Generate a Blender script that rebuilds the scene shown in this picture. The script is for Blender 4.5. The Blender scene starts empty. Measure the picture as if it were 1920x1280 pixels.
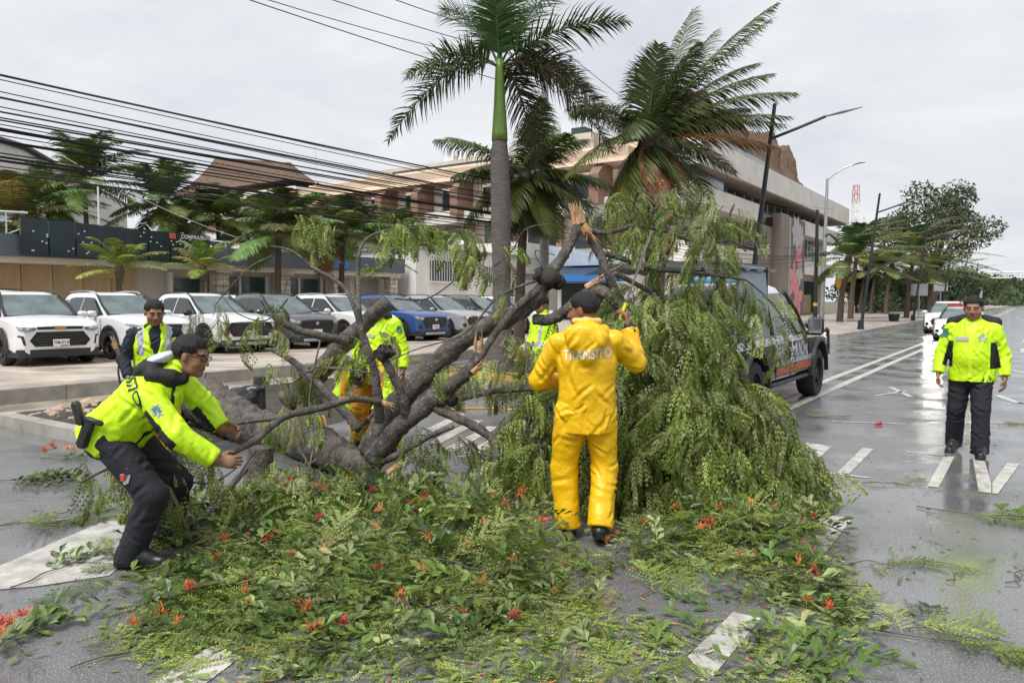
import bpy, bmesh, math, random
import numpy as np
from mathutils import Vector, Matrix, Quaternion
from mathutils.bvhtree import BVHTree

random.seed(7)
RNG = np.random.default_rng(11)
SC = bpy.context.scene
COL = SC.collection

# ------------------------------------------------------------------ camera
FPX = 1390.0                      # focal length in photograph pixels (1920 wide)
PITCH = math.radians(3.09)
CAMH = 1.65
cam_data = bpy.data.cameras.new('camera')
cam_data.sensor_width = 36.0
cam_data.lens = 36.0 * FPX / 1920.0
cam_data.clip_end = 6000
cam_data.clip_start = 0.05
cam = bpy.data.objects.new('camera', cam_data)
COL.objects.link(cam)
cam.location = (0, 0, CAMH)
cam.rotation_euler = (math.pi / 2 - PITCH, 0, 0)
SC.camera = cam

# ------------------------------------------------------------------ sky
SUN_EL, SUN_AZ = math.radians(58), math.radians(215)      # behind the camera, a little left
w = bpy.data.worlds.new('World')
SC.world = w
w.use_nodes = True
nt = w.node_tree
nt.nodes.clear()
out = nt.nodes.new('ShaderNodeOutputWorld')
bg = nt.nodes.new('ShaderNodeBackground')
sky = nt.nodes.new('ShaderNodeTexSky')
sky.sky_type = 'NISHITA'
sky.sun_disc = False
sky.sun_elevation = SUN_EL
sky.sun_rotation = SUN_AZ
sky.air_density = 1.0
sky.dust_density = 4.0
tc = nt.nodes.new('ShaderNodeTexCoord')
mp = nt.nodes.new('ShaderNodeMapping')
mp.inputs['Scale'].default_value = (1.6, 1.6, 4.2)
nz = nt.nodes.new('ShaderNodeTexNoise')
nz.inputs['Scale'].default_value = 1.9
nz.inputs['Detail'].default_value = 7
nz.inputs['Roughness'].default_value = 0.55
nz.inputs['Distortion'].default_value = 0.35
rp = nt.nodes.new('ShaderNodeValToRGB')
rp.color_ramp.elements[0].position = 0.30
rp.color_ramp.elements[0].color = (0.49, 0.515, 0.555, 1)
rp.color_ramp.elements[1].position = 0.66
rp.color_ramp.elements[1].color = (0.655, 0.668, 0.683, 1)
sc_ = nt.nodes.new('ShaderNodeMix')
sc_.data_type = 'RGBA'
sc_.blend_type = 'MULTIPLY'
sc_.inputs['Factor'].default_value = 1.0
sc_.inputs[7].default_value = (10, 10, 10, 1)          # cloud layer in the sky texture's units (background strength 0.1)
mx = nt.nodes.new('ShaderNodeMix')
mx.data_type = 'RGBA'
mx.inputs['Factor'].default_value = 0.93               # closed overcast over the clear sky
nt.links.new(tc.outputs['Generated'], mp.inputs['Vector'])
nt.links.new(mp.outputs['Vector'], nz.inputs['Vector'])
nt.links.new(nz.outputs['Fac'], rp.inputs['Fac'])
nt.links.new(rp.outputs['Color'], sc_.inputs[6])
nt.links.new(sky.outputs['Color'], mx.inputs[6])
nt.links.new(sc_.outputs[2], mx.inputs[7])
nt.links.new(mx.outputs[2], bg.inputs['Color'])
bg.inputs['Strength'].default_value = 0.1
nt.links.new(bg.outputs['Background'], out.inputs['Surface'])

sun_data = bpy.data.lights.new('sun', 'SUN')
sun_data.energy = 2.4
sun_data.angle = math.radians(24)
sun_data.color = (1.0, 0.985, 0.96)
sun = bpy.data.objects.new('sun', sun_data)
COL.objects.link(sun)
sdir = Vector((math.sin(SUN_AZ) * math.cos(SUN_EL), math.cos(SUN_AZ) * math.cos(SUN_EL), math.sin(SUN_EL)))
sun.rotation_euler = sdir.to_track_quat('Z', 'Y').to_euler()
sun.location = (0, -10, 30)

SC.view_settings.view_transform = 'Standard'
SC.view_settings.look = 'None'
SC.view_settings.gamma = 1.0
SC.view_settings.use_curve_mapping = False
SC.view_settings.exposure = 0.52
SC.cycles.max_bounces = 6
SC.cycles.diffuse_bounces = 3
SC.cycles.glossy_bounces = 3
SC.cycles.transmission_bounces = 4
SC.cycles.transparent_max_bounces = 6
SC.cycles.caustics_reflective = False
SC.cycles.caustics_refractive = False

# ------------------------------------------------------------------ frames of reference
RD = Vector((0.5736, 0.8192, 0))         # along the road, away
RN = Vector((-0.8192, 0.5736, 0))        # across the road, to its left
ROADYAW = math.atan2(RD.y, RD.x)

def RP(s, t, z=0.0):
    return Vector((s * RD.x + t * RN.x, s * RD.y + t * RN.y, z))

def ray(u, v):
    cx, cy = (u - 960) / FPX, (640 - v) / FPX
    return Vector((cx, math.cos(PITCH) + cy * math.sin(PITCH), -math.sin(PITCH) + cy * math.cos(PITCH)))

def G(u, v, z=0.0):
    d = ray(u, v)
    k = (z - CAMH) / d.z
    return Vector((d.x * k, d.y * k, z))

def P(u, v, Y):
    d = ray(u, v)
    k = Y / d.y
    return Vector((d.x * k, Y, CAMH + d.z * k))

def ST(p):
    return p.x * RD.x + p.y * RD.y, p.x * RN.x + p.y * RN.y

# ------------------------------------------------------------------ materials
MATS = {}

def M(name, col, rough=0.6, metal=0.0, var=0.0, vs=4.0, bump=0.0, bs=30.0, coat=0.0, spec=0.5, emit=None, es=0.0,
      col2=None, stretch=None, trans=0.0, vcol=False, detail=4.0, rvar=0.0, transl=0.0, generated=False):
    if name in MATS:
        return MATS[name]
    m = bpy.data.materials.new(name)
    m.use_nodes = True
    t = m.node_tree
    b = t.nodes['Principled BSDF']
    b.inputs['Roughness'].default_value = rough
    b.inputs['Metallic'].default_value = metal
    b.inputs['Specular IOR Level'].default_value = spec
    b.inputs['Coat Weight'].default_value = coat
    b.inputs['Coat Roughness'].default_value = 0.05
    c4 = (col[0], col[1], col[2], 1)
    b.inputs['Base Color'].default_value = c4
    if trans:
        b.inputs['Transmission Weight'].default_value = trans
    if emit:
        b.inputs['Emission Color'].default_value = (*emit, 1)
        b.inputs['Emission Strength'].default_value = es
    colsock = None
    if vcol:
        a = t.nodes.new('ShaderNodeAttribute')
        a.attribute_name = 'Col'
        colsock = a.outputs['Color']
    if var or bump or col2 or rvar:
        c = t.nodes.new('ShaderNodeTexCoord')
        mpn = t.nodes.new('ShaderNodeMapping')
        if stretch:
            mpn.inputs['Scale'].default_value = stretch
        t.links.new(c.outputs['Generated' if generated else 'Object'], mpn.inputs['Vector'])
    if var or col2 or rvar:
        n = t.nodes.new('ShaderNodeTexNoise')
        n.inputs['Scale'].default_value = vs
        n.inputs['Detail'].default_value = detail
        n.inputs['Roughness'].default_value = 0.6
        t.links.new(mpn.outputs['Vector'], n.inputs['Vector'])
        if var or col2:
            r = t.nodes.new('ShaderNodeValToRGB')
            r.color_ramp.elements[0].position = 0.33
            r.color_ramp.elements[1].position = 0.68
            if vcol:
                r.color_ramp.elements[0].color = (1 - var, 1 - var, 1 - var, 1)
                r.color_ramp.elements[1].color = (1 + var * .6,) * 3 + (1,)
            else:
                lo = col2 if col2 else tuple(x * (1 - var) for x in col)
                hi = tuple(min(1, x * (1 + var * 0.6)) for x in col)
                r.color_ramp.elements[0].color = (*lo, 1)
                r.color_ramp.elements[1].color = (*hi, 1)
            t.links.new(n.outputs['Fac'], r.inputs['Fac'])
            if vcol:
                mm = t.nodes.new('ShaderNodeMix')
                mm.data_type = 'RGBA'
                mm.blend_type = 'MULTIPLY'
                mm.inputs['Factor'].default_value = 1
                t.links.new(colsock, mm.inputs[6])
                t.links.new(r.outputs['Color'], mm.inputs[7])
                colsock = mm.outputs[2]
            else:
                colsock = r.outputs['Color']
        if rvar:
            mr = t.nodes.new('ShaderNodeMapRange')
            mr.inputs['From Min'].default_value = 0.35
            mr.inputs['From Max'].default_value = 0.65
            mr.inputs['To Min'].default_value = max(0.02, rough - rvar)
            mr.inputs['To Max'].default_value = min(1, rough + rvar)
            t.links.new(n.outputs['Fac'], mr.inputs['Value'])
            t.links.new(mr.outputs['Result'], b.inputs['Roughness'])
    if colsock is not None:
        t.links.new(colsock, b.inputs['Base Color'])
    if bump:
        n2 = t.nodes.new('ShaderNodeTexNoise')
        n2.inputs['Scale'].default_value = bs
        n2.inputs['Detail'].default_value = 5
        t.links.new(mpn.outputs['Vector'], n2.inputs['Vector'])
        bp = t.nodes.new('ShaderNodeBump')
        bp.inputs['Strength'].default_value = min(1, bump)
        bp.inputs['Distance'].default_value = 0.02
        t.links.new(n2.outputs['Fac'], bp.inputs['Height'])
        t.links.new(bp.outputs['Normal'], b.inputs['Normal'])
    if transl:
        tr = t.nodes.new('ShaderNodeBsdfTranslucent')
        if colsock is not None:
            t.links.new(colsock, tr.inputs['Color'])
        else:
            tr.inputs['Color'].default_value = c4
        ms = t.nodes.new('ShaderNodeMixShader')
        ms.inputs['Fac'].default_value = transl
        o = t.nodes['Material Output']
        t.links.new(b.outputs['BSDF'], ms.inputs[1])
        t.links.new(tr.outputs['BSDF'], ms.inputs[2])
        t.links.new(ms.outputs['Shader'], o.inputs['Surface'])
    MATS[name] = m
    return m

# ------------------------------------------------------------------ object helpers
def tag(o, label=None, cat=None, group=None, kind=None):
    if label: o['label'] = label
    if cat: o['category'] = cat
    if group: o['group'] = group
    if kind: o['kind'] = kind
    return o

def empty(name, loc=(0, 0, 0), yaw=0.0, label=None, cat=None, group=None):
    o = bpy.data.objects.new(name, None)
    o.empty_display_size = 0.2
    COL.objects.link(o)
    o.location = loc
    o.rotation_euler = (0, 0, yaw)
    o['_m'] = 0
    del o['_m']
    return tag(o, label, cat, group)

def mat_of(o):
    return Matrix.Translation(o.location) @ o.rotation_euler.to_matrix().to_4x4()

def link(name, me, parent=None, loc=None, yaw=None):
    o = bpy.data.objects.new(name, me)
    COL.objects.link(o)
    if parent is not None:
        o.parent = parent
    if loc is not None: o.location = loc
    if yaw is not None: o.rotation_euler = (0, 0, yaw)
    return o

def copy_tree(o, parent=None):
    c = o.copy()
    COL.objects.link(c)
    c.parent = parent
    for ch in o.children:
        copy_tree(ch, c)
    return c

def np_mesh(name, V, F, mats=(), mi=None, smooth=False, cols=None, quads=None):
    """V (n,3), F list of faces or (m,k) array"""
    me = bpy.data.meshes.new(name)
    V = np.asarray(V, dtype=np.float32)
    if isinstance(F, np.ndarray):
        m, k = F.shape
        me.vertices.add(len(V))
        me.vertices.foreach_set('co', V.ravel())
        me.loops.add(m * k)
        me.loops.foreach_set('vertex_index', F.astype(np.int32).ravel())
        me.polygons.add(m)
        me.polygons.foreach_set('loop_start', np.arange(0, m * k, k, dtype=np.int32))
        me.polygons.foreach_set('loop_total', np.full(m, k, dtype=np.int32))
        me.update(calc_edges=True)
    else:
        me.from_pydata([tuple(v) for v in V], [], F)
    for mt in mats:
        me.materials.append(mt)
    if mi is not None:
        me.polygons.foreach_set('material_index', np.asarray(mi, dtype=np.int32))
    if smooth:
        me.polygons.foreach_set('use_smooth', np.ones(len(me.polygons), dtype=bool))
    if cols is not None:
        a = me.color_attributes.new('Col', 'FLOAT_COLOR', 'POINT')
        c4 = np.ones((len(V), 4), dtype=np.float32)
        c4[:, :3] = cols
        a.data.foreach_set('color', c4.ravel())
    me.update()
    return me

class MB:
    """collects shapes for one mesh"""
    def __init__(s):
        s.v, s.f, s.m = [], [], []
    def add(s, vs, fs, mi=0):
        o = len(s.v)
        s.v += [tuple(x) for x in vs]
        for f in fs:
            s.f.append([i + o for i in f])
            s.m.append(mi)
        return s
    def box(s, c, size, rot=None, mi=0, taper=1.0, bev=0.0):
        hx, hy, hz = size[0] / 2, size[1] / 2, size[2] / 2
        if bev:
            b = min(bev, hx * .9, hy * .9, hz * .9)
            pts = []
            for sx in (-1, 1):
                for sy in (-1, 1):
                    for sz in (-1, 1):
                        pts += [(sx * (hx - b), sy * (hy - b), sz * hz), (sx * (hx - b), sy * hy, sz * (hz - b)), (sx * hx, sy * (hy - b), sz * (hz - b))]
            bm = bmesh.new()
            for p in pts: bm.verts.new(p)
            bmesh.ops.convex_hull(bm, input=bm.verts)
            bm.verts.index_update()
            vs = [v.co.copy() for v in bm.verts]
            fs = [[v.index for v in f.verts] for f in bm.faces]
            bm.free()
        else:
            vs = [Vector((sx * hx * (taper if sz > 0 else 1), sy * hy * (taper if sz > 0 else 1), sz * hz)) for sz in (-1, 1) for sy in (-1, 1) for sx in (-1, 1)]
            fs = [(0, 2, 3, 1), (4, 5, 7, 6), (0, 1, 5, 4), (2, 6, 7, 3), (0, 4, 6, 2), (1, 3, 7, 5)]
        c = Vector(c)
        if rot is not None:
            R = rot if isinstance(rot, Matrix) else Matrix.Rotation(rot, 3, 'Z')
            vs = [R @ Vector(v) for v in vs]
        return s.add([Vector(v) + c for v in vs], fs, mi)
    def tube(s, pts, r, n=8, mi=0, caps=True, flat=1.0):
        pts = [Vector(p) for p in pts]
        if not hasattr(r, '__len__'): r = [r] * len(pts)
        up = Vector((0, 0, 1))
        d0 = (pts[1] - pts[0]).normalized()
        if abs(d0.dot(up)) > 0.95: up = Vector((1, 0, 0))
        x = d0.cross(up).normalized()
        rings = []
        for i, p in enumerate(pts):
            a = pts[max(0, i - 1)]; b = pts[min(len(pts) - 1, i + 1)]
            d = (b - a).normalized()
            x = (x - d * x.dot(d)).normalized()
            y = d.cross(x)
            rings.append([p + x * (math.cos(2 * math.pi * k / n) * r[i]) + y * (math.sin(2 * math.pi * k / n) * r[i] * flat) for k in range(n)])
        vs = [q for rr in rings for q in rr]
        fs = []
        for i in range(len(pts) - 1):
            for k in range(n):
                fs.append((i * n + k, i * n + (k + 1) % n, (i + 1) * n + (k + 1) % n, (i + 1) * n + k))
        if caps:
            fs.append(tuple(range(n - 1, -1, -1)))
            fs.append(tuple((len(pts) - 1) * n + k for k in range(n)))
        return s.add(vs, fs, mi)
    def lathe(s, prof, n=24, axis='Z', c=(0, 0, 0), mi=0, close=False):
        vs = []
        for (r, h) in prof:
            for k in range(n):
                a = 2 * math.pi * k / n
                if axis == 'Z': vs.append((r * math.cos(a), r * math.sin(a), h))
                elif axis == 'Y': vs.append((r * math.cos(a), h, r * math.sin(a)))
                else: vs.append((h, r * math.cos(a), r * math.sin(a)))
        fs = []
        m = len(prof)
        for i in range(m if close else m - 1):
            j = (i + 1) % m
            for k in range(n):
                fs.append((i * n + k, i * n + (k + 1) % n, j * n + (k + 1) % n, j * n + k))
        c = Vector(c)
        return s.add([Vector(v) + c for v in vs], fs, mi)
    def prism(s, poly, h0, h1, axis='Z', mi=0):
        """poly 2D, extruded along axis between h0 and h1"""
        n = len(poly)
        def pt(a, b, h):
            return (a, b, h) if axis == 'Z' else ((a, h, b) if axis == 'Y' else (h, a, b))
        vs = [pt(a, b, h0) for a, b in poly] + [pt(a, b, h1) for a, b in poly]
        fs = [tuple(range(n - 1, -1, -1)), tuple(range(n, 2 * n))]
        for k in range(n):
            fs.append((k, (k + 1) % n, n + (k + 1) % n, n + k))
        return s.add(vs, fs, mi)
    def quad(s, a, b, c, d, mi=0):
        return s.add([a, b, c, d], [(0, 1, 2, 3)], mi)
    def mesh(s, name, mats, smooth=False, inv=None, normals=True):
        vs = s.v if inv is None else [tuple(inv @ Vector(v)) for v in s.v]
        me = bpy.data.meshes.new(name)
        me.from_pydata(vs, [], s.f)
        if not isinstance(mats, (list, tuple)): mats = [mats]
        for m in mats: me.materials.append(m)
        if len(mats) > 1: me.polygons.foreach_set('material_index', s.m)
        if normals:
            bm = bmesh.new(); bm.from_mesh(me)
            bmesh.ops.recalc_face_normals(bm, faces=bm.faces)
            bm.to_mesh(me); bm.free()
        if smooth:
            me.polygons.foreach_set('use_smooth', [True] * len(me.polygons))
            if smooth != 'all':
                try: me.set_sharp_from_angle(angle=math.radians(40))
                except Exception: pass
        me.update()
        return me
    def build(s, name, mats, parent=None, smooth=False, world=False, loc=None, yaw=None):
        inv = None
        if world and parent is not None:
            m = mat_of(parent)
            if parent.parent is not None: m = mat_of(parent.parent) @ m
            inv = m.inverted()
        me = s.mesh(name, mats, smooth, inv)
        return link(name, me, parent, loc, yaw)

def wmb(name, mb, mats, loc, smooth=False):
    """one-mesh thing built in world coordinates, its origin moved to loc"""
    me = mb.mesh(name, mats, smooth, Matrix.Translation(loc).inverted())
    return link(name, me, None, loc)

# text as a thin mesh; returns verts (x right, y up) and faces, height 1
def text_mesh(txt, bold=0.0, sub=0.25, extrude=0.0, shear=0.0):
    cu = bpy.data.curves.new('t', 'FONT')
    cu.body = txt
    cu.align_x = 'CENTER'
    cu.align_y = 'CENTER'
    cu.offset = bold
    cu.shear = shear
    cu.extrude = extrude
    cu.resolution_u = 3
    o = bpy.data.objects.new('t', cu)
    COL.objects.link(o)
    dg = bpy.context.evaluated_depsgraph_get()
    me = bpy.data.meshes.new_from_object(o.evaluated_get(dg))
    bpy.data.objects.remove(o)
    bm = bmesh.new(); bm.from_mesh(me)
    bmesh.ops.triangulate(bm, faces=bm.faces)
    for _ in range(3):
        le = [e for e in bm.edges if e.calc_length() > sub]
        if not le: break
        bmesh.ops.subdivide_edges(bm, edges=le, cuts=1)
        bmesh.ops.triangulate(bm, faces=bm.faces)
    bm.verts.index_update()
    V = [v.co.copy() for v in bm.verts]
    F = [[v.index for v in f.verts] for f in bm.faces]
    bm.free()
    bpy.data.meshes.remove(me)
    bpy.data.curves.remove(cu)
    return V, F

# vectorised value noise, about -1..1
def vnoise(Pt, seed=0):
    Pt = np.asarray(Pt, dtype=np.float64)
    i = np.floor(Pt).astype(np.int64)
    f = Pt - i
    u = f * f * f * (f * (f * 6 - 15) + 10)
    def h(a, b, c):
        n = (a * 374761393 + b * 668265263 + c * 2147483647 + seed * 974711) & 0xffffffff
        n = ((n ^ (n >> 13)) * 1274126177) & 0xffffffff
        n = n ^ (n >> 16)
        return (n & 0xffff) / 32767.5 - 1.0
    r = 0
    for dx in (0, 1):
        for dy in (0, 1):
            for dz in (0, 1):
                wt = (u[:, 0] if dx else 1 - u[:, 0]) * (u[:, 1] if dy else 1 - u[:, 1]) * (u[:, 2] if dz else 1 - u[:, 2])
                r = r + wt * h(i[:, 0] + dx, i[:, 1] + dy, i[:, 2] + dz)
    return r

def fbm(Pt, oct=3, seed=0):
    r, a, s_ = 0, 1.0, 0
    for k in range(oct):
        r = r + a * vnoise(np.asarray(Pt) * (2 ** k), seed + k * 7)
        s_ += a; a *= 0.5
    return r / s_
# ------------------------------------------------------------------ setting: ground, road, pavements
def wet_asphalt():
    m = bpy.data.materials.new('wet_asphalt')
    m.use_nodes = True
    t = m.node_tree
    b = t.nodes['Principled BSDF']
    c = t.nodes.new('ShaderNodeTexCoord')
    def noise(scale, detail=4, rough=.55):
        n = t.nodes.new('ShaderNodeTexNoise')
        n.inputs['Scale'].default_value = scale
        n.inputs['Detail'].default_value = detail
        n.inputs['Roughness'].default_value = rough
        t.links.new(c.outputs['Object'], n.inputs['Vector'])
        return n.outputs['Fac']
    def ramp(f, p0, c0, p1, c1):
        r = t.nodes.new('ShaderNodeValToRGB')
        r.color_ramp.elements[0].position = p0; r.color_ramp.elements[0].color = (*c0, 1)
        r.color_ramp.elements[1].position = p1; r.color_ramp.elements[1].color = (*c1, 1)
        t.links.new(f, r.inputs['Fac'])
        return r.outputs['Color']
    big = noise(0.55, 5)
    grain = noise(125, 2)
    base = ramp(big, .3, (.10, .101, .103), .7, (.165, .165, .163))
    spk = ramp(grain, .57, (0, 0, 0), .70, (.34, .34, .33))
    mx = t.nodes.new('ShaderNodeMix'); mx.data_type = 'RGBA'; mx.blend_type = 'ADD'
    mx.inputs['Factor'].default_value = 1
    t.links.new(base, mx.inputs[6]); t.links.new(spk, mx.inputs[7])
    t.links.new(mx.outputs[2], b.inputs['Base Color'])
    pud = noise(0.9, 4, .5)
    mr = t.nodes.new('ShaderNodeMapRange')
    mr.inputs['From Min'].default_value = .42; mr.inputs['From Max'].default_value = .58
    mr.inputs['To Min'].default_value = .10; mr.inputs['To Max'].default_value = .30
    t.links.new(pud, mr.inputs['Value'])
    t.links.new(mr.outputs['Result'], b.inputs['Roughness'])
    b.inputs['Specular IOR Level'].default_value = .75
    bp = t.nodes.new('ShaderNodeBump'); bp.inputs['Distance'].default_value = .006
    mr2 = t.nodes.new('ShaderNodeMapRange')
    mr2.inputs['From Min'].default_value = .42; mr2.inputs['From Max'].default_value = .58
    mr2.inputs['To Min'].default_value = .10; mr2.inputs['To Max'].default_value = .55
    t.links.new(pud, mr2.inputs['Value'])
    t.links.new(mr2.outputs['Result'], bp.inputs['Strength'])
    t.links.new(noise(60, 3), bp.inputs['Height'])
    bp2 = t.nodes.new('ShaderNodeBump'); bp2.inputs['Distance'].default_value = .02; bp2.inputs['Strength'].default_value = .12
    t.links.new(noise(5, 3), bp2.inputs['Height'])
    t.links.new(bp2.outputs['Normal'], bp.inputs['Normal'])
    t.links.new(bp.outputs['Normal'], b.inputs['Normal'])
    return m

ASPHALT = wet_asphalt()
EARTH = M('earth', (.16, .14, .10), .9, var=.4, vs=.3)
CONC = M('lot_concrete', (.50, .43, .35), .42, var=.34, vs=.9, stretch=(1, 2.2, 1), bump=.15, bs=40, rvar=.18, detail=6)
KERB = M('kerb_concrete', (.36, .335, .295), .7, var=.35, vs=2.5, bump=.3, bs=30, rvar=.12, detail=6)
SAND = M('wet_sandy_lane', (.40, .34, .26), .3, var=.35, vs=1.1, bump=.2, bs=30, rvar=.15, detail=6)
PAVE = M('pinkish_pavement', (.42, .355, .31), .38, var=.3, vs=.7, bump=.12, bs=20, rvar=.15)
SOIL = M('dark_soil', (.065, .052, .042), .8, var=.5, vs=9, bump=1, bs=50)
YKERB = M('yellow_kerb_paint', (.50, .36, .08), .5, var=.4, vs=4, bump=.2)
PAINT = M('worn_road_paint', (.62, .59, .53), .38, col2=(.33, .315, .29), vs=7, detail=9, bump=.25, bs=60, rvar=.12)

def sheet(name, pts, z, mat, thick=0.0, label=None):
    mb = MB()
    if thick:
        mb.prism([(p[0], p[1]) for p in pts], z - thick, z)
    else:
        mb.add([(p[0], p[1], z) for p in pts], [tuple(range(len(pts)))])
    o = mb.build(name, mat)
    o['kind'] = 'structure'
    if label: o['label'] = label
    return o

def rect_st(s0, s1, t0, t1):
    return [RP(s0, t0), RP(s1, t0), RP(s1, t1), RP(s0, t1)]

sheet('ground', [(-2500, -600), (2500, -600), (2500, 4000), (-2500, 4000)], -.06, EARTH)
sheet('road', rect_st(-40, 700, -26, 13.4), 0, ASPHALT, label='wet grey asphalt road scattered with leaves and twigs')
sheet('service_lane', rect_st(-40, 11.9, 11.55, 13.35), .006, SAND)
sheet('parking_lot', rect_st(-40, 62, 13.62, 40), .24, CONC, .3)
kb = MB()
n = 40
for k in range(n):
    a, b_ = -40 + 102 * k / n, -40 + 102 * (k + 1) / n - .012
    kb.prism([(p.x, p.y) for p in rect_st(a, b_, 13.33, 13.615)], -.05, .245)
kb.build('lot_kerb', KERB)['kind'] = 'structure'

# planter the tree was torn from: kerb ring round a bed of soil
pk = MB()
PL = dict(s0=4.1, s1=11.0, t0=7.7, t1=11.4)
for (a, b_, c, d) in ((4.1, 11.0, 11.22, 11.42), (4.1, 4.3, 8.6, 11.219), (10.8, 11.0, 8.6, 11.219)):
    pk.prism([(p.x, p.y) for p in rect_st(a, b_, c, d)], -.05, .15)
pk.build('planter_kerb', KERB)['kind'] = 'structure'
so = MB()
NX, NY = 46, 26
vs, fs = [], []
for i in range(NX + 1):
    for j in range(NY + 1):
        s_, t_ = 4.2 + 6.7 * i / NX, 7.4 + 3.83 * j / NY
        p = RP(s_, t_)
        e = min(1, (t_ - 7.4) / 1.0)
        z = -.02 + e * (.055 + .05 * math.sin(s_ * 2.1 + t_) * .5 + .025 * random.random())
        z += .20 * math.exp(-((s_ - 4.98) ** 2 / .55 + (t_ - 10.5) ** 2 / .28))
        vs.append((p.x, p.y, z))
for i in range(NX):
    for j in range(NY):
        a = i * (NY + 1) + j
        fs.append((a, a + NY + 1, a + NY + 2, a + 1))
so.add(vs, fs)
so.build('planter_soil', SOIL, smooth='all')['kind'] = 'structure'

# median with the palms
def kerbed(name, s0, s1, t0, t1, z, top, nose=None):
    sheet(name, rect_st(s0 + .18, s1 - .18, t0 + .18, t1 - .18), z - .012, top, .2)
    k = MB()
    for (a, b_, c, d) in ((s0, s1, t0, t0 + .18), (s0, s1, t1 - .18, t1), (s0, s0 + .18, t0 + .181, t1 - .181), (s1 - .18, s1, t0 + .181, t1 - .181)):
        k.prism([(p.x, p.y) for p in rect_st(a, b_, c, d)], -.05, z)
    o = k.build(name + '_kerb', nose or KERB)
    o['kind'] = 'structure'

kerbed('median', 12.6, 30.5, 6.6, 10.9, .15, SOIL, YKERB)
kerbed('pavement', 36, 205, 7.2, 20.6, .14, PAVE)
kerbed('opposite_pavement', -40, 520, -26, -18, .14, PAVE)
kerbed('far_pavement', 212, 520, 6.5, 20, .14, PAVE, YKERB)

# painted markings
def paint(pts, name='road_marking', z=.005):
    g = [G(u, v, z) for u, v in pts]
    mb = MB()
    mb.add(g, [tuple(range(len(g)))])
    o = mb.build(name, PAINT)
    o['kind'] = 'structure'
    return o

def stroke(a, b_, wd, name='road_marking'):
    A, B = G(*a), G(*b_)
    d = (B - A).normalized()
    q = Vector((-d.y, d.x, 0)) * wd / 2
    mb = MB()
    mb.add([(*(A + q)[:2], .005), (*(A - q)[:2], .005), (*(B - q)[:2], .005), (*(B + q)[:2], .005)], [(0, 1, 2, 3)])
    mb.build(name, PAINT)['kind'] = 'structure'

paint([(-90, 1112), (-90, 1098), (228, 962), (330, 972), (205, 1078), (70, 1098)])
paint([(250, 1300), (395, 1210), (452, 1230), (345, 1310)])
paint([(1289, 1230), (1375, 1146), (1427, 1158), (1330, 1275)])
paint([(1543, 965), (1599, 970), (1547, 1037), (1486, 1025)])
paint([(1617, 839), (1638, 841), (1592, 888), (1570, 885)])
paint([(1769, 856), (1790, 855), (1760, 913), (1738, 911)])
paint([(1824, 859), (1846, 863), (1858, 904), (1858, 924), (1835, 921)])
paint([(1861, 904), (1889, 867), (1913, 868), (1871, 925), (1861, 924)])
paint([(1511, 829), (1561, 836), (1509, 880), (1488, 878), (1533, 843), (1508, 838)])
paint([(690, 984), (700, 970), (756, 960), (748, 974)])
stroke((1525, 883), (1631, 896), .05)
stroke((1699, 847), (1768, 854), .05)
stroke((1868, 741), (1912, 756), .14)
stroke((1912, 756), (1990, 754), .14)
stroke((1670, 726), (1708, 744), .10)
stroke((1640, 742), (1700, 733), .08)
stroke((1560, 790), (1700, 795), .06)
stroke((1740, 792), (1920, 793), .06)
stroke((1880, 690), (1990, 715), .12)
for (a, b_) in (((812, 832), (896, 788)), ((838, 846), (925, 800)), ((868, 858), (955, 812)), ((790, 815), (868, 776)), ((905, 870), (985, 825))):
    stroke(a, b_, .16)
for k in range(26):
    for t_ in (2.95, 3.38):
        mb = MB()
        s0 = 9 + k * 8.0
        mb.add([(*p[:2], .005) for p in rect_st(s0, s0 + 7.985, t_, t_ + .16)], [(0, 1, 2, 3)])
        mb.build('lane_line', PAINT)['kind'] = 'structure'
for k in range(7):
    mb = MB()
    mb.add([(*p[:2], .005) for p in rect_st(29 + k * 7, 31.6 + k * 7, .1, .26)], [(0, 1, 2, 3)])
    mb.build('lane_dash', PAINT)['kind'] = 'structure'
# ------------------------------------------------------------------ buildings
CREAM = M('cream_render', (.68, .60, .51), .75, var=.16, vs=.35, detail=7)
WHITEW = M('white_render', (.76, .72, .67), .75, var=.14, vs=.5, detail=7)
PEACH = M('peach_render', (.58, .44, .32), .75, var=.15, vs=.4)
TAUPE = M('taupe_render', (.26, .215, .18), .7, var=.15, vs=.4)
BROWNF = M('brown_fin', (.27, .16, .11), .7, var=.2, vs=1)
WOOD = M('wood_louvre', (.22, .10, .055), .6, var=.3, vs=2)
GLASS = M('dark_window_glass', (.05, .065, .068), .06, spec=.6, rvar=.03, vs=.4)
GLASSB = M('balcony_glass', (.22, .27, .29), .08, spec=.6)
TEAL = M('teal_shop_glass', (.045, .085, .085), .05, spec=.6)
FRAME = M('white_frame', (.7, .7, .68), .4)
STEEL = M('galvanised_steel', (.42, .43, .44), .45, metal=.6, var=.15, vs=3)
DARKM = M('black_metal', (.018, .02, .021), .45, var=.2, vs=4)
NAVY = M('slate_blue_fascia', (.095, .118, .145), .6, var=.2, vs=.6)
PLY = M('plywood', (.50, .36, .21), .7, var=.28, vs=1.6, stretch=(1, 1, .25), detail=7)
STONE = M('pale_stone', (.50, .44, .35), .85, var=.4, vs=2, bump=.5, bs=12)
SHUT = M('grey_shutter', (.30, .30, .29), .5, var=.12, vs=1)
OLDW = M('stained_white_wall', (.80, .79, .77), .8, col2=(.62, .60, .57), vs=.55, detail=8, stretch=(1, 1, .4))
THATCH = M('thatch', (.155, .098, .066), .95, var=.45, vs=3.5, bump=1, bs=25, stretch=(1, 1, .35), detail=7)
ROOFM = M('blue_grey_metal_roof', (.36, .42, .50), .4, var=.15, vs=1)
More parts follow.
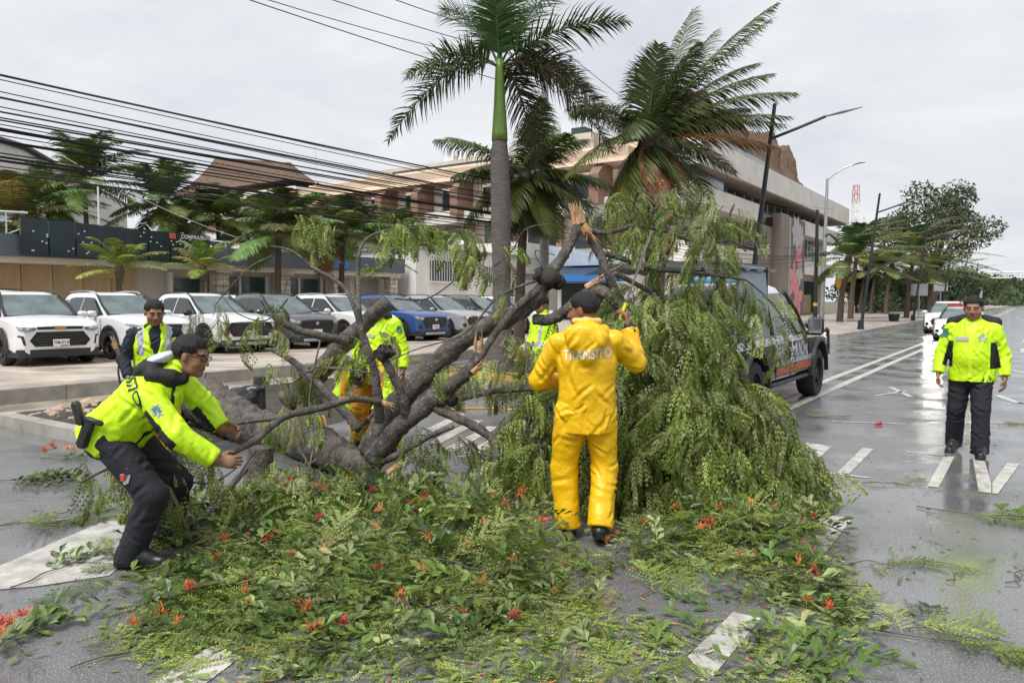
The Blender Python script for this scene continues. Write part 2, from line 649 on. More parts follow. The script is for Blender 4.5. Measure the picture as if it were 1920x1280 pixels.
BLUEP = M('blue_sign_paint', (.03, .16, .45), .5)
ORANGEP = M('orange_sign_paint', (.75, .22, .03), .5)
PINKP = M('pink_mural_paint', (.72, .30, .30), .7, var=.2, vs=1)
GREYP = M('pale_mural_paint', (.50, .48, .47), .7, var=.2, vs=1)

def bt(bl, name, mat, boxes, parent=None):
    """boxes in road coordinates (s0,s1,t0,t1,z0,z1)"""
    mb = MB()
    for (s0, s1, t0, t1, z0, z1) in boxes:
        c = RP((s0 + s1) / 2, (t0 + t1) / 2, (z0 + z1) / 2)
        mb.box(c, (s1 - s0, t1 - t0, z1 - z0), ROADYAW)
    return mb.build(name, mat, parent or bl, world=True)

def shared_box(bl, name, mat, size, spots, parent=None):
    """alike pieces sharing one mesh: spots = (s,t,z) centres"""
    mb = MB(); mb.box((0, 0, 0), size)
    me = mb.mesh(name, mat)
    p = parent or bl
    pm = mat_of(bl)
    inv = pm.inverted()
    for (s_, t_, z_) in spots:
        o = link(name, me, p)
        o.location = inv @ RP(s_, t_, z_)
        o.rotation_euler = (0, 0, ROADYAW - bl.rotation_euler.z)

# ---- the big hotel on the corner
hot = empty('hotel_building', RP(54, 21), 0, 'long cream hotel with stacked white balcony bands and thatched roofs', 'building')
bt(hot, 'wall', CREAM, [(56.2, 106, 23.2, 92, 0, 11.9)])
# road side: three pale bands with recessed glazing between
for (z0, z1, so_) in ((12.0, 14.1, 0), (9.2, 10.8, .4), (4.8, 6.4, .8)):
    if z0 < 9:
        bt(hot, 'balcony_band', WHITEW, [(55, 71.9, 21.0 + so_, 23.1, z0, z1)])
        bt(hot, 'balcony_band', WHITEW, [(87.2, 106, 21.0 + so_, 23.1, z0, z1)])
    elif z0 < 11:
        bt(hot, 'balcony_band', WHITEW, [(54.6, 71.9, 21.0 + so_, 23.1, z0, z1)])
        bt(hot, 'balcony_band', WHITEW, [(87.2, 108, 21.0 + so_, 23.1, z0, z1)])
    else:
        bt(hot, 'balcony_band', WHITEW, [(54, 109, 20.6, 23.1, z0, z1)])
bt(hot, 'soffit', TAUPE, [(54.2, 108.5, 20.9, 23.15, 11.86, 11.99)])
bt(hot, 'pier', TAUPE, [(72.0, 79.7, 21.6, 23.15, .14, 9.1), (76.6, 79.75, 20.75, 21.59, .14, 10.5)])
pn = bt(hot, 'mural_panel', M('mural_ground', (.17, .155, .15), .7, var=.3, vs=.6), [(79.76, 87.1, 21.0, 23.1, .14, 10.5)])
bt(hot, 'mural_strip', GREYP, [(79.8, 80.9, 20.93, 20.99, .3, 10.4)])
def petals(cx, cz, r, mat, n_, ph, nm):
    mb = MB()
    for k in range(n_):
        a = ph + k * 2 * math.pi / n_
        pts = []
        for q in range(9):
            u = q / 8
            wdt = .30 * r * math.sin(math.pi * min(1, u * 1.02)) ** .8
            pts.append((u * r, wdt))
        poly = pts + [(x, -y) for x, y in reversed(pts[1:-1])]
        P3 = []
        for (x, y) in poly:
            lx = cx + x * math.cos(a) - y * math.sin(a)
            lz = cz + x * math.sin(a) + y * math.cos(a)
            P3.append(RP(lx, 20.985 - .002 * k, lz))
        mb.add(P3, [tuple(range(len(P3)))])
    mb.build(nm, mat, hot, world=True)
petals(83.4, 9.0, 2.0, GREYP, 7, .3, 'painted_flower')
petals(85.2, 8.8, 1.5, GREYP, 6, .9, 'painted_flower')
petals(84.6, 6.6, 1.6, PINKP, 5, .8, 'painted_flower')
petals(82.6, 4.0, 2.2, PINKP, 5, .2, 'painted_flower')
petals(85.0, 4.9, 1.7, GREYP, 5, .9, 'painted_flower')
petals(84.6, 1.9, 2.2, PINKP, 4, 1.9, 'painted_flower')
# glazing, pane by pane
pane = [(54.9 + 2.6 * k, 23.12, 11.4) for k in range(20)]
shared_box(hot, 'window_pane', GLASS, (2.42, .1, 1.1), pane)
shared_box(hot, 'mullion', FRAME, (.14, .16, 1.15), [(53.7 + 2.6 * k, 23.08, 11.4) for k in range(1, 21)])
shared_box(hot, 'window_pane', GLASS, (2.9, .1, 2.6), [(57.5 + 3.1 * k, 23.12, 7.75) for k in range(5)] + [(89 + 3.1 * k, 23.12, 7.75) for k in range(5)])
shared_box(hot, 'mullion', FRAME, (.16, .16, 2.7), [(55.9 + 3.1 * k, 23.08, 7.75) for k in range(6)] + [(87.5 + 3.1 * k, 23.08, 7.75) for k in range(6)])
shared_box(hot, 'shop_window', GLASS, (2.7, .1, 3.9), [(58 + 3.0 * k, 23.12, 2.2) for k in range(5)] + [(89.2 + 3.0 * k, 23.12, 2.2) for k in range(5)])
shared_box(hot, 'plywood_sheet', PLY, (1.22, .04, 2.3), [(88.3 + 1.27 * k, 23.02, 1.32) for k in range(9)])
bt(hot, 'balcony_glass', GLASSB, [(55.0, 62.0, 21.6, 21.66, 10.81, 11.75)])
bt(hot, 'roof_glass_rail', GLASSB, [(57, 74, 21.4, 21.46, 14.12, 15.0)])
# side facing the camera (plane s = 54..56)
bt(hot, 'side_slab', WHITEW, [(54.6, 56.15, 23.2, 92, 9.0, 10.2)])
bt(hot, 'side_slab', WHITEW, [(55.0, 56.15, 23.2, 92, 4.9, 5.9)])
bt(hot, 'side_parapet', PEACH, [(54.9, 56.15, 27, 69, 13.0, 14.2)])
bt(hot, 'side_parapet', WHITEW, [(54.5, 56.15, 69.2, 92, 12.2, 14.0)])
aw = MB()
for (t0, t1) in ((26, 68.8),):
    a = [RP(54.1, t0, 12.9), RP(57.5, t0, 15.0), RP(57.5, t1, 15.0), RP(54.1, t1, 12.9), RP(57.5, t0, 12.9), RP(57.5, t1, 12.9)]
    aw.add(a, [(0, 1, 2, 3), (0, 4, 1), (3, 2, 5), (0, 3, 5, 4), (1, 4, 5, 2)])
aw.build('sloping_canopy', PEACH, hot, world=True)
for k in range(9):
    tt = 29 + 4.9 * k
    f = MB()
    poly = [(53.6, 9.6), (56.1, 9.6), (56.1, 13.3), (54.9, 13.3), (53.6, 12.0)]
    c0 = [RP(a, tt, b_) for a, b_ in poly]; c1 = [RP(a, tt + .9, b_) for a, b_ in poly]
    f.add(c0 + c1, [(0, 1, 2, 3, 4), (9, 8, 7, 6, 5)] + [(i, (i + 1) % 5, 5 + (i + 1) % 5, 5 + i) for i in range(5)])
    f.build('fin', BROWNF, hot, world=True)
shared_box(hot, 'side_window', GLASS, (.12, 1.6, 2.1), [(56.13, 32 + 4.9 * k, 11.3) for k in range(8)])
shared_box(hot, 'side_wall_panel', WHITEW, (.2, 1.3, 2.5), [(56.1, 33.6 + 4.9 * k, 11.4) for k in range(8)])
shared_box(hot, 'side_window', GLASS, (.12, 3.4, 2.6), [(56.13, 26 + 4.9 * k, 7.5) for k in range(13)])
shared_box(hot, 'side_column', BROWNF, (.5, .5, 3.1), [(55.6, 24 + 4.9 * k, 7.45) for k in range(14)])
shared_box(hot, 'side_window', GLASS, (.12, 3.4, 2.6), [(56.13, 26 + 4.9 * k, 3.0) for k in range(13)])
bt(hot, 'roof_block', CREAM, [(60, 72, 40, 62, 11.91, 16.2)])
bt(hot, 'roof_block', PEACH, [(62, 70, 24, 31, 11.91, 17.4)])
bt(hot, 'roof_block', CREAM, [(60, 74, 33, 39, 11.91, 17.0)])
bt(hot, 'roof_strip_window', GLASS, [(59.9, 59.98, 42, 58, 14.9, 15.8)])
shared_box(hot, 'water_tank', M('dark_tank', (.03, .06, .05), .5), (1.5, 1.5, 1.5), [(63, 26, 18.1), (64, 36.5, 17.7)])
shared_box(hot, 'air_unit', FRAME, (1.2, 1.3, .9), [(62, 44 + 1.8 * k, 16.65) for k in range(5)])
for (t0, t1, z0, z1) in ((71, 78.5, 11.0, 12.4), (82, 88, 10.4, 11.8)):
    for k in range(int((t1 - t0) / .3)):
        pass
    shared_box(hot, 'wood_slat', WOOD, (.08, .24, z1 - z0), [(54.44, t0 + .3 * k, (z0 + z1) / 2) for k in range(int((t1 - t0) / .3))])
bt(hot, 'balcony_block', WHITEW, [(54.7, 56.15, 70, 91.5, 6.6, 8.8)])
shared_box(hot, 'lattice_screen', DARKM, (.1, 2.0, 2.6), [(54.4, 70.5, 8.9), (54.4, 82.5, 8.0), (54.4, 89.5, 7.6)])

def thatch_roof(name, sc, tc, ls, lt, z0, z1, ridge, parent, over=.6, sag=.35, swap=False, tilt=0.0):
    """hipped, sagging thatch with a lifted ridge; long axis along s if ls>lt"""
    mb = MB()
    n = 10
    rings = []
    for k in range(n + 1):
        u = k / n
        f = 1 - u
        z = z0 + (z1 - z0) * (u ** (1 + sag))
        a, b_ = ls / 2 * f + ridge / 2 * u, lt / 2 * f + .12 * u
        lift = .5 * (u ** 3)
        ring = []
        for (x, y) in ((-1, -1), (-.33, -1), (.33, -1), (1, -1), (1, 0), (1, 1), (.33, 1), (-.33, 1), (-1, 1), (-1, 0)):
            jz = random.uniform(-.08, .08) + tilt * u * x + (lift if abs(x) == 1 else 0)
            da, db = (y * b_, x * a) if swap else (x * a, y * b_)
            ring.append(RP(sc + da + random.uniform(-.06, .06), tc + db + random.uniform(-.06, .06), z + jz))
        rings.append(ring)
    vs = [p for r in rings for p in r]
    fs = []
    for i in range(n):
        for k in range(10):
            fs.append((i * 10 + k, i * 10 + (k + 1) % 10, (i + 1) * 10 + (k + 1) % 10, (i + 1) * 10 + k))
    fs.append(tuple(range(9, -1, -1)))
    fs.append(tuple(n * 10 + k for k in range(10)))
    mb.add(vs, fs)
    return mb.build(name, THATCH, parent, world=True, smooth='all')

def palapa():
    rg = np.random.default_rng(4)
    ns, nu = 150, 26
    S_ = np.linspace(57, 98, ns); U_ = np.linspace(0, 1, nu)
    V = []
    horns = ((62, .7), (71, .7), (81.5, .8), (89.5, .6))
    for s_ in S_:
        hip = np.clip((98 - s_) / 6.5, 0, 1)
        hgt = 5.3 * (hip ** .8) + .15
        for u in U_:
            b = sum(k * math.exp(-abs(s_ - c - .5 * u) / 1.1) for c, k in horns) * np.clip((u - .25) / .5, 0, 1) ** 1.3 * hip
            t_ = 21.3 + 3.9 * u - 2.6 * b
            z = 14.15 + hgt * (u ** 1.15) * (1 - .10 * b) + .9 * b * np.clip(u - .55, 0, 1) * 2
            z -= .55 * math.sin(math.pi * u) * hip * .6
            p = RP(s_, t_ + rg.uniform(-.06, .06), z + rg.uniform(-.09, .09))
            V.append(p)
    F = [(i * nu + k, (i + 1) * nu + k, (i + 1) * nu + k + 1, i * nu + k + 1) for i in range(ns - 1) for k in range(nu - 1)]
    o_ = len(V)
    for s_ in S_:
        hip = np.clip((98 - s_) / 6.5, 0, 1)
        V.append(RP(s_, 29.2, 14.15))
    F += [(i * nu + nu - 1, (i + 1) * nu + nu - 1, o_ + i + 1, o_ + i) for i in range(ns - 1)]
    mb = MB(); mb.add(V, F)
    mb.build('thatched_roof', THATCH, hot, world=True, smooth='all')
palapa()
thatch_roof('thatched_roof', 60, 83, 23, 8, 15.8, 19.4, 15, hot, sag=.4, swap=True, tilt=1.2)
bt(hot, 'roof_wall', WHITEW, [(56.5, 64, 70, 80, 11.92, 15.0)])
bt(hot, 'balcony_glass', GLASSB, [(54.3, 54.38, 82, 91.8, 14.0, 15.0)])

# ---- shop row behind the parked cars
TS = 35.0
shop = empty('shop_building', RP(10, TS), 0, 'low shop row with slate blue fascia boarded windows and stone pillars', 'shop')
bt(shop, 'wall', M('shop_wall', (.52, .50, .46), .7, var=.15, vs=.6), [(-8, 35.5, TS + .2, TS + 9, .2, 3.6)])
bt(shop, 'soffit', CREAM, [(-8, 35.5, TS - 1.3, TS + .19, 3.22, 3.48)])
bt(shop, 'fascia', NAVY, [(-8, 35.7, TS - 1.5, TS + 9.1, 3.485, 4.35)])
ply = [(3.2 + 1.25 * k, TS + .14, 1.75) for k in range(6)] + [(12 + 1.25 * k, TS + .14, 1.75) for k in range(6)]
shared_box(shop, 'plywood_sheet', PLY, (1.22, .06, 2.9), ply)
bt(shop, 'door_frame', FRAME, [(20.4, 20.6, TS - .02, TS + .2, .24, 3.1), (22.2, 22.4, TS - .02, TS + .2, .24, 3.1)])
shared_box(shop, 'shop_window', TEAL, (1.5, .08, 2.4), [(21.4, TS + .14, 1.6), (23.6, TS + .14, 1.75), (25.3, TS + .14, 1.75), (27.6, TS + .14, 1.75), (29.2, TS + .14, 1.75)])
shared_box(shop, 'window_frame', FRAME, (.12, .14, 2.7), [(22.75, TS + .1, 1.7), (24.45, TS + .1, 1.7), (26.15, TS + .1, 1.7), (26.7, TS + .1, 1.7), (28.4, TS + .1, 1.7), (30.05, TS + .1, 1.7)])
for (s0, s1) in ((30.4, 32.4), (32.9, 34.9)):
    for k in range(14):
        pass
    shared_box(shop, 'shutter_slat', SHUT, (s1 - s0, .07, .19), [((s0 + s1) / 2, TS + .14, .34 + .2 * k) for k in range(14)])
for sp in (10.6, 22.55, 26.4, 30.2, 34.9):
    pb = MB()
    rr = random.Random(int(sp * 10))
    z = .24
    while z < 3.1:
        h = rr.uniform(.22, .34)
        cut = rr.uniform(.35, .65)
        for (x0, x1) in ((0, cut), (cut, 1)):
            pb.box(RP(sp - .35 + .7 * (x0 + x1) / 2, TS - 1.0 + rr.uniform(-.02, .02), min(3.2, z + h / 2)), (.7 * (x1 - x0) - .02, .62, h - .02), ROADYAW, bev=.03)
        z += h
    pl = pb.build('stone_pillar', STONE, shop, world=True)
    bt(shop, 'pillar_cap', STONE, [(sp - .45, sp + .45, TS - 1.42, TS - .6, 3.1, 3.21)])
bt(shop, 'logo_board', ORANGEP, [(27.9, 28.35, TS - 1.58, TS - 1.51, 3.6, 4.25)])
bt(shop, 'logo_board', M('amber_sign_paint', (.7, .38, .04), .5), [(28.5, 29.0, TS - 1.58, TS - 1.51, 3.6, 4.2)])
bt(shop, 'logo_board', BLUEP, [(29.1, 30.8, TS - 1.58, TS - 1.51, 3.6, 4.2)])

# dark changeable sign hung over the fascia
sg = empty('exchange_sign', RP(16, TS - 1.6, 3.4), 0, 'long dark message board on the slate fascia reading COMPRA/BUY', 'sign')
SGN = M('dark_sign_panel', (.018, .035, .042), .35, var=.35, vs=1)
for k in range(8):
    bt(sg, 'sign_panel', SGN, [(13.2 + 1.05 * k, 14.2 + 1.05 * k, TS - 1.75, TS - 1.6, 3.55, 5.0 - .02 * k)])
shared_box(sg, 'sign_lamp', FRAME, (.06, .04, .05), [(13.5 + random.random() * 7.8, TS - 1.77, 3.7 + random.random() * 1.1) for _ in range(46)])
V, F = text_mesh('COMPRA/BUY', bold=.03)
for (z, ss) in ((4.72, 20.75), (3.95, 20.75)):
    mb = MB()
    mb.add([RP(ss + v.x * .24, TS - 1.79, z + v.y * .26) for v in V], F)
    mb.build('lettering', FRAME, sg, world=True)
bt(sg, 'flag_panel', M('flag_red', (.6, .12, .1), .6), [(19.45, 19.75, TS - 1.79, TS - 1.76, 4.6, 4.85)])
rl = MB()
for k in range(7):
    a = 5.4 + 1.3 * k
    rl.tube([RP(a, TS - .4, 4.36), RP(a, TS - .4, 5.1 + .04 * k)], .035, 6)
    rl.tube([RP(a, TS - .4, 4.4), RP(a + 1.2, TS - .4, 5.0)], .03, 6)
rl.tube([RP(5, TS - .4, 5.1), RP(14, TS - .4, 5.35)], .05, 6)
rl.tube([RP(5, TS - .4, 4.75), RP(13.4, TS - .4, 4.95)], .04, 6)
wmb('roof_railing', rl, FRAME, RP(9, TS - .4, 4.36))['label'] = 'white tubular roof railing leaning above the slate fascia'
bpy.data.objects['roof_railing']['category'] = 'railing'
for (s_, ss) in ((16.8, 2.2), (22.0, 2.6), (24.6, 2.4)):
    mb = MB()
    mb.tube([RP(s_ - ss / 2, TS + 1.5, 4.95), RP(s_ + ss / 2, TS + 1.5, 4.85)], .05, 6)
    mb.tube([RP(s_, TS + 1.5, 4.34), RP(s_, TS + 1.5, 4.9)], .04, 6)
    o = wmb('roof_bar', mb, FRAME, RP(s_, TS + 1.5, 4.34))
    tag(o, 'white horizontal tube on a short stand on the shop roof', 'roof bar', 'white bars on the shop roof')
mb = MB(); mb.tube([RP(17.6, TS + 1, 4.34), RP(17.6, TS + 1, 7.0)], [.06, .04], 6)
tag(wmb('roof_mast', mb, FRAME, RP(17.6, TS + 1, 4.34)), 'slender white mast standing on the shop roof', 'mast')

# ---- white workshop with barred windows
ws = empty('workshop_building', RP(36, 33), 0, 'stained white one storey workshop with barred windows', 'building')
bt(ws, 'wall', OLDW, [(36.2, 57, 33, 42, .2, 5.1)])
bt(ws, 'wall', OLDW, [(48, 57, 32.9, 42.1, 5.11, 6.3)])
bt(ws, 'roof_edge', KERB, [(36.0, 47.9, 32.8, 42.2, 5.11, 5.25)])
for (sc_w, wd, zc, hh) in ((39.2, 3.2, 3.7, 1.35), (44.8, 2.6, 3.6, 1.2)):
    wn = bt(ws, 'window', GLASS, [(sc_w - wd / 2, sc_w + wd / 2, 32.93, 32.99, zc - hh / 2, zc + hh / 2)])
    mbb = MB(); mbb.box((0, 0, 0), (.035, .05, hh + .1)); mbx = mbb.mesh('window_bar', FRAME)
    inv = mat_of(ws).inverted()
    for k in range(13):
        o = link('window_bar', mbx, wn); o.location = inv @ RP(sc_w - wd / 2 + wd * k / 12, 32.88, zc); o.rotation_euler = (0, 0, ROADYAW)
    bt(ws, 'sill', OLDW, [(sc_w - wd / 2 - .1, sc_w + wd / 2 + .1, 32.8, 33.0, zc - hh / 2 - .12, zc - hh / 2 - .01)])
shared_box(ws, 'shutter_slat', FRAME, (3.4, .06, .2), [(49.6, 32.93, .5 + .21 * k) for k in range(14)])
bt(ws, 'lintel', TAUPE, [(47.8, 51.4, 32.8, 32.99, 3.55, 3.85)])
mb = MB(); mb.lathe([(.0, .9), (.55, .85), (.8, .5), (.85, 0)], 14)
bpy_o = mb.build('roof_vent', STEEL, ws, smooth=True); bpy_o.location = mat_of(ws).inverted() @ RP(43, 34.5, 5.25)

sr = empty('metal_roof_shed', RP(52, 27), 0, 'shed with blue grey sheet metal roof and blue awning', 'shed')
bt(sr, 'wall', OLDW, [(49, 57, 25, 30, .1, 4.2)])
mb = MB()
mb.add([RP(48, 24.3, 4.4), RP(58, 24.3, 4.4), RP(58, 30.6, 5.9), RP(48, 30.6, 5.9), RP(48, 24.3, 4.3), RP(58, 24.3, 4.3), RP(58, 30.6, 4.3), RP(48, 30.6, 4.3)],
       [(0, 1, 2, 3), (0, 4, 5, 1), (3, 2, 6, 7), (0, 3, 7, 4), (1, 5, 6, 2), (4, 7, 6, 5)])
mb.build('roof', ROOFM, sr, world=True)
bt(sr, 'awning', BLUEP, [(47.0, 48.9, 24.2, 30, 3.1, 3.6)])
bt(sr, 'shutter', DARKM, [(48.9, 48.98, 25, 29.6, .2, 3.0)])

# ---- old white gable far left
gb = empty('gabled_warehouse', RP(14, 62), 0, 'tall stained white warehouse wall with curved dark roof edge', 'building')
a0, a1 = 15.0, 28.5
prof = [(a0, 0), (a1 + 2, 0), (a1 + 2, 9.3), (a1, 9.7), (26.2, 11.0), (23.4, 12.3), (21.6, 12.6), (a0, 12.2)]
mb = MB()
c0 = [RP(a, 58, z) for a, z in prof]; c1 = [RP(a, 74, z) for a, z in prof]
nn = len(prof)
mb.add(c0 + c1, [tuple(range(nn)), tuple(range(2 * nn - 1, nn - 1, -1))] + [(i, (i + 1) % nn, nn + (i + 1) % nn, nn + i) for i in range(nn)])
mb.build('wall', OLDW, gb, world=True)
mb = MB()
mb.tube([RP(a, 57.9, z + .1) for a, z in prof[3:7]], .22, 6)
mb.build('roof_edge', M('dark_roof_edge', (.05, .045, .045), .7), gb, world=True)
# ------------------------------------------------------------------ palms and trees
LEAF = M('palm_leaf', (.1, .16, .04), .42, vcol=True, var=.25, vs=3, transl=.22, spec=.4)
BARKP = M('palm_trunk', (.135, .118, .112), .85, var=.35, vs=5, bump=.6, bs=30, stretch=(1, 1, 5), detail=6)
BARKF = M('fibrous_palm_trunk', (.125, .092, .066), .9, var=.45, vs=6, bump=.8, bs=30, stretch=(1, 1, 4))
SHAFT = M('green_crownshaft', (.13, .24, .035), .35, var=.2, vs=3, stretch=(3, 3, .5))
BARK = M('tree_bark', (.105, .088, .075), .85, var=.5, vs=9, bump=.9, bs=40, detail=8)
TLEAF = M('tree_leaf', (.05, .09, .03), .5, vcol=True, transl=.2, spec=.35)
WIND = np.array([0.80, -0.25, 0.0])

def frond_arrays(p0, p1, p2, leaf, pairs, droop=.6, wind=.25, plum=0.0, segs=3, col=(.10, .17, .035), tipcol=None, seed=0, wid=.032, rach=.03, fill=(.12, 1.0), rcol=None):
    rg = np.random.default_rng(seed)
    p0, p1, p2 = map(lambda q: np.array(q, float), (p0, p1, p2))
    L = np.linalg.norm(p1 - p0) + np.linalg.norm(p2 - p1)
    V, F, C = [], [], []
    def bez(u):
        u = np.asarray(u)[..., None]
        return (1 - u) ** 2 * p0 + 2 * u * (1 - u) * p1 + u * u * p2
    def tan(u):
        u = np.asarray(u)[..., None]
        d = 2 * (1 - u) * (p1 - p0) + 2 * u * (p2 - p1)
        return d / np.linalg.norm(d, axis=-1, keepdims=True)
    # rachis: 3-sided tapered tube
    us = np.linspace(0, 1, 9)
    B, T = bez(us), tan(us)
    up = np.array([0, 0, 1.0])
    S = np.cross(T, up); S /= np.maximum(1e-6, np.linalg.norm(S, axis=1, keepdims=True))
    N = np.cross(S, T)
    rad = rach * (1 - .85 * us)[:, None]
    ring = np.stack([B + S * rad, B - S * rad, B + N * rad * .9], 1).reshape(-1, 3)
    V.append(ring)
    rc = rcol if rcol is not None else (col[0] * 1.9 + .03, col[1] * 1.5 + .02, col[2] * 1.1)
    C.append(np.tile(rc, (len(ring), 1)))
    f = []
    for i in range(8):
        for k in range(3):
            f.append((i * 3 + k, i * 3 + (k + 1) % 3, (i + 1) * 3 + (k + 1) % 3, (i + 1) * 3 + k))
    F.append(np.array(f))
    base = len(ring)
    # leaflets
    u = np.linspace(fill[0], fill[1], pairs)
    u = np.repeat(u, 2) + rg.normal(0, .004, pairs * 2)
    u = np.clip(u, 0, 1)
    side = np.tile([1.0, -1.0], pairs)
    m = len(u)
    B, T = bez(u), tan(u)
    S = np.cross(T, up); S /= np.maximum(1e-6, np.linalg.norm(S, axis=1, keepdims=True))
    N = np.cross(S, T)
    ang = rg.uniform(-1, 1, m) * plum
    prof = np.clip(np.sin(np.pi * np.clip(u * .86 + .13, 0, 1)) ** .6, .25, 1)
    ln = leaf * prof * rg.uniform(.85, 1.1, m)
    sweep = (.35 + .5 * u)[:, None]
    D = S * side[:, None] * np.cos(ang)[:, None] + N * (np.sin(ang)[:, None] + .25) + T * sweep
    D /= np.linalg.norm(D, axis=1, keepdims=True)
    g = np.array([0, 0, -1.0])
    dr = (droop * rg.uniform(.7, 1.3, m))[:, None]
    wv = WIND * wind
    pos = B.copy()
    dirn = D.copy()
    wv_ = np.cross(dirn, N); 
    rows = []
    w0 = wid * rg.uniform(.8, 1.2, m)
    for k in range(segs + 1):
        q = k / segs
        wk = w0 * (1 - q ** 2.2 * .97) * (.55 + .45 * min(1, q * 4 + .3))
        wdir = np.cross(dirn, np.cross(T, dirn) + 1e-6)
        wdir = T - dirn * np.sum(T * dirn, 1, keepdims=True)
        wdir /= np.maximum(1e-6, np.linalg.norm(wdir, axis=1, keepdims=True))
        rows.append(np.stack([pos + wdir * wk[:, None], pos - wdir * wk[:, None]], 1))
        dirn = dirn + (g * dr + wv) * (1.15 / segs) * (0.5 + q)
        dirn /= np.linalg.norm(dirn, axis=1, keepdims=True)
        pos = pos + dirn * (ln / segs)[:, None]
    R = np.stack(rows, 1)          # m, segs+1, 2, 3
    V.append(R.reshape(-1, 3))
    ids = base + np.arange(m * (segs + 1) * 2).reshape(m, segs + 1, 2)
    q = np.stack([ids[:, :-1, 0], ids[:, :-1, 1], ids[:, 1:, 1], ids[:, 1:, 0]], -1).reshape(-1, 4)
    F.append(q)
    cc = np.array(col)[None] * rg.uniform(.65, 1.4, (m, 1)) * np.array([1, 1, 1])[None]
    cc = cc + rg.uniform(0, .03, (m, 1)) * np.array([1, .6, 0])[None]
    cc = np.repeat(cc[:, None, :], (segs + 1), 1)
    if tipcol is not None:
        tq = (np.linspace(0, 1, segs + 1)[None, :, None] * .5 + u[:, None, None] * .5)
        cc = cc * (1 - tq) + np.array(tipcol)[None, None] * tq
    C.append(np.repeat(cc[:, :, None, :], 2, 2).reshape(-1, 3))
    return np.concatenate(V), np.concatenate(F), np.concatenate(C)

def add_frond(parent, origin, *a, name='frond', **k):
    V, F, C = frond_arrays(*a, **k)
    V = V - np.array(origin)
    me = np_mesh(name, V, F, [LEAF], cols=C)
    return link(name, me, parent)

def ringed_trunk(parent, pts, rad, mat, name='trunk', rings=24, n=14):
    """trunk tube through pts with slight ring ridges, in parent coordinates"""
    pts = [Vector(p) for p in pts]
    def interp(u):
        x = u * (len(pts) - 1); i = min(int(x), len(pts) - 2); f = x - i
        r = rad[i] * (1 - f) + rad[i + 1] * f
        a = pts[max(0, i - 1)]; b = pts[i]; c = pts[i + 1]; d = pts[min(len(pts) - 1, i + 2)]
        p = .5 * ((2 * b) + (c - a) * f + (2 * a - 5 * b + 4 * c - d) * f * f + (3 * b - a - 3 * c + d) * f ** 3)
        return p, r
    P_, R_ = [], []
    for k in range(rings * 2 + 1):
        p, r = interp(k / (rings * 2))
        P_.append(p); R_.append(r * (1.03 if k % 2 else .985) * random.uniform(.985, 1.015))
    mb = MB(); mb.tube(P_, R_, n)
    return mb.build(name, mat, parent, smooth='all')

def coconut_palm(name, base, height, n=16, L=3.4, seed=0, label='', group=None, lean=(0, 0), col=(.085, .15, .032), pairs=30, segs=2, r0=.16, leafl=.75, link_it=True, wind=.35, dry=1, coconuts=True, wid=.035, el0=88, el1=-22, dr=.9):
    rr = random.Random(seed)
    o = empty(name, base, 0, label, 'palm tree', group)
    top = Vector((lean[0], lean[1], height))
    ringed_trunk(o, [(0, 0, -.1), (lean[0] * .25, lean[1] * .25, height * .4), (lean[0] * .65, lean[1] * .65, height * .75), top], [r0 * 1.35, r0, r0 * .85, r0 * .8], BARKF, rings=14, n=9)
    mb = MB()
    mb.tube([top - Vector((0, 0, .5)), top, top + Vector((0, 0, .45))], [r0 * .9, r0 * 1.6, r0 * .7], 8)
    mb.build('crown_base', BARKF, o, smooth='all')
    for k in range(n):
        az = 2.4 * k + rr.uniform(-.3, .3)
        el = math.radians(el0 - (el0 - el1) * (k / (n - 1)) ** 1.1)
        l = L * rr.uniform(.85, 1.1) * (.8 if k < 2 else 1)
        d = Vector((math.cos(az) * math.cos(el), math.sin(az) * math.cos(el), math.sin(el)))
        hor = Vector((math.cos(az), math.sin(az), 0))
        wv = Vector(WIND) * wind * l * .6
        p1 = top + d * l * .58 + wv * .35
        p2 = p1 + (d * .42 + hor * .30 + Vector((0, 0, -.40))) * l * .62 + wv
        c = tuple(x * rr.uniform(.75, 1.25) for x in col)
        tip = None
        if k >= n - dry: c, tip = (.20, .13, .045), (.22, .11, .05)
        elif rr.random() < .35: c = (c[0] * 1.45, c[1] * 1.2, c[2])
        V, F, C = frond_arrays(top + d * .1, p1, p2, leafl, pairs, droop=dr, wind=wind, segs=segs, col=c, tipcol=tip, seed=seed * 100 + k, wid=wid, rach=.028)
        link('frond', np_mesh('frond', V, F, [LEAF], cols=C), o)
    if coconuts:
        for k in range(5):
            mb = MB()
            a = k * 1.25
            mb.lathe([(.0, -.13), (.09, -.09), (.12, 0), (.09, .09), (0, .13)], 8)
            q = mb.build('coconut', M('coconut_husk', (.32, .22, .04), .6), o, smooth='all')
            q.location = top + Vector((math.cos(a) * .26, math.sin(a) * .26, -.22 - .05 * (k % 2)))
    return o

def st_from_px(px, t):
    r = (px - 960) / FPX
    return t * (.8192 + .5736 * r) / (.5736 - .8192 * r)

def place_px(px, t, zpx=None):
    s_ = st_from_px(px, t)
    b = RP(s_, t)
    if zpx is None: return b
    return b, CAMH + (565 - zpx) * b.y / FPX

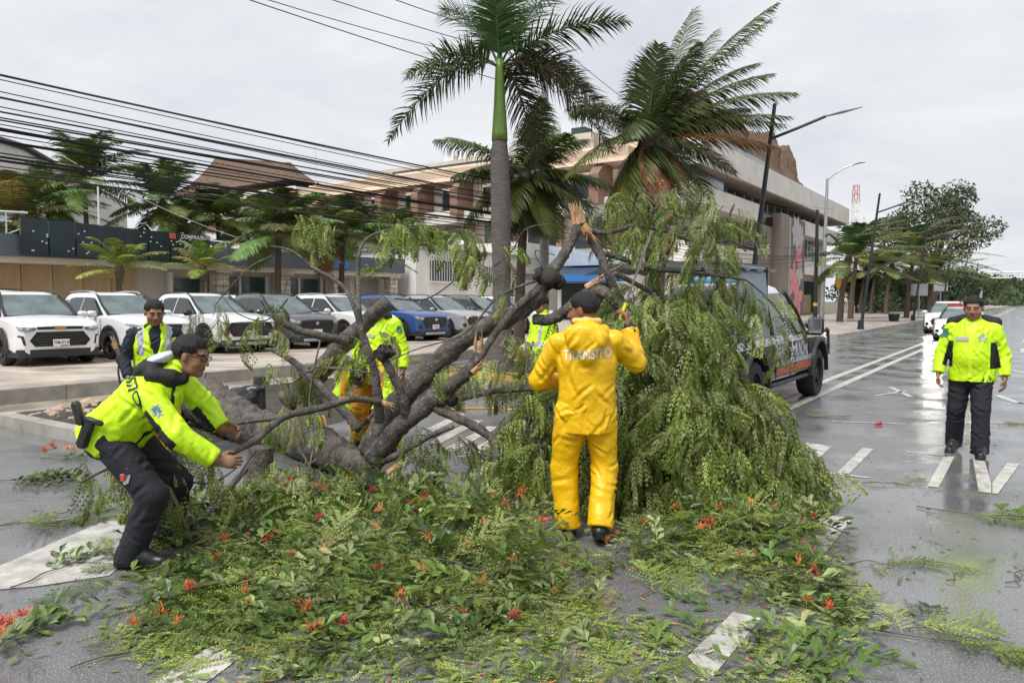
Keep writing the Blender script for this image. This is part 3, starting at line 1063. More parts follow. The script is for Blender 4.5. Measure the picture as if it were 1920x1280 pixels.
# ---- royal palm on the median (hero)
YR = 17.0
rb = P(939, 702, YR); rb.z = .14
roy = empty('royal_palm', rb, 0, 'tall royal palm with smooth grey bulging trunk and green crownshaft', 'palm tree')
H = P(937, 262, YR).z - rb.z
ringed_trunk(roy, [(-.02, 0, -.15), (0, 0, .5), (.02, 0, 1.6), (.0, 0, H * .72), (-.02, 0, H * .9), (-.02, 0, H)], [.36, .28, .205, .225, .215, .155], BARKP, rings=40, n=18)
H2 = P(937, 128, YR).z - rb.z
mb = MB(); mb.tube([(-.02, 0, H - .03), (-.02, 0, H + .15), (-.02, 0, (H + H2) / 2), (-.02, 0, H2), (-.02, 0, H2 + .25)], [.185, .18, .135, .10, .07], 14)
mb.build('crownshaft', SHAFT, roy, smooth='all')
rc = Vector((rb.x - .02, rb.y, rb.z + H2))
for k, (u, v, dy, h, c, tc_) in enumerate([
        (728, 262, .8, .95, (.045, .085, .03), None), (762, 145, -.9, .75, (.05, .10, .035), None), (1178, 40, -.6, .55, (.045, .095, .03), None),
        (1165, 245, -1.2, .75, (.05, .06, .028), (.06, .042, .03)), (955, -75, .5, .25, (.05, .13, .03), None), (925, -60, -.8, .2, (.05, .13, .035), None),
        (1012, 330, 1.3, 1.1, (.045, .065, .028), (.05, .05, .03)), (1100, 170, 1.6, .8, (.05, .075, .03), None), (830, 20, 1.4, .7, (.045, .09, .03), None), (1060, -40, 1.2, .4, (.045, .10, .03), None), (1150, 290, .5, 1.0, (.05, .05, .03), (.055, .038, .03))]):
    tip = P(u, v, YR + dy)
    ln = (tip - rc).length
    p1 = rc + (tip - rc) * .38 + Vector((0, 0, h * ln * .42))
    add_frond(roy, rb, rc, p1, tip, leaf=.80, pairs=115, droop=.6, wind=.25, plum=.85, segs=3, col=c, tipcol=tc_, seed=300 + k, wid=.019, rach=.045, fill=(.16, 1))
add_frond(roy, rb, rc, rc + Vector((0, 0, 1.4)), rc + Vector((.1, 0, 3.0)), leaf=.5, pairs=60, droop=.1, wind=.1, plum=.5, segs=2, col=(.06, .16, .03), seed=350, wid=.02, rach=.04, name='spear_leaf')

# ---- wind-torn coconut palm on the median (hero)
def hero_coconut(name, px_base, Y, crown_px, fr, label, seed, r0=.17):
    b = P(px_base, 640, Y); b.z = .14
    o = empty(name, b, 0, label, 'palm tree')
    c = P(*crown_px, Y)
    lc = c - b
    ringed_trunk(o, [(0, 0, -.15), (lc.x * .3, lc.y * .3, lc.z * .4), (lc.x * .7, lc.y * .7, lc.z * .75), lc], [r0 * 1.4, r0, r0 * .9, r0 * .9], BARKF, rings=22, n=10)
    mb = MB(); mb.tube([lc - Vector((0, 0, .7)), lc - Vector((0, 0, .1)), lc + Vector((0, 0, .6))], [r0, r0 * 1.7, r0 * .7], 10)
    mb.build('crown_base', BARKF, o, smooth='all')
    for k, f in enumerate(fr):
        u, v, dy, h = f[:4]
        cc = f[4] if len(f) > 4 else (.085, .135, .035)
        tcol = f[5] if len(f) > 5 else None
        tip = P(u, v, Y + dy)
        ln = (tip - c).length
        p1 = c + (tip - c) * .42 + Vector((0, 0, h * ln * .45))
        if k % 2 == 0:
            t2 = P(u + random.uniform(-35, 35), v + random.uniform(-25, 40), Y - dy + random.uniform(-.5, .5)); q1 = c + (t2 - c) * .42 + Vector((0, 0, h * ln * .42))
            add_frond(o, b, c, q1, t2, leaf=1.05, pairs=80, droop=1.2, wind=.75, segs=3, col=tuple(x * .85 for x in cc), tipcol=tcol, seed=seed + 60 + k, wid=.021, rach=.04, fill=(.14, 1))
        add_frond(o, b, c, p1, tip, leaf=1.12, pairs=88, droop=1.15 if v > 120 else .8, wind=.75, segs=3, col=cc, tipcol=tcol, seed=seed + k, wid=.021, rach=.045, fill=(.14, 1))
    for k in range(6):
        mb = MB()
        mb.lathe([(.0, -.15), (.1, -.1), (.135, 0), (.1, .1), (0, .15)], 9)
        q = mb.build('coconut', M('coconut_husk', (.32, .22, .04), .6), o, smooth='all')
        q.location = lc + Vector((math.cos(k * 1.05) * .28, math.sin(k * 1.05) * .28, -.3 - .06 * (k % 2)))
    return o
DK = (.07, .105, .038); OL = (.12, .155, .042); YO = (.42, .25, .05); BR = (.24, .105, .055)
hero_coconut('coconut_palm', 1222, 21.5, (1213, 268), [
    (1455, 8, -.8, .35), (1490, 175, -1, .45), (1470, 235, .6, .35), (1452, 275, -.5, .28, YO, BR), (1340, 60, 1.0, .25, DK), (1300, 20, .8, .2, DK), (1235, 85, -.6, .15, DK),
    (1180, 255, -.9, 2.3, DK), (1075, 215, .8, .85), (1060, 330, -.7, .85, OL), (1105, 480, .4, .75, OL), (1150, 470, -1.1, .6, (.15, .15, .04)), (1195, 490, .9, .55, OL),
    (1270, 430, -.4, .6, DK), (1330, 370, .8, .7, DK), (1405, 205, 1.2, .35, DK), (1420, 120, .3, .45), (1245, 400, -1.2, .5, BR, BR), (1380, 330, -1.0, .6, DK)],
    'coconut palm torn by wind with fronds swept over the pickup', 400)
hero_coconut('coconut_palm', 972, 22.5, (985, 335), [
    (818, 262, -.6, .45), (870, 420, .6, .7, OL), (920, 450, -1, .7, OL), (1095, 262, .6, .5, OL), (1125, 345, -.8, .55), (1090, 430, .4, .7, DK), (1040, 450, 1.2, .7, OL), (1005, 440, -.6, .5, DK),
    (900, 330, 1.4, .6, DK), (1060, 250, -1.2, .45), (1010, 210, .5, .3, DK), (850, 330, -.2, .55, DK), (1110, 395, 1.0, .6, DK), (955, 430, .3, .6, OL)],
    'coconut palm with shaggy brown trunk just behind the grey royal palm', 440, r0=.15)

# ---- palms round the car lot and shops
k = 0
LOTG = 'palms behind the parked cars'
for (px, t_, zp, L_, n_, lab) in [
        (30, 44, 415, 3.8, 15, 'big coconut palm beside the roof railing at the left of the shops'), (172, 47, 345, 4.0, 17, 'tall dark coconut palm rising above the dark message board'),
        (300, 46, 385, 3.6, 15, 'bushy coconut palm above the COMPRA/BUY lettering'), (415, 45, 410, 3.0, 13, 'pale coconut palm below the wood louvres of the hotel'),
        (520, 29, 432, 2.5, 14, 'coconut palm with bare trunk in front of the teal shop window'), (638, 29.5, 440, 2.7, 14, 'coconut palm leaning before the grey roller shutters'),
        (735, 43, 440, 3.2, 14, 'coconut palm rising behind the white workshop roof'), (105, 52, 390, 3.4, 12, 'coconut palm half hidden behind the tall dark palm'),
        (588, 47, 440, 3.2, 13, 'coconut palm crowded between two lot palms behind the shops'), (470, 48, 420, 3.0, 12, 'slim coconut palm behind the slate fascia near the hotel fins'),
        (355, 50, 425, 3.0, 12, 'small coconut palm between the bushy palm and the hotel'), (690, 46, 445, 3.0, 12, 'coconut palm under the sagging cables near the workshop'),
        (815, 44, 470, 2.8, 11, 'yellowing coconut palm over the barred workshop windows')]:
    b_, z_ = place_px(px, t_, zp)
    coconut_palm('coconut_palm', b_, max(2.0, z_), n_ + 9, L_ * 1.15, 20 + k, lab, LOTG, (random.uniform(-.3, .4), 0), pairs=54, segs=3, col=(.115, .175, .06) if k % 3 else (.15, .205, .06), wid=.046, r0=.16, leafl=1.05, dry=k % 2, wind=.32, el1=-30)
    k += 1
for (px, t_, zp, lab) in [(222, 30.5, 505, 'young bright green palm beside the boarded windows'), (378, 30.5, 505, 'young bright green palm beside the white door frame')]:
    b_, z_ = place_px(px, t_, zp)
    b_.z = .24
    coconut_palm('young_palm', b_, z_ - .3, 16, 2.3, 60 + k, lab, None, (.1, 0), col=(.17, .235, .045), pairs=34, segs=2, r0=.13, leafl=.5, wind=.15, dry=0, coconuts=False, wid=.026, el0=86, el1=5)
    k += 1

# ---- palms and trees along the pavement on the right
for (px, t_, zp, L_, n_, lab) in [
        (1574, 12, 490, 3.6, 15, 'wind bent palm beside the bare galvanised lamp post'), (1594, 13.2, 465, 3.4, 14, 'palm with thick grey trunk beside the yellow diamond sign'),
        (1699, 9.6, 482, 4.6, 17, 'tall palm with brown trunk and yellowing fronds beyond the white sign board'), (1660, 14.5, 500, 3.4, 13, 'palm between the leaning lamp post and the yellowing palm'),
        (1632, 16.5, 505, 3.2, 12, 'palm close to the hotel shopfront beside the stone pavement'), (1740, 10.2, 512, 3.4, 13, 'slender palm with pale green shaft under the broad tree'),
        (1612, 18, 510, 2.8, 11, 'small palm close to the hotel end wall')]:
    b_, z_ = place_px(px, t_, zp)
    b_.z = .12
    coconut_palm('pavement_palm', b_, z_, n_ + 8, L_ * 1.22, 80 + k, lab, 'palms along the pavement', (.5, -.1), pairs=50, segs=2, wind=.62, r0=.20, col=(.115, .16, .062), wid=.052, dry=0, el1=-15, leafl=1.05, dr=.8)
    k += 1
coconut_palm('pavement_palm', RP(33.5, 14.8), 5.0, 8, 2.6, 140, 'battered palm with rusty dead fronds before the hotel balconies', 'palms along the pavement', (.2, 0), pairs=34, wind=.6, dry=5, col=(.12, .15, .04))

def broad_tree(name, base, height, crad, nleaf, seed, label, group=None, leaf=.22, col=(.05, .085, .025), trunk_h=.35, flat=.8, parts=True, gaps=.35):
    rg = np.random.default_rng(seed)
    rr = random.Random(seed)
    o = empty(name, base, 0, label, 'tree', group)
    th = height * trunk_h
    r0 = height * .018 + .05
    mb = MB()
    mb.tube([(0, 0, -.2), (.05, 0, th * .6), (.0, .1, th)], [r0 * 1.4, r0, r0 * .85], 8)
    cents = []
    nb = 16
    for k in range(nb):
        a = k * 2.4 + rr.uniform(-.3, .3)
        e = rr.uniform(.1, 1.25)
        l = crad * rr.uniform(.6, .98)
        tip = Vector((math.cos(a) * math.cos(e) * l, math.sin(a) * math.cos(e) * l, th + (height - th) * (.18 + .74 * math.sin(e) * rr.uniform(.8, 1))))
        mid = Vector((tip.x * .45, tip.y * .45, th + (tip.z - th) * .5 + .2))
        mb.tube([(0, 0, th * .85), mid, tip], [r0 * .6, r0 * .35, r0 * .1], 5)
        cents += [tip, mid * .5 + tip * .5 + Vector((rr.uniform(-1, 1), rr.uniform(-1, 1), rr.uniform(-.3, .8))) * crad * .22]
    mb.build('trunk', BARK, o, smooth='all')
    cents = np.array([list(c) for c in cents])
    ci = rg.integers(0, len(cents), nleaf)
    off = rg.normal(0, 1, (nleaf, 3))
    off /= np.linalg.norm(off, axis=1, keepdims=True)
    rad = crad * gaps * rg.uniform(.25, 1.0, (nleaf, 1)) ** .6
    Pp = cents[ci] + off * rad * np.array([1, 1, flat])
    a = rg.normal(0, 1, (nleaf, 3)); a /= np.linalg.norm(a, axis=1, keepdims=True)
    b = np.cross(a, rg.normal(0, 1, (nleaf, 3))); b /= np.linalg.norm(b, axis=1, keepdims=True)
    sz = leaf * rg.uniform(.6, 1.3, (nleaf, 1))
    V = np.stack([Pp - a * sz, Pp + b * sz * .45, Pp + a * sz, Pp - b * sz * .45], 1).reshape(-1, 3)
    F = np.arange(nleaf * 4).reshape(-1, 4)
    clump = rg.uniform(.6, 1.35, len(cents))
    cc = np.array(col)[None] * (clump[ci] * rg.uniform(.7, 1.3, nleaf))[:, None]
    q = link('crown', np_mesh('crown', V, F, [TLEAF], cols=np.repeat(cc, 4, 0)), o)
    return o

b_ = RP(st_from_px(1748, 11.5), 11.5)
broad_tree('broadleaf_tree', b_, 19, 7.0, 9000, 5, 'tall airy broadleaf tree with ragged crown behind the pavement palms', leaf=.28, col=(.085, .11, .055), gaps=.34)
TG = 'trees beyond the pavement'
for i, (px, t_, h, cr, lab) in enumerate([
        (1605, 19, 7.0, 3.4, 'dense dark tree close behind the diamond sign'), (1650, 19, 7.5, 4.0, 'dense dark tree between the pavement palms and the hotel'), (1690, 17, 8, 4.2, 'round dark tree behind the yellowing palm'),
        (1730, 16, 8.5, 4.5, 'spreading dark tree below the tall airy tree'), (1765, 15, 9, 4.8, 'leafy tree over the far parked cars'), (1785, 12, 9, 4.4, 'tree standing behind the walking officer'),
        (1815, 12, 9, 4.5, 'light green tree beside the far lamp posts'), (1838, 11, 8.5, 4.6, 'airy spreading tree short of the yellow gantry post'), (1862, 14, 8, 5.5, 'tree just behind the overhead gantry'), (1893, 9, 9, 6.0, 'farthest bushy tree at the end of the road'), (1915, 8, 8, 6, 'low trees at the vanishing end of the road')]):
    s_ = min(430, st_from_px(px, t_))
    b_ = RP(s_, t_)
    k_ = max(1.0, b_.y / 110)
    b_ = RP(s_, t_)
    broad_tree('street_tree', b_, h * (.85 + .3 * (k_ - 1)), cr * (.9 + .35 * (k_ - 1)), 2600, 40 + i, lab, TG, leaf=.34 * (.8 + .45 * (k_ - 1)), col=(.052, .085, .03) if i < 6 else (.075, .115, .04), trunk_h=.22, gaps=.5)

# far wood closing the view at the end of the road
rg_ = np.random.default_rng(77)
m = 12000
ss = rg_.uniform(300, 560, m); tt = np.where(rg_.random(m) < .55, rg_.uniform(3, 60, m), rg_.uniform(-110, 3, m))
ss = np.where(tt < -26, ss * rg_.uniform(.15, 1, m), ss + np.where(tt < 3, 150, 0)); zz = rg_.uniform(0, 1, m) ** .8 * (6 + 3 * np.sin(ss * .11) + 2 * np.sin(tt * .5 + ss * .05))
Pp = np.stack([ss * RD.x + tt * RN.x, ss * RD.y + tt * RN.y, zz], 1)
a = rg_.normal(0, 1, (m, 3)); a /= np.linalg.norm(a, axis=1, keepdims=True)
b = np.cross(a, rg_.normal(0, 1, (m, 3))); b /= np.linalg.norm(b, axis=1, keepdims=True)
sz = rg_.uniform(.6, 1.5, (m, 1))
V = np.stack([Pp - a * sz, Pp + b * sz * .5, Pp + a * sz, Pp - b * sz * .5], 1).reshape(-1, 3)
cc = np.array((.08, .115, .05))[None] * rg_.uniform(.6, 1.3, (m, 1))
ob = link('far_wood', np_mesh('far_wood', V, np.arange(m * 4).reshape(-1, 4), [TLEAF], cols=np.repeat(cc, 4, 0)))
tag(ob, 'hazy belt of trees closing the far end of the road', 'trees', kind='stuff')

m = 9000
ss = rg_.uniform(108, 260, m); tt = rg_.uniform(15.5, 20.3, m); zz = .14 + rg_.uniform(0, 1, m) * (2.6 + 1.1 * np.sin(ss * .35) + .7 * np.sin(ss * .83 + tt))
Pp = np.stack([ss * RD.x + tt * RN.x, ss * RD.y + tt * RN.y, zz], 1)
a = rg_.normal(0, 1, (m, 3)); a /= np.linalg.norm(a, axis=1, keepdims=True)
b = np.cross(a, rg_.normal(0, 1, (m, 3))); b /= np.linalg.norm(b, axis=1, keepdims=True)
sz = rg_.uniform(.18, .42, (m, 1))
V = np.stack([Pp - a * sz, Pp + b * sz * .5, Pp + a * sz, Pp - b * sz * .5], 1).reshape(-1, 3)
cc = np.array((.06, .09, .035))[None] * rg_.uniform(.55, 1.35, (m, 1))
ob = link('shrub_belt', np_mesh('shrub_belt', V, np.arange(m * 4).reshape(-1, 4), [TLEAF], cols=np.repeat(cc, 4, 0)))
tag(ob, 'dark shrubs growing along the back of the pavement', 'shrubs', kind='stuff')
# ------------------------------------------------------------------ vehicles (local: x forward, y left, z up)
TYRE = M('tyre_rubber', (.018, .018, .019), .7, var=.2, vs=6)
RIMM = M('alloy_rim', (.30, .31, .32), .3, metal=.8)
RIMD = M('dark_rim', (.035, .035, .037), .4, metal=.5)
BLKP = M('black_plastic', (.02, .021, .022), .5, var=.2, vs=6)
CGLASS = M('car_glass', (.075, .095, .095), .04, spec=.75, col2=(.15, .19, .19), vs=2.2, detail=3)
SGLASS = M('car_side_glass', (.028, .034, .036), .04, spec=.75)
LAMP = M('headlamp_lens', (.55, .57, .60), .08, metal=.3, col2=(.12, .12, .13), vs=9)
CHROME = M('chrome', (.75, .75, .76), .12, metal=1)
PLATE = M('number_plate', (.75, .75, .73), .5)
PLTXT = M('plate_text', (.03, .03, .035), .6)
GOLD = M('gold_badge', (.55, .34, .08), .3, metal=.6)
REDL = M('red_lens', (.45, .015, .012), .2)
def carpaint(name, c):
    return M(name, c, .28, coat=.6, var=.04, vs=1.5)
P_WHITE = carpaint('white_car_paint', (.74, .74, .735))
P_GREY = carpaint('graphite_car_paint', (.085, .088, .095))
P_BLUE = carpaint('blue_car_paint', (.025, .075, .23))
P_SILV = carpaint('silver_car_paint', (.34, .345, .36))
P_DARK = carpaint('dark_grey_car_paint', (.12, .125, .135))

def catmull(tbl, x):
    xs = [r[0] for r in tbl]
    i = max(0, min(len(xs) - 2, next((k for k in range(len(xs) - 1) if xs[k + 1] >= x), len(xs) - 2)))
    f = (x - xs[i]) / (xs[i + 1] - xs[i])
    f = f * f * (3 - 2 * f) * .5 + f * .5
    return [a * (1 - f) + b * f for a, b in zip(tbl[i][1:], tbl[i + 1][1:])]

def loft_body(tbl, xs, sect):
    """tbl rows (x, hw, top, bot); sect(hw,top,bot) -> half section points (y,z) from bottom centre to top centre"""
    vs, fs = [], []
    m = None
    for x in xs:
        hw, top, bot = catmull(tbl, x)[:3]
        h = sect(hw, top, bot, x)
        full = h + [(-y, z) for y, z in reversed(h[1:-1])]
        m = len(full)
        vs += [(x + (dx if False else 0), y, z) for (y, z) in full for dx in (0,)]
    for i in range(len(xs) - 1):
        for k in range(m):
            fs.append((i * m + k, i * m + (k + 1) % m, (i + 1) * m + (k + 1) % m, (i + 1) * m + k))
    fs.append(tuple(range(m)))
    fs.append(tuple((len(xs) - 1) * m + k for k in reversed(range(m))))
    return vs, fs

def cut(me, cutters):
    """boolean difference with cylinders across y: (x, z, r, y0, y1)"""
    o = bpy.data.objects.new('tmp', me); COL.objects.link(o)
    tmp = [o]
    for (x, z, r, y0, y1) in cutters:
        mb = MB(); mb.lathe([(r, y0), (r, y1)], 28, 'Y', (x, 0, z))
        n = 28
        mb.f.append(list(range(n))); mb.m.append(0)
        mb.f.append(list(range(2 * n - 1, n - 1, -1))); mb.m.append(0)
        c = link('cut', mb.mesh('cut', BLKP)); tmp.append(c)
        md = o.modifiers.new('b', 'BOOLEAN'); md.operation = 'DIFFERENCE'; md.object = c; md.solver = 'EXACT'
    dg = bpy.context.evaluated_depsgraph_get()
    r = bpy.data.meshes.new_from_object(o.evaluated_get(dg))
    for t in tmp: bpy.data.objects.remove(t)
    r.polygons.foreach_set('use_smooth', [True] * len(r.polygons))
    try: r.set_sharp_from_angle(angle=math.radians(35))
    except Exception: pass
    return r

def wheel(parent, x, y, r, w, side, rim=RIMM, spokes=5, name='wheel'):
    mb = MB()
    h = w / 2
    mb.lathe([(r * .62, -h), (r * .93, -h), (r, -h * .65), (r, h * .65), (r * .93, h), (r * .62, h), (r * .6, h * .5), (r * .6, -h * .5)], 28, 'Y', close=True)
    wh = mb.build(name, TYRE, parent, smooth=True)
    wh.location = (x, y, r)
    mb = MB()
    o = side * h * .72
    mb.lathe([(r * .63, o), (r * .60, o - side * .01), (r * .57, o - side * .05)], 28, 'Y')
    mb.lathe([(r * .58, o - side * .07), (0.001, o - side * .07)], 28, 'Y', mi=1)
    mb.lathe([(r * .15, o - side * .05), (r * .13, o + side * .0), (.001, o + side * .005)], 16, 'Y')
    for k in range(spokes):
        a = 2 * math.pi * k / spokes + .3
        R = Matrix.Rotation(-a, 3, 'Y')
        mb.box(R @ Vector((r * .36, o - side * .025, 0)), (r * .46, .035, r * .13), R)
    mb.build('rim', [rim, BLKP], wh, smooth=True)
    return wh

SUVC = {}
SUVT = [(-2.2, .66, .92, .42), (-2.14, .80, 1.02, .30), (-1.95, .87, 1.07, .23), (-1.2, .905, 1.06, .20), (0, .91, 1.03, .20), (.85, .91, 1.07, .20), (1.3, .905, 1.06, .20), (1.75, .89, 1.01, .20), (2.02, .85, .95, .20), (2.14, .79, .90, .22), (2.20, .70, .84, .26)]
def suv_sect(hw, top, bot, x):
    return [(0, bot), (hw * .55, bot), (hw * .86, bot + .01), (hw * .965, bot + .07), (hw * .995, bot + .18), (hw, .56), (hw * .985, .70), (hw * .995, .80 if top > .86 else top - .07), (hw * .975, top - .05), (hw * .90, top - .008), (hw * .72, top + .012), (hw * .4, top + .03), (0, top + .036)]

def side_y(z):
    return .835 - (z - 1.02) * .37

def make_suv(name, paint, style, label, group, plate='', rim=RIMM, rails=True):
    o = empty(name, (0, 0, 0), 0, label, 'car', group)
    key = 'suv_body'
    if key not in bpy.data.meshes:
        xs = [-2.2 + 4.4 * (k / 44) for k in range(45)]
        v, f = loft_body(SUVT, xs, suv_sect)
        mb = MB(); mb.add(v, f)
        me = mb.mesh('raw', P_WHITE)
        me = cut(me, [(1.34, .36, .42, .52, 1.2), (1.34, .36, .42, -1.2, -.52), (-1.3, .36, .42, .52, 1.2), (-1.3, .36, .42, -1.2, -.52)])
        me.name = key
        # greenhouse
        mb = MB()
        lv = [(1.0, 1.02, -2.02, .845), (1.12, .82, -2.0, .80), (1.28, .56, -1.93, .74), (1.42, .33, -1.84, .69), (1.54, .12, -1.72, .645), (1.61, -.06, -1.58, .60), (1.645, -.35, -1.3, .50), (1.655, -.6, -1.0, .30)]
        n = 40
        vs = []
        for (z, xf, xr, hw) in lv:
            cx, ax = (xf + xr) / 2, (xf - xr) / 2
            for k in range(n):
                a = 2 * math.pi * k / n
                c_, s_ = math.cos(a), math.sin(a)
                ex = 2 / 5.0
                vs.append((cx + ax * math.copysign(abs(c_) ** ex, c_), hw * math.copysign(abs(s_) ** ex, s_), z))
        fs = []
        for i in range(len(lv) - 1):
            for k in range(n):
                fs.append((i * n + k, i * n + (k + 1) % n, (i + 1) * n + (k + 1) % n, (i + 1) * n + k))
        fs.append(tuple((len(lv) - 1) * n + k for k in range(n)))
        mb.add(vs, fs)
        g = mb.mesh('suv_cabin', P_WHITE, smooth='all')
        # windscreen
        mb = MB()
        nu, nv = 10, 5
        vs = []
        for i in range(nv + 1):
            v_ = i / nv
            z = 1.075 + v_ * .475
            hw = .745 - .145 * v_
            xf = .955 - v_ * .835
            for k in range(nu + 1):
                y = hw * (2 * k / nu - 1)
                vs.append((xf + .075 - .14 * (y / hw) ** 4 * .6 - .012, y, z + .02))
        fs = [(i * (nu + 1) + k, i * (nu + 1) + k + 1, (i + 1) * (nu + 1) + k + 1, (i + 1) * (nu + 1) + k) for i in range(nv) for k in range(nu)]
        mb.add(vs, fs); mb.mesh('suv_windscreen', CGLASS, smooth='all')
        mb = MB()
        mb.box((1.0, 0, 1.085), (.08, 1.42, .03))
        mb.mesh('suv_cowl', BLKP, smooth=True)
        wins = {'suv_window_front': [(.78, 1.075), (.36, 1.33), (.12, 1.475), (.0, 1.51), (-.36, 1.52), (-.38, 1.06)],
                'suv_window_rear': [(-.44, 1.06), (-.42, 1.52), (-.95, 1.515), (-1.15, 1.48), (-1.24, 1.08)],
                'suv_window_quarter': [(-1.31, 1.09), (-1.23, 1.46), (-1.55, 1.40), (-1.78, 1.18)]}
        for nm, poly in wins.items():
            for sgn, sx in ((1, 'l'), (-1, 'r')):
                mb = MB()
                a = [(x, sgn * (side_y(z) + .012), z) for x, z in poly]
                b = [(x, sgn * (side_y(z) - .05), z) for x, z in poly]
                m = len(poly)
                mb.add(a + b, [tuple(range(m)), tuple(range(2 * m - 1, m - 1, -1))] + [(i, (i + 1) % m, m + (i + 1) % m, m + i) for i in range(m)])
                mb.mesh(nm + '_' + sx, SGLASS)
        mb = MB()
        mb.box((-1.96, 0, 1.30), (.05, 1.25, .36), Matrix.Rotation(-.28, 3, 'Y')); mb.mesh('suv_rear_window', SGLASS)
        # cladding arches, sill
        for xw in (1.34, -1.3):
            for sgn in (-1, 1):
                mb = MB()
                vs = []
                n = 17
                for k in range(n):
                    a = -.12 + (math.pi + .24) * k / (n - 1)
                    for (r, y) in ((.415, .905), (.415, .925), (.475, .922), (.482, .90)):
                        vs.append((xw + r * math.cos(a), sgn * y, .36 + r * math.sin(a)))
                fs = [(i * 4 + k, i * 4 + k + 1, i * 4 + k + 5, i * 4 + k + 4) for i in range(n - 1) for k in range(3)]
                mb.add(vs, fs)
                mb.mesh('suv_arch%d%d' % (xw > 0, sgn > 0), BLKP, smooth=True)
                mb = MB()
                mb.lathe([(.43, sgn * .5), (.43, sgn * .515)], 24, 'Y', (xw, 0, .36))
                mb.lathe([(.43, sgn * .515), (.001, sgn * .515)], 24, 'Y', (xw, 0, .36))
                mb.mesh('suv_well%d%d' % (xw > 0, sgn > 0), BLKP)
        for sgn in (-1, 1):
            mb = MB()
            mb.box((0, sgn * .895, .27), (1.78, .06, .16), bev=.02)
            mb.mesh('suv_sill%d' % (sgn > 0), BLKP, smooth=True)
            for i_, x0 in enumerate((-.40, .95, -1.27)):
                mb = MB()
                mb.tube([(x0, sgn * .918, .98), (x0 + .01, sgn * .916, .7), (x0 + (.05 if x0 < -1 else 0), sgn * .916, .40)], .006, 4)
                mb.mesh('suv_seam%d%d' % (i_, sgn > 0), BLKP)
            mb = MB()
            mb.tube([(.05, sgn * .56, 1.60), (-.1, sgn * .57, 1.665), (-.7, sgn * .57, 1.685), (-1.4, sgn * .56, 1.65), (-1.6, sgn * .54, 1.58)], .018, 6)
            mb.mesh('suv_rail%d' % (sgn > 0), BLKP, smooth=True)
            mb = MB()
            mb.tube([(.99, sgn * .72, 1.085), (.60, sgn * .70, 1.33), (.17, sgn * .60, 1.57)], [.035, .03, .03], 6)
            mb.mesh('suv_pillar%d' % (sgn > 0), BLKP, smooth=True)
        mb = MB()
        mb.box((0, 0, 0), (.13, .24, .16), bev=.05); mb.mesh('suv_mirror', P_WHITE, smooth=True)
        mb = MB()
        mb.box((0, 0, 0), (.2, .03, .035), bev=.01); mb.mesh('suv_handle', CHROME, smooth=True)
    def part(nm, me, mat=None, parent=o, loc=None):
        q = link(nm, bpy.data.meshes[me], parent)
        if mat is not None:
            q.material_slots[0].link = 'OBJECT'; q.material_slots[0].material = mat
        if loc: q.location = loc
        return q
    body = part('body', 'suv_body', paint)
    for i_ in range(3):
        for b_ in (0, 1): part('door_seam', 'suv_seam%d%d' % (i_, b_), None, body)
    cab = part('cabin', 'suv_cabin', paint)
    for b_ in (0, 1): part('pillar', 'suv_pillar%d' % b_, None, cab)
    part('cowl', 'suv_cowl', None, cab)
    part('windscreen', 'suv_windscreen')
    for nm in ('suv_window_front', 'suv_window_rear', 'suv_window_quarter'):
        for sx in 'lr': part('side_window', nm + '_' + sx)
    part('rear_window', 'suv_rear_window')
    for a_ in (0, 1):
        part('sill', 'suv_sill%d' % a_)
        if rails: part('roof_rail', 'suv_rail%d' % a_, CHROME if style == 1 else None)
        for b_ in (0, 1):
            part('wheel_arch', 'suv_arch%d%d' % (a_, b_)); part('wheel_well', 'suv_well%d%d' % (a_, b_))
    for sgn in (-1, 1):
        part('mirror', 'suv_mirror', BLKP if style == 2 else paint, o, (.66, sgn * .97, 1.10))
        for xh in (-.22, -1.1): part('door_handle', 'suv_handle', paint, o, (xh, sgn * .918, .93))
        for xw in (1.34, -1.3):
            wheel(o, xw, sgn * .80, .355, .23, sgn, rim)
    # front end by style
    X = 2.205
    def pl(nm, mat, poly, x0=2.13, x1=X, parent=o, smooth=False):
        mb = MB(); mb.prism(poly, x0, x1, 'X'); return mb.build(nm, mat, parent)
    if 'bvh' not in SUVC:
        bm = bmesh.new(); bm.from_mesh(bpy.data.meshes['suv_body']); SUVC['bvh'] = BVHTree.FromBMesh(bm); bm.free()
    def front_x(y, z):
        h = SUVC['bvh'].ray_cast(Vector((4, y, z)), Vector((-1, 0, 0)))
        return h[0].x if h[0] else 1.85
    def lampshape(nm, pts, mat, depth=.30, inset=.0):
        """lamp laid onto the rounded corner of the body: pts (y,z)"""
        N = 10
        ys = [p[0] for p in pts]
        y0, y1 = min(ys), max(ys)
        def span(y):
            zs = []
            for i in range(len(pts)):
                (a, za), (b, zb) = pts[i], pts[(i + 1) % len(pts)]
                if a != b and min(a, b) - 1e-9 <= y <= max(a, b) + 1e-9: zs.append(za + (zb - za) * (y - a) / (b - a))
            return min(zs), max(zs)
        for sgn in (-1, 1):
            mb = MB(); vs = []
            for i in range(N + 1):
                y = y0 + (y1 - y0) * (.001 + .998 * i / N)
                za, zb = span(y)
                for k in range(4):
                    z = za + (zb - za) * k / 3
                    vs.append((min(2.22, max(1.5, front_x(sgn * y, z))) + .014 - inset, sgn * (y + .006), z + .004))
            mb.add(vs, [(i * 4 + k, i * 4 + k + 1, i * 4 + k + 5, i * 4 + k + 4) for i in range(N) for k in range(3)])
            q = mb.build(nm, mat, o)
            if nm == 'headlamp':
                for f_ in (.45, .72):
                    yy = y0 + (y1 - y0) * f_; za, zb = span(yy); zz = (za + zb) / 2; xx = front_x(sgn * yy, zz) + .01
                    mb = MB(); mb.lathe([(.036, xx + .004), (.032, xx + .016), (.001, xx + .018)], 12, 'X', (0, sgn * yy, zz))
                    mb.build('projector', CHROME, q)
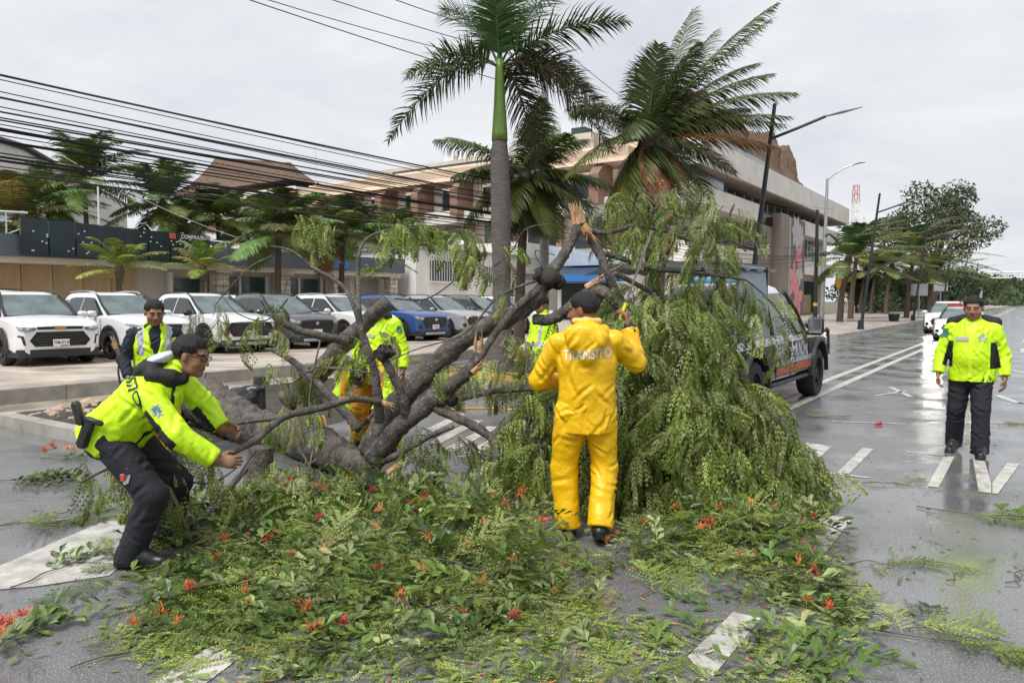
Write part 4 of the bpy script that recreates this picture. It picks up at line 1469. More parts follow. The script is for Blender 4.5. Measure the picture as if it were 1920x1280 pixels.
    # lower black bumper skirt
    skirt = [(2.13, .80), (2.19, .70), (2.215, .45), (2.22, 0), (2.215, -.45), (2.19, -.70), (2.13, -.80), (1.72, -.895), (1.74, -.80), (2.0, -.6), (2.0, .6), (1.74, .80), (1.72, .895)]
    mb = MB(); mb.prism(skirt, .20, .37, 'Z'); mb.build('bumper_skirt', BLKP, o)
    mb = MB(); mb.box((2.215, 0, .27), (.03, .95, .08), bev=.01); mb.build('skid_plate', STEEL if style else BLKP, o)
    def slats(parent, y0, z0, z1, n, shrink, mat=BLKP, x=X + .008):
        mb = MB(); mb.box((0, 0, 0), (.02, 1, .022)); me = mb.mesh('grille_slat', mat)
        for k in range(n):
            z = z0 + (z1 - z0) * k / (n - 1)
            q = link('grille_slat', me, parent); q.location = (x, 0, z); q.scale = (1, 2 * (y0 - shrink * abs((z - (z0 + z1) / 2))), 1)
    GR = M('grille_gloss', (.012, .012, .013), .3)
    if style == 0:      # split grille with gold badge
        up = pl('upper_grille', GR, [(-.46, .86), (.46, .86), (.44, .80), (-.44, .80)])
        lo = pl('grille', GR, [(-.60, .56), (-.46, .75), (.46, .75), (.60, .56), (.50, .43), (-.50, .43)])
        slats(lo, .50, .47, .71, 5, .9, M('grille_bar', (.035, .036, .038), .4))
        mb = MB()
        mb.prism([(-.11, .015), (-.05, .022), (-.045, .04), (.055, .04), (.06, .022), (.12, .022), (.105, -.018), (.05, -.018), (.045, -.036), (-.055, -.036), (-.06, -.018), (-.125, -.018)], X, X + .02, 'X')
        bd = mb.build('badge', GOLD, o); bd.location = (0, 0, .83)
        lampshape('headlamp', [(.46, .80), (.47, .835), (.70, .855), (.82, .875), (.80, .80), (.66, .745), (.52, .765)], LAMP)
        lampshape('fog_surround', [(.66, .46), (.70, .66), (.79, .68), (.80, .645), (.74, .63), (.71, .46)], BLKP, inset=.012)
        pz = .50
    elif style == 1:    # black mesh grille with chrome V blades
        gr = pl('grille', GR, [(-.50, .84), (.50, .84), (.42, .50), (-.42, .50)])
        slats(gr, .44, .53, .80, 8, .1, M('grille_bar', (.035, .036, .038), .4))
        for sgn in (-1, 1):
            mb = MB()
            mb.add([(X + .012, sgn * y, z) for y, z in ((.50, .86), (.57, .86), (.47, .47), (.30, .44), (.30, .48), (.41, .50))], [(0, 1, 2, 3, 4, 5)])
            mb.add([(X - .06, sgn * y, z) for y, z in ((.50, .86), (.57, .86), (.47, .47), (.30, .44), (.30, .48), (.41, .50))], [(0, 1, 2, 3, 4, 5)])
            mb.f += [[i, (i + 1) % 6, 6 + (i + 1) % 6, 6 + i] for i in range(6)]; mb.m += [0] * 6
            mb.build('chrome_blade', CHROME, o)
        lampshape('headlamp', [(.56, .79), (.58, .835), (.82, .89), (.84, .85), (.70, .775)], LAMP)
        lampshape('lower_lamp', [(.60, .55), (.60, .70), (.76, .72), (.78, .60)], M('lens_grey', (.30, .31, .33), .1, metal=.4))
        mb = MB(); mb.lathe([(.06, X + .01), (.055, X + .03), (.001, X + .032)], 18, 'X'); mb.build('badge', CHROME, o).location = (0, 0, .71)
        pz = .44
    elif style == 2:    # wide honeycomb grille with red corner accents
        gr = pl('grille', GR, [(-.62, .84), (.62, .84), (.70, .66), (.54, .46), (-.54, .46), (-.70, .66)])
        mb = MB(); mb.box((0, 0, 0), (.02, .07, .016)); me = mb.mesh('grille_scale', M('grille_scale', (.13, .13, .135), .3, metal=.5))
        for r_ in range(8):
            for c_ in range(11):
                yy = (c_ - 5) * .105 + (.05 if r_ % 2 else 0)
                if abs(yy) < .6 - .25 * abs(r_ - 4.5) / 4:
                    q = link('grille_scale', me, gr); q.location = (X + .01, yy, .49 + r_ * .045)
        for sgn in (-1, 1):
            mb = MB()
            mb.add([(X + .012, sgn * y, z) for y, z in ((.70, .42), (.74, .42), (.66, .66), (.63, .64))], [(0, 1, 2, 3)])
            mb.build('corner_accent', M('red_trim', (.45, .03, .03), .4), o)
        lampshape('headlamp', [(.60, .795), (.62, .835), (.83, .895), (.83, .84), (.70, .785)], LAMP)
        lampshape('air_curtain', [(.70, .44), (.66, .66), (.72, .70), (.79, .50)], BLKP, inset=.0)
        pz = .53
    else:               # plain dark grille with slanted lamps
        gr = pl('grille', GR, [(-.52, .83), (.52, .83), (.60, .70), (.48, .46), (-.48, .46), (-.60, .70)])
        slats(gr, .48, .50, .79, 6, .3, M('grille_bar', (.035, .036, .038), .4))
        lampshape('headlamp', [(.53, .83), (.56, .755), (.66, .735), (.80, .78), (.835, .87), (.80, .885)], LAMP)
        lampshape('intake', [(.62, .44), (.66, .60), (.78, .56), (.76, .44)], BLKP)
        mb = MB(); mb.lathe([(.06, X + .01), (.055, X + .03), (.001, X + .032)], 18, 'X'); mb.build('badge', CHROME, o).location = (0, 0, .75)
        pz = .50
    if plate is not None:
        mb = MB(); mb.box((X + .03, 0, pz), (.015, .32, .16), bev=.004); p_ = mb.build('number_plate', PLATE, o)
        if plate:
            V, F = text_mesh(plate, bold=.02)
            mb = MB(); mb.add([(X + .041, v.x * .066, pz + .01 + v.y * .085) for v in V], F)
            mb.build('plate_text', PLTXT, p_)
            mb = MB(); mb.add([(X + .041, -.02, pz - .07), (X + .041, .14, pz - .07), (X + .041, .14, pz - .045), (X + .041, -.02, pz - .045)], [(0, 1, 2, 3)])
            mb.build('plate_band', M('plate_red', (.5, .05, .08), .5), p_)
    return o

HEAD = math.atan2(-RN.y, -RN.x)            # facing the road
CARG = 'cars parked facing the road'
T0 = 17.5
cars = [(.452, P_WHITE, 0, 'white parked SUV with gold badge and split black grille', 'TSM-971-B', RIMD), (.575, P_WHITE, 1, 'white parked SUV with chrome V shaped grille blades behind the vested worker', None, RIMD),
        (.722, P_WHITE, 2, 'white parked SUV with wide honeycomb grille and black mirrors', 'CW-936', RIMM), (.862, P_GREY, 3, 'graphite grey parked SUV between two white ones', '', RIMM),
        (1.005, P_WHITE, 1, 'white parked SUV between the graphite and the blue ones', None, RIMM), (1.165, P_BLUE, 3, 'blue parked SUV beside a silver one', 'AN-416', RIMM),
        (1.312, P_SILV, 3, 'silver parked SUV beside the blue one', None, RIMM), (1.45, P_DARK, 3, 'dark grey parked SUV half hidden by the royal palm trunk', None, RIMM), (1.60, P_WHITE, 3, 'white parked SUV just past the dark grey one', None, RIMM)]
for (q, pt, st, lab, plate, rim) in cars:
    c = make_suv('parked_suv', pt, st, lab, CARG, plate, rim)
    p = RP(q * T0, T0) + RN * 2.2
    c.location = (p.x, p.y, .24)
    c.rotation_euler = (0, 0, HEAD + math.radians(random.uniform(-3, 3)) + math.radians(-4))
    for nm in c.children:
        pass

# second row seen over the first: side-on and rear-on cars
ROW2 = 'cars in the second row of the lot'
for (px, t_, yaw, pt, lab, sc) in [(30, 25.5, ROADYAW + .04, P_WHITE, 'long white people carrier parked side on behind the first row', 1.18), (-40, 30, ROADYAW, P_WHITE, 'white van roof showing above the long people carrier', 1.25),
        (430, 25.5, HEAD + math.pi, P_WHITE, 'white car roof beside the stone pillar behind the honeycomb grille', 1.0), (470, 31, ROADYAW, P_WHITE, 'white hatchback parked against the shop windows', 1.02),
        (640, 26, HEAD + math.pi, P_WHITE, 'white car roof behind the graphite one', 1.0), (800, 26, HEAD + math.pi, P_SILV, 'silver car roof before the workshop wall', 1.0), (900, 26.5, HEAD + math.pi, P_WHITE, 'white car roof beside the workshop shutter', 1.02)]:
    c = make_suv('parked_suv', pt, 3, lab, ROW2, None, RIMM)
    p = RP(st_from_px(px, t_), t_)
    c.location = (p.x, p.y, .24)
    c.rotation_euler = (0, 0, yaw)
    c.scale = (sc, 1, 1.06 if sc > 1.1 else 1)

# oncoming cars with lit lamps on the wet road
LIT = M('lit_headlamp', (1, 1, 1), .3, emit=(1.0, .95, .85), es=350)
AMB = M('lit_amber_lamp', (1, .6, .2), .3, emit=(1.0, .62, .25), es=160)
for (px, v, pt, lab, col) in [(1768, 626, P_WHITE, 'white oncoming SUV with headlamps lit on the wet road', LIT), (1795, 640, P_WHITE, 'white patrol car with a roof light bar beside the oncoming SUV', AMB)]:
    c = make_suv('patrol_car' if col is AMB else 'oncoming_suv', pt, 3, lab, None, None)
    c['category'] = 'car'
    g = G(px, v)
    c.location = (g.x + RD.x * 2.0, g.y + RD.y * 2.0, 0)
    c.rotation_euler = (0, 0, ROADYAW + math.pi)
    if col is AMB: c.scale = (1.05, 1, .86)
    for sgn in (-1, 1):
        mb = MB(); mb.box((2.215, sgn * .64, .79), (.05, .20, .09), bev=.02); mb.build('lit_lamp', LIT if (col is LIT or sgn < 0) else AMB, c)
    if col is AMB:
        mb = MB(); mb.box((-.3, 0, 1.75), (.3, 1.1, .12), bev=.03); mb.build('light_bar', REDL, c)
g = G(1888, 573)
c = make_suv('distant_pickup', P_WHITE, 3, 'tiny white car at the far end of the road', None, None); c['category'] = 'car'
c.location = (g.x, g.y, 0); c.rotation_euler = (0, 0, ROADYAW + 1.4)

# ---- traffic police pickup
PK_W = carpaint('pickup_white_paint', (.66, .67, .68))
PK_B = M('pickup_dark_livery', (.016, .019, .026), .45, spec=.3)
ORG = M('orange_check', (.80, .13, .03), .4)
LGREY = M('livery_grey', (.38, .39, .40), .4)
WTXT = M('livery_white', (.72, .72, .74), .4)
TARP = M('black_tarp', (.016, .018, .022), .35, var=.4, vs=4, bump=.6, bs=8)
PKG = M('blue_grey_panel', (.24, .31, .40), .25, var=.2, vs=2)
def make_pickup():
    p = G(1524, 741)
    s_, t_ = ST(p)
    base = RP(s_ - 1.75, t_ + .92)
    o = empty('police_pickup', base, ROADYAW, 'black and white traffic police pickup lettered TRANSITO MUNICIPAL behind the felled branches', 'pickup')
    T = [(-2.95, .93, 1.10, .62), (-2.8, .98, 1.12, .52), (-1, 1.0, 1.14, .48), (.9, 1.0, 1.16, .48), (1.1, 1.0, 1.17, .48), (1.9, .99, 1.16, .5), (2.45, .97, 1.12, .5), (2.72, .92, 1.05, .52), (2.85, .84, .98, .56)]
    def sect(hw, top, bot, x):
        return [(0, bot), (hw * .8, bot), (hw * .95, bot + .03), (hw, bot + .14), (hw * 1.005, .80), (hw * .995, top - .12), (hw * .98, top - .04), (hw * .90, top), (hw * .5, top + .03), (0, top + .04)]
    xs = [-2.95 + 5.8 * k / 46 for k in range(47)]
    v, f = loft_body(T, xs, sect)
    mb = MB(); mb.add(v, f)
    me = cut(mb.mesh('raw', PK_B), [(1.75, .42, .54, .5, 1.4), (1.75, .42, .54, -1.4, -.5), (-1.85, .42, .54, .5, 1.4), (-1.85, .42, .54, -1.4, -.5)])
    me.materials.clear(); me.materials.append(PK_B); me.materials.append(PK_W); me.materials.append(LGREY)
    mi = []
    for pl in me.polygons:
        z = pl.center.z
        mi.append(1 if z > 1.04 else (2 if z < .70 else 0))
    me.polygons.foreach_set('material_index', mi)
    body = link('body', me, o)
    # cab
    mb = MB()
    lv = [(1.10, 1.18, -.95, .965), (1.25, .98, -.94, .93), (1.5, .66, -.92, .86), (1.75, .34, -.88, .79), (1.86, .12, -.80, .74), (1.92, -.1, -.65, .62), (1.935, -.3, -.5, .4)]
    n = 40; vs = []
    for (z, xf, xr, hw) in lv:
        cx, ax = (xf + xr) / 2, (xf - xr) / 2
        for k in range(n):
            a = 2 * math.pi * k / n; c_, s2 = math.cos(a), math.sin(a); ex = 2 / 6
            vs.append((cx + ax * math.copysign(abs(c_) ** ex, c_), hw * math.copysign(abs(s2) ** ex, s2), z))
    fs = [(i * n + k, i * n + (k + 1) % n, (i + 1) * n + (k + 1) % n, (i + 1) * n + k) for i in range(len(lv) - 1) for k in range(n)]
    fs.append(tuple((len(lv) - 1) * n + k for k in range(n)))
    mb.add(vs, fs); cab = mb.build('cab', PK_W, o, smooth='all')
    def sy(z): return .985 - (z - 1.08) * .27
    for sgn in (-1, 1):
        for poly, nm in (([(.90, 1.06), (.84, 1.16), (.52, 1.44), (.24, 1.73), (-.02, 1.78), (-.06, 1.14), (.40, 1.14), (.62, 1.05)], 'door_window'), ([(-.14, 1.14), (-.12, 1.78), (-.74, 1.76), (-.84, 1.16)], 'door_window')):
            mb = MB(); m = len(poly)
            a = [(x, sgn * (sy(z) - .005), z) for x, z in poly]; b = [(x, sgn * (sy(z) - .07), z) for x, z in poly]
            mb.add(a + b, [tuple(range(m)), tuple(range(2 * m - 1, m - 1, -1))] + [(i, (i + 1) % m, m + (i + 1) % m, m + i) for i in range(m)])
            mb.build(nm, SGLASS, o)
        mb = MB(); mb.tube([(1.12, sgn * .90, 1.14), (.70, sgn * .85, 1.50), (.30, sgn * .77, 1.80)], [.05, .045, .04], 6); mb.build('pillar_trim', BLKP, cab, smooth=True)
        mb = MB(); mb.box((.80, sgn * 1.16, 1.25), (.12, .25, .30), bev=.05); mi_ = mb.build('mirror', BLKP, o, smooth=True)
        mb = MB(); mb.box((.735, sgn * 1.16, 1.26), (.012, .20, .24), bev=.004); mb.build('mirror_glass', CHROME, mi_)
        mb = MB(); mb.box((.82, sgn * 1.0, 1.14), (.1, .14, .08), bev=.02); mb.build('mirror_arm', BLKP, mi_)
        for xw in (1.75, -1.85):
            wheel(o, xw, sgn * .86, .42, .29, sgn, RIMD, 6)
        for xw in (1.75, -1.85):
            mb = MB()
            vs = []; n = 17
            for k in range(n):
                a = -.05 + (math.pi + .1) * k / (n - 1)
                for (r, y) in ((.53, .98), (.53, 1.05), (.585, 1.045), (.60, .99)):
                    vs.append((xw + r * math.cos(a), sgn * y, .44 + r * math.sin(a)))
            mb.add(vs, [(i * 4 + k, i * 4 + k + 1, i * 4 + k + 5, i * 4 + k + 4) for i in range(n - 1) for k in range(3)])
            mb.build('wheel_arch', BLKP, o, smooth=True)
        # livery
        Y = sgn * 1.012
        mb = MB()
        mb.add([(x, Y, z) for x, z in ((-.9, .70), (1.18, .70), (1.2, .78), (-.9, .78))], [(0, 1, 2, 3)])
        mb.build('grey_band', LGREY, body)
        mb = MB()
        for k in range(26):
            for r_ in range(2):
                x0 = -.9 + k * .08 + (.04 if r_ else 0)
                mb.add([(x, Y + sgn * .002, z) for x, z in ((x0, .57 + .06 * r_), (x0 + .045, .57 + .06 * r_), (x0 + .055, .63 + .06 * r_), (x0 + .01, .63 + .06 * r_))], [(0, 1, 2, 3)])
        mb.build('orange_checks', ORG, body)
        mb = MB(); mb.add([(x, Y, z) for x, z in ((-.9, .555), (1.2, .555), (1.2, .70), (-.9, .70))], [(0, 1, 2, 3)]); mb.build('dark_band', PK_B, body)
        sx = -sgn      # lettering reads forward on the right side
        for txt, xc, wd in (('TRANSITO', -.66, .78), ('MUNICIPAL', .52, .80)):
            V, F = text_mesh(txt, bold=.015)
            w_ = max(v.x for v in V) - min(v.x for v in V)
            mb = MB(); mb.add([(xc * (1 if sgn < 0 else 1) + v.x / w_ * wd * (1 if sgn < 0 else -1), Y + sgn * .004, .895 + v.y * .34) for v in V], F)
            mb.build('lettering', WTXT, body)
        mb = MB(); pts = []
        for k in range(10):
            r = (.27 if k % 2 == 0 else .105); a = math.pi / 2 + k * math.pi / 5
            pts.append((-.06 + r * math.cos(a) * .72, Y + sgn * .005, .88 + r * math.sin(a)))
        mb.add(pts, [tuple(range(10))]); mb.build('star', WTXT, body)
        for x0 in (-.12, 1.02, -.92):
            mb = MB()
            mb.tube([(x0, sgn * 1.008, 1.05), (x0, sgn * 1.012, .8), (x0, sgn * 1.01, .5)], .007, 4)
            mb.build('door_seam', BLKP, body)
        mb = MB(); mb.box((0, sgn * .93, .43), (2.1, .16, .06), bev=.02); mb.build('side_step', BLKP, o)
    # windscreen
    mb = MB(); vs = []
    for i in range(4):
        q = i / 3; z = 1.17 + .66 * q; hw = .86 - .15 * q; xf = 1.16 - .92 * q
        for k in range(7):
            y = hw * (k / 3 - 1); vs.append((xf - .08 * (y / hw) ** 4 + .012, y, z))
    mb.add(vs, [(i * 7 + k, i * 7 + k + 1, i * 7 + k + 8, i * 7 + k + 7) for i in range(3) for k in range(6)])
    mb.build('windscreen', CGLASS, o, smooth='all')
    mb = MB(); mb.box((-.25, 0, 1.99), (.26, 1.1, .11), bev=.04); lb = mb.build('light_bar', M('blue_lens', (.10, .26, .36), .2), o)
    # bull bar
    mb = MB()
    for sgn in (-1, 1):
        mb.tube([(2.83, sgn * .55, .55), (3.0, sgn * .55, .6), (3.02, sgn * .55, 1.1), (2.9, sgn * .5, 1.22)], .035, 8)
        mb.tube([(2.72, sgn * .95, .70), (2.98, sgn * .90, .75), (3.0, sgn * .88, 1.12), (2.66, sgn * .93, 1.14)], .03, 8)
        mb.tube([(2.98, sgn * .90, .75), (3.0, sgn * .55, .75)], .03, 8); mb.tube([(3.0, sgn * .88, 1.1), (3.02, sgn * .55, 1.1)], .03, 8)
        mb.tube([(2.98, sgn * .89, .92), (3.0, sgn * .55, .92)], .025, 8)
    mb.tube([(3.02, -.55, 1.1), (3.02, .55, 1.1)], .035, 8); mb.tube([(3.0, -.55, .7), (3.0, .55, .7)], .035, 8)
    mb.build('bull_bar', BLKP, o, smooth=True)
    mb = MB(); mb.prism([(-.7, .75), (.7, .75), (.7, 1.0), (-.7, 1.0)], 2.8, 2.88, 'X'); mb.build('grille', BLKP, o)
    for sgn in (-1, 1):
        mb = MB(); mb.box((2.72, sgn * .82, .92), (.16, .2, .2), bev=.04); mb.build('headlamp', LAMP, o)
        mb = MB(); mb.box((-2.94, sgn * .86, .9), (.08, .18, .36), bev=.03); mb.build('tail_lamp', REDL, o)
    # cage and tarp over the bed, sloping side panel
    mb = MB()
    for x in (-2.8, -1.0):
        for sgn in (-1, 1): mb.tube([(x, sgn * .88, 1.12), (x, sgn * .86, 2.13)], .03, 6)
    for sgn in (-1, 1): mb.tube([(-2.8, sgn * .86, 2.13), (-1.0, sgn * .86, 2.13)], .03, 6)
    mb.tube([(-2.8, -.86, 2.13), (-2.8, .86, 2.13)], .03, 6); mb.tube([(-1.0, -.86, 2.13), (-1.0, .86, 2.13)], .03, 6)
    mb.build('bed_cage', BLKP, o, smooth=True)
    mb = MB(); nx, ny = 14, 10; vs = []
    rr = random.Random(3)
    for i in range(nx + 1):
        for j in range(ny + 1):
            vs.append((-3.05 + 2.2 * i / nx, -1.0 + 2.0 * j / ny, 2.20 - .10 * (2 * j / ny - 1) ** 2 - .05 * abs(math.sin(i * .9)) + rr.uniform(-.02, .02) - (.12 if i == 0 else 0)))
    mb.add(vs, [(i * (ny + 1) + j, (i + 1) * (ny + 1) + j, (i + 1) * (ny + 1) + j + 1, i * (ny + 1) + j + 1) for i in range(nx) for j in range(ny)])
    mb.build('tarp_roof', TARP, o, smooth='all')
    mb = MB()
    mb.add([(-2.5, -.93, 1.14), (-.96, -.93, 1.14), (-1.12, -.89, 2.13), (-2.3, -.89, 2.13), (-2.5, -.91, 1.14), (-.96, -.91, 1.14), (-1.12, -.87, 2.13), (-2.3, -.87, 2.13)], [(0, 1, 2, 3), (7, 6, 5, 4), (0, 4, 5, 1), (1, 5, 6, 2), (2, 6, 7, 3), (3, 7, 4, 0)])
    mb.build('side_panel', PKG, o)
    mb = MB(); mb.box((-2.4, .1, 1.3), (.7, 1.2, .35), bev=.05); mb.build('bed_seat', M('red_vinyl', (.45, .02, .02), .4), o)
    mb = MB(); mb.box((-2.97, 0, .60), (.12, 1.8, .18), bev=.04); mb.build('rear_bumper', CHROME, o)
    return o
PICKUP = make_pickup()
# ------------------------------------------------------------------ poles, cables, signs
def street_lamp(b, h, lean, label, arm2=True, group='black twin arm lamp posts'):
    o = empty('street_lamp', b, 0, label, 'lamp post', group)
    top = Vector((lean, 0, h))
    mb = MB(); mb.tube([(0, 0, -.05), top * .55, top], [.085, .075, .055], 10); mb.build('post', DARKM, o, smooth=True)
    mb = MB(); mb.tube([(0, 0, -.05), (0, 0, .5)], [.17, .15], 10); mb.build('base', DARKM, o, smooth=True)
    a = top * .86
    d = (RD * .2 - RN * 1.0).normalized()
    e = a + d * 1.5 + Vector((0, 0, .52)); e2 = a + d * 2.45 + Vector((0, 0, .68))
    mb = MB(); mb.tube([a, a + d * .8 + Vector((0, 0, .27)), e], .045, 8); mb.build('arm', DARKM, o, smooth=True)
    mb = MB(); mb.tube([e, e + (e2 - e) * .5, e2], [.06, .10, .03], 8, flat=.4); mb.build('lamp_head', STEEL, o, smooth=True)
    if arm2:
        a = top * .42
        e = a - d * 1.1 + Vector((0, 0, .3)); e2 = a - d * 1.7 + Vector((0, 0, .35))
        mb = MB(); mb.tube([a, e], .04, 8); mb.build('arm', DARKM, o, smooth=True)
        mb = MB(); mb.tube([e, e + (e2 - e) * .5, e2], [.05, .08, .03], 8, flat=.4); mb.build('lamp_head', STEEL, o, smooth=True)
    return o
for k, lab in enumerate(['black leaning lamp post rising out of the branches beside the pickup', 'black leaning lamp post on the kerb before the pavement palms', 'black leaning lamp post behind the oncoming cars',
                         'black lamp post next beyond the oncoming cars', 'slim black lamp post far along the kerb', 'farthest thin lamp post along the kerb']):
    s_ = 22.2 + 21.8 * k
    street_lamp(RP(s_, 7.6 if k else 7.05, .12), 7.35, .80 + .05 * k, lab)

# galvanised lamp post
b = RP(64, 14.0, .12)
o = empty('street_lamp', b, 0, 'tall galvanised lamp post with one curved arm before the hotel', 'lamp post')
mb = MB(); mb.tube([(0, 0, 0), (.12, 0, 6), (.22, 0, 11.4)], [.2, .15, .10], 12); mb.build('post', STEEL, o, smooth=True)
mb = MB(); mb.tube([(.22, 0, 11.3), (.7, -.2, 11.75), (1.4, -.5, 12.2), (2.0, -.7, 12.4)], .055, 8); mb.build('arm', STEEL, o, smooth=True)
mb = MB(); mb.tube([(1.9, -.67, 12.38), (2.4, -.85, 12.5), (2.8, -1, 12.52)], [.06, .12, .05], 8, flat=.4); mb.build('lamp_head', DARKM, o, smooth=True)

# utility pole with cameras behind the royal palm
CP = RP(20.4, 13.0, 0)
o = empty('utility_pole', CP, 0, 'grey concrete utility pole with cameras behind the royal palm', 'utility pole')
mb = MB(); mb.tube([(0, 0, 0), (0, 0, 10.2)], [.17, .11], 12); mb.build('post', M('pole_concrete', (.34, .34, .33), .8, var=.2, vs=3), o, smooth=True)
mb = MB(); mb.box((0, 0, 9.0), (2.2, .1, .1), ROADYAW + math.pi / 2); mb.build('cross_arm', STEEL, o)
INS = M('green_insulator', (.10, .35, .28), .2)
for k in range(3):
    q = Matrix.Rotation(ROADYAW + math.pi / 2, 3, 'Z') @ Vector((-.95 + .95 * k, 0, 9.15))
    mb = MB(); mb.lathe([(.02, 0), (.07, .03), (.04, .08), (.07, .12), (.03, .2), (0, .22)], 10); mb.build('insulator', INS, o, smooth=True).location = q
for k in range(4):
    mb = MB(); a = k * 1.7
    mb.lathe([(0, -.22), (.09, -.2), (.11, .1), (.06, .2), (0, .2)], 10); mb.build('camera_dome', FRAME, o, smooth=True).location = (.32 * math.cos(a) + .1, .32 * math.sin(a), 7.1 + .28 * (k % 3))
CP2 = RP(-22, 13.0, 0)
o = empty('utility_pole', CP2, 0, 'concrete utility pole carrying the left ends of the cables', 'utility pole')
mb = MB(); mb.tube([(0, 0, 0), (0, 0, 10.2)], [.17, .11], 12); mb.build('post', MATS['pole_concrete'], o, smooth=True)
mb = MB(); mb.box((0, 0, 9.0), (2.2, .1, .1), ROADYAW + math.pi / 2); mb.build('cross_arm', STEEL, o)
CP3 = RP(60, 13.6, 0)
o = empty('utility_pole', CP3, 0, 'dark utility pole with yellow band before the hotel mural', 'utility pole')
mb = MB(); mb.tube([(0, 0, 0), (0, 0, 8.6)], [.16, .11], 12); mb.build('post', DARKM, o, smooth=True)
mb = MB(); mb.tube([(0, 0, 1.3), (0, 0, 1.55)], .17, 12); mb.build('yellow_band', YKERB, o, smooth=True)

CAB = M('cable_black', (.012, .012, .016), .6)
def cable(A, B, sag, r, label='black cable strung in the low bundle over the car lot', group='black cables of the low bundle', nm='cable'):
    mb = MB()
    pts = []
    for k in range(25):
        u = k / 24
        p = A * (1 - u) + B * u
        p = Vector(p); p.z -= 4 * sag * u * (1 - u)
        pts.append(p)
    mb.tube(pts, r, 5)
    ob = wmb(nm, mb, CAB, A)
    return tag(ob, label, 'cable', group)
rr = random.Random(5)
for k in range(25):
    u = k / 24
    zA = 5.55 - 1.5 * u + rr.uniform(-.12, .12)
    zB = 5.15 - 1.35 * u ** .8 + rr.uniform(-.22, .22)
    tA, tB = 13 + rr.uniform(-.25, .25), 13 + rr.uniform(-.12, .12)
    cable(RP(-22, tA, zA + .25), RP(20.4, tB, zB), .28 + rr.uniform(-.1, .15), rr.choice([.009, .009, .012, .015, .02]))
    if k % 2 == 0:
        cable(RP(20.4, tB, zB), RP(60, 13.6 + rr.uniform(-.05, .05), zB + .6), .7 + rr.uniform(-.1, .2), .011, 'thin cable running on from the camera pole towards the hotel', 'cables between the camera pole and the hotel')
cable(RP(-22, 12.4, 3.9), RP(26, 17.5, 4.2), .10, .022, 'thick low cable drooping just under the bundle', None)
for k, tt in enumerate((12.05, 13.0, 13.95)):
    cable(RP(-22, tt, 9.25), RP(20.4, tt, 9.3), 1.35 + .05 * k, .011, 'high power line crossing the sky above the cable bundle', 'power lines on the cross arms')
    cable(RP(20.4, tt, 9.3), RP(60, tt + .4, 8.6), 1.2, .010, 'high power line leaving the camera pole past the palms', 'power lines beyond the camera pole')
cable(RP(-22, 13.3, 8.2), RP(20.4, 13.0, 8.3), .75, .012, 'single insulated line under the power lines', None)
cable(RP(14, 33, 8.0), RP(35, 36, 4.6), 1.4, .02, 'pale slack wire hanging over the shop roof', None).data.materials[0] = M('pale_wire', (.55, .55, .5), .6)

# masts
def mast(b, h, w_, label, seg=14, red=True):
    o = empty('radio_mast', b, 0, label, 'radio mast')
    RW = [M('mast_red', (.55, .10, .08), .5), M('mast_white', (.72, .72, .72), .5)]
    for k in range(seg):
        z0, z1 = h * k / seg, h * (k + 1) / seg
        f0, f1 = w_ * (1 - .6 * k / seg), w_ * (1 - .6 * (k + 1) / seg)
        mb = MB()
        c0 = [Vector((sx * f0 / 2, sy * f0 / 2, z0)) for sx, sy in ((-1, -1), (1, -1), (1, 1), (-1, 1))]
        c1 = [Vector((sx * f1 / 2, sy * f1 / 2, z1)) for sx, sy in ((-1, -1), (1, -1), (1, 1), (-1, 1))]
        for i in range(4):
            mb.tube([c0[i], c1[i]], .13, 4); mb.tube([c0[i], c1[(i + 1) % 4]], .08, 4); mb.tube([c1[i], c1[(i + 1) % 4]], .08, 4)
        mb.build('lattice_section', RW[0 if (k // 3) % 2 == 0 and red else 1], o)
    mb = MB(); mb.tube([(0, 0, h), (0, 0, h * 1.18)], .09, 5); mb.build('aerial', RW[1], o)
    for i in range(6):
        mb = MB(); mb.box((0, 0, 0), (.5, .35, 3.2)); q = mb.build('antenna_panel', RW[1], o); a = i * 1.047
        q.location = (math.cos(a) * w_ * .85, math.sin(a) * w_ * .85, h * .70)
    return o
q = P(1600, 566, 300); q.z = 0
mast(q, 48, 4.4, 'red and white lattice radio mast beyond the hotel')
q = P(1737, 566, 330); q.z = 0
mast(q, 52, 6, 'pale lattice radio mast topped with panels behind the airy tree', red=False)
q = RP(56, 66, 12)
mb = MB(); mb.tube([(0, 0, 0), (0, 0, 7)], [.12, .04], 6)
for i in range(4): mb.tube([(-.6, 0, 2.2 + .9 * i), (.6, 0, 2.2 + .9 * i)], .03, 4)
ob = mb.build('roof_aerial', FRAME, None, loc=q); tag(ob, 'thin white aerial on the hotel roof', 'aerial')

# overhead gantry and far traffic signals
sg_ = 210
o = empty('overhead_gantry', RP(sg_, 8), ROADYAW, 'white lattice gantry over the far crossing with traffic signal', 'gantry')
for y in (2.0, -34):
    mb = MB(); mb.tube([(0, y, 0), (0, y, 8.4)], .28, 8); mb.build('post', FRAME, o, smooth=True)
mb = MB()
for z in (7.2, 8.5): mb.tube([(0, 8, z), (0, -34, z)], .16, 6)
for k in range(28): mb.tube([(0, 8 - 1.5 * k, 7.2), (0, 6.5 - 1.5 * k, 8.5)], .09, 4)
mb.build('truss', FRAME, o)
mb = MB(); mb.box((-.4, -4.5, 6.4), (.6, .8, 1.9), bev=.1); mb.build('traffic_signal', DARKM, o)
mb = MB(); mb.tube([(0, 5.0, 0), (0, 5.0, 7.0)], .3, 8); mb.build('yellow_post', YKERB, o, smooth=True)

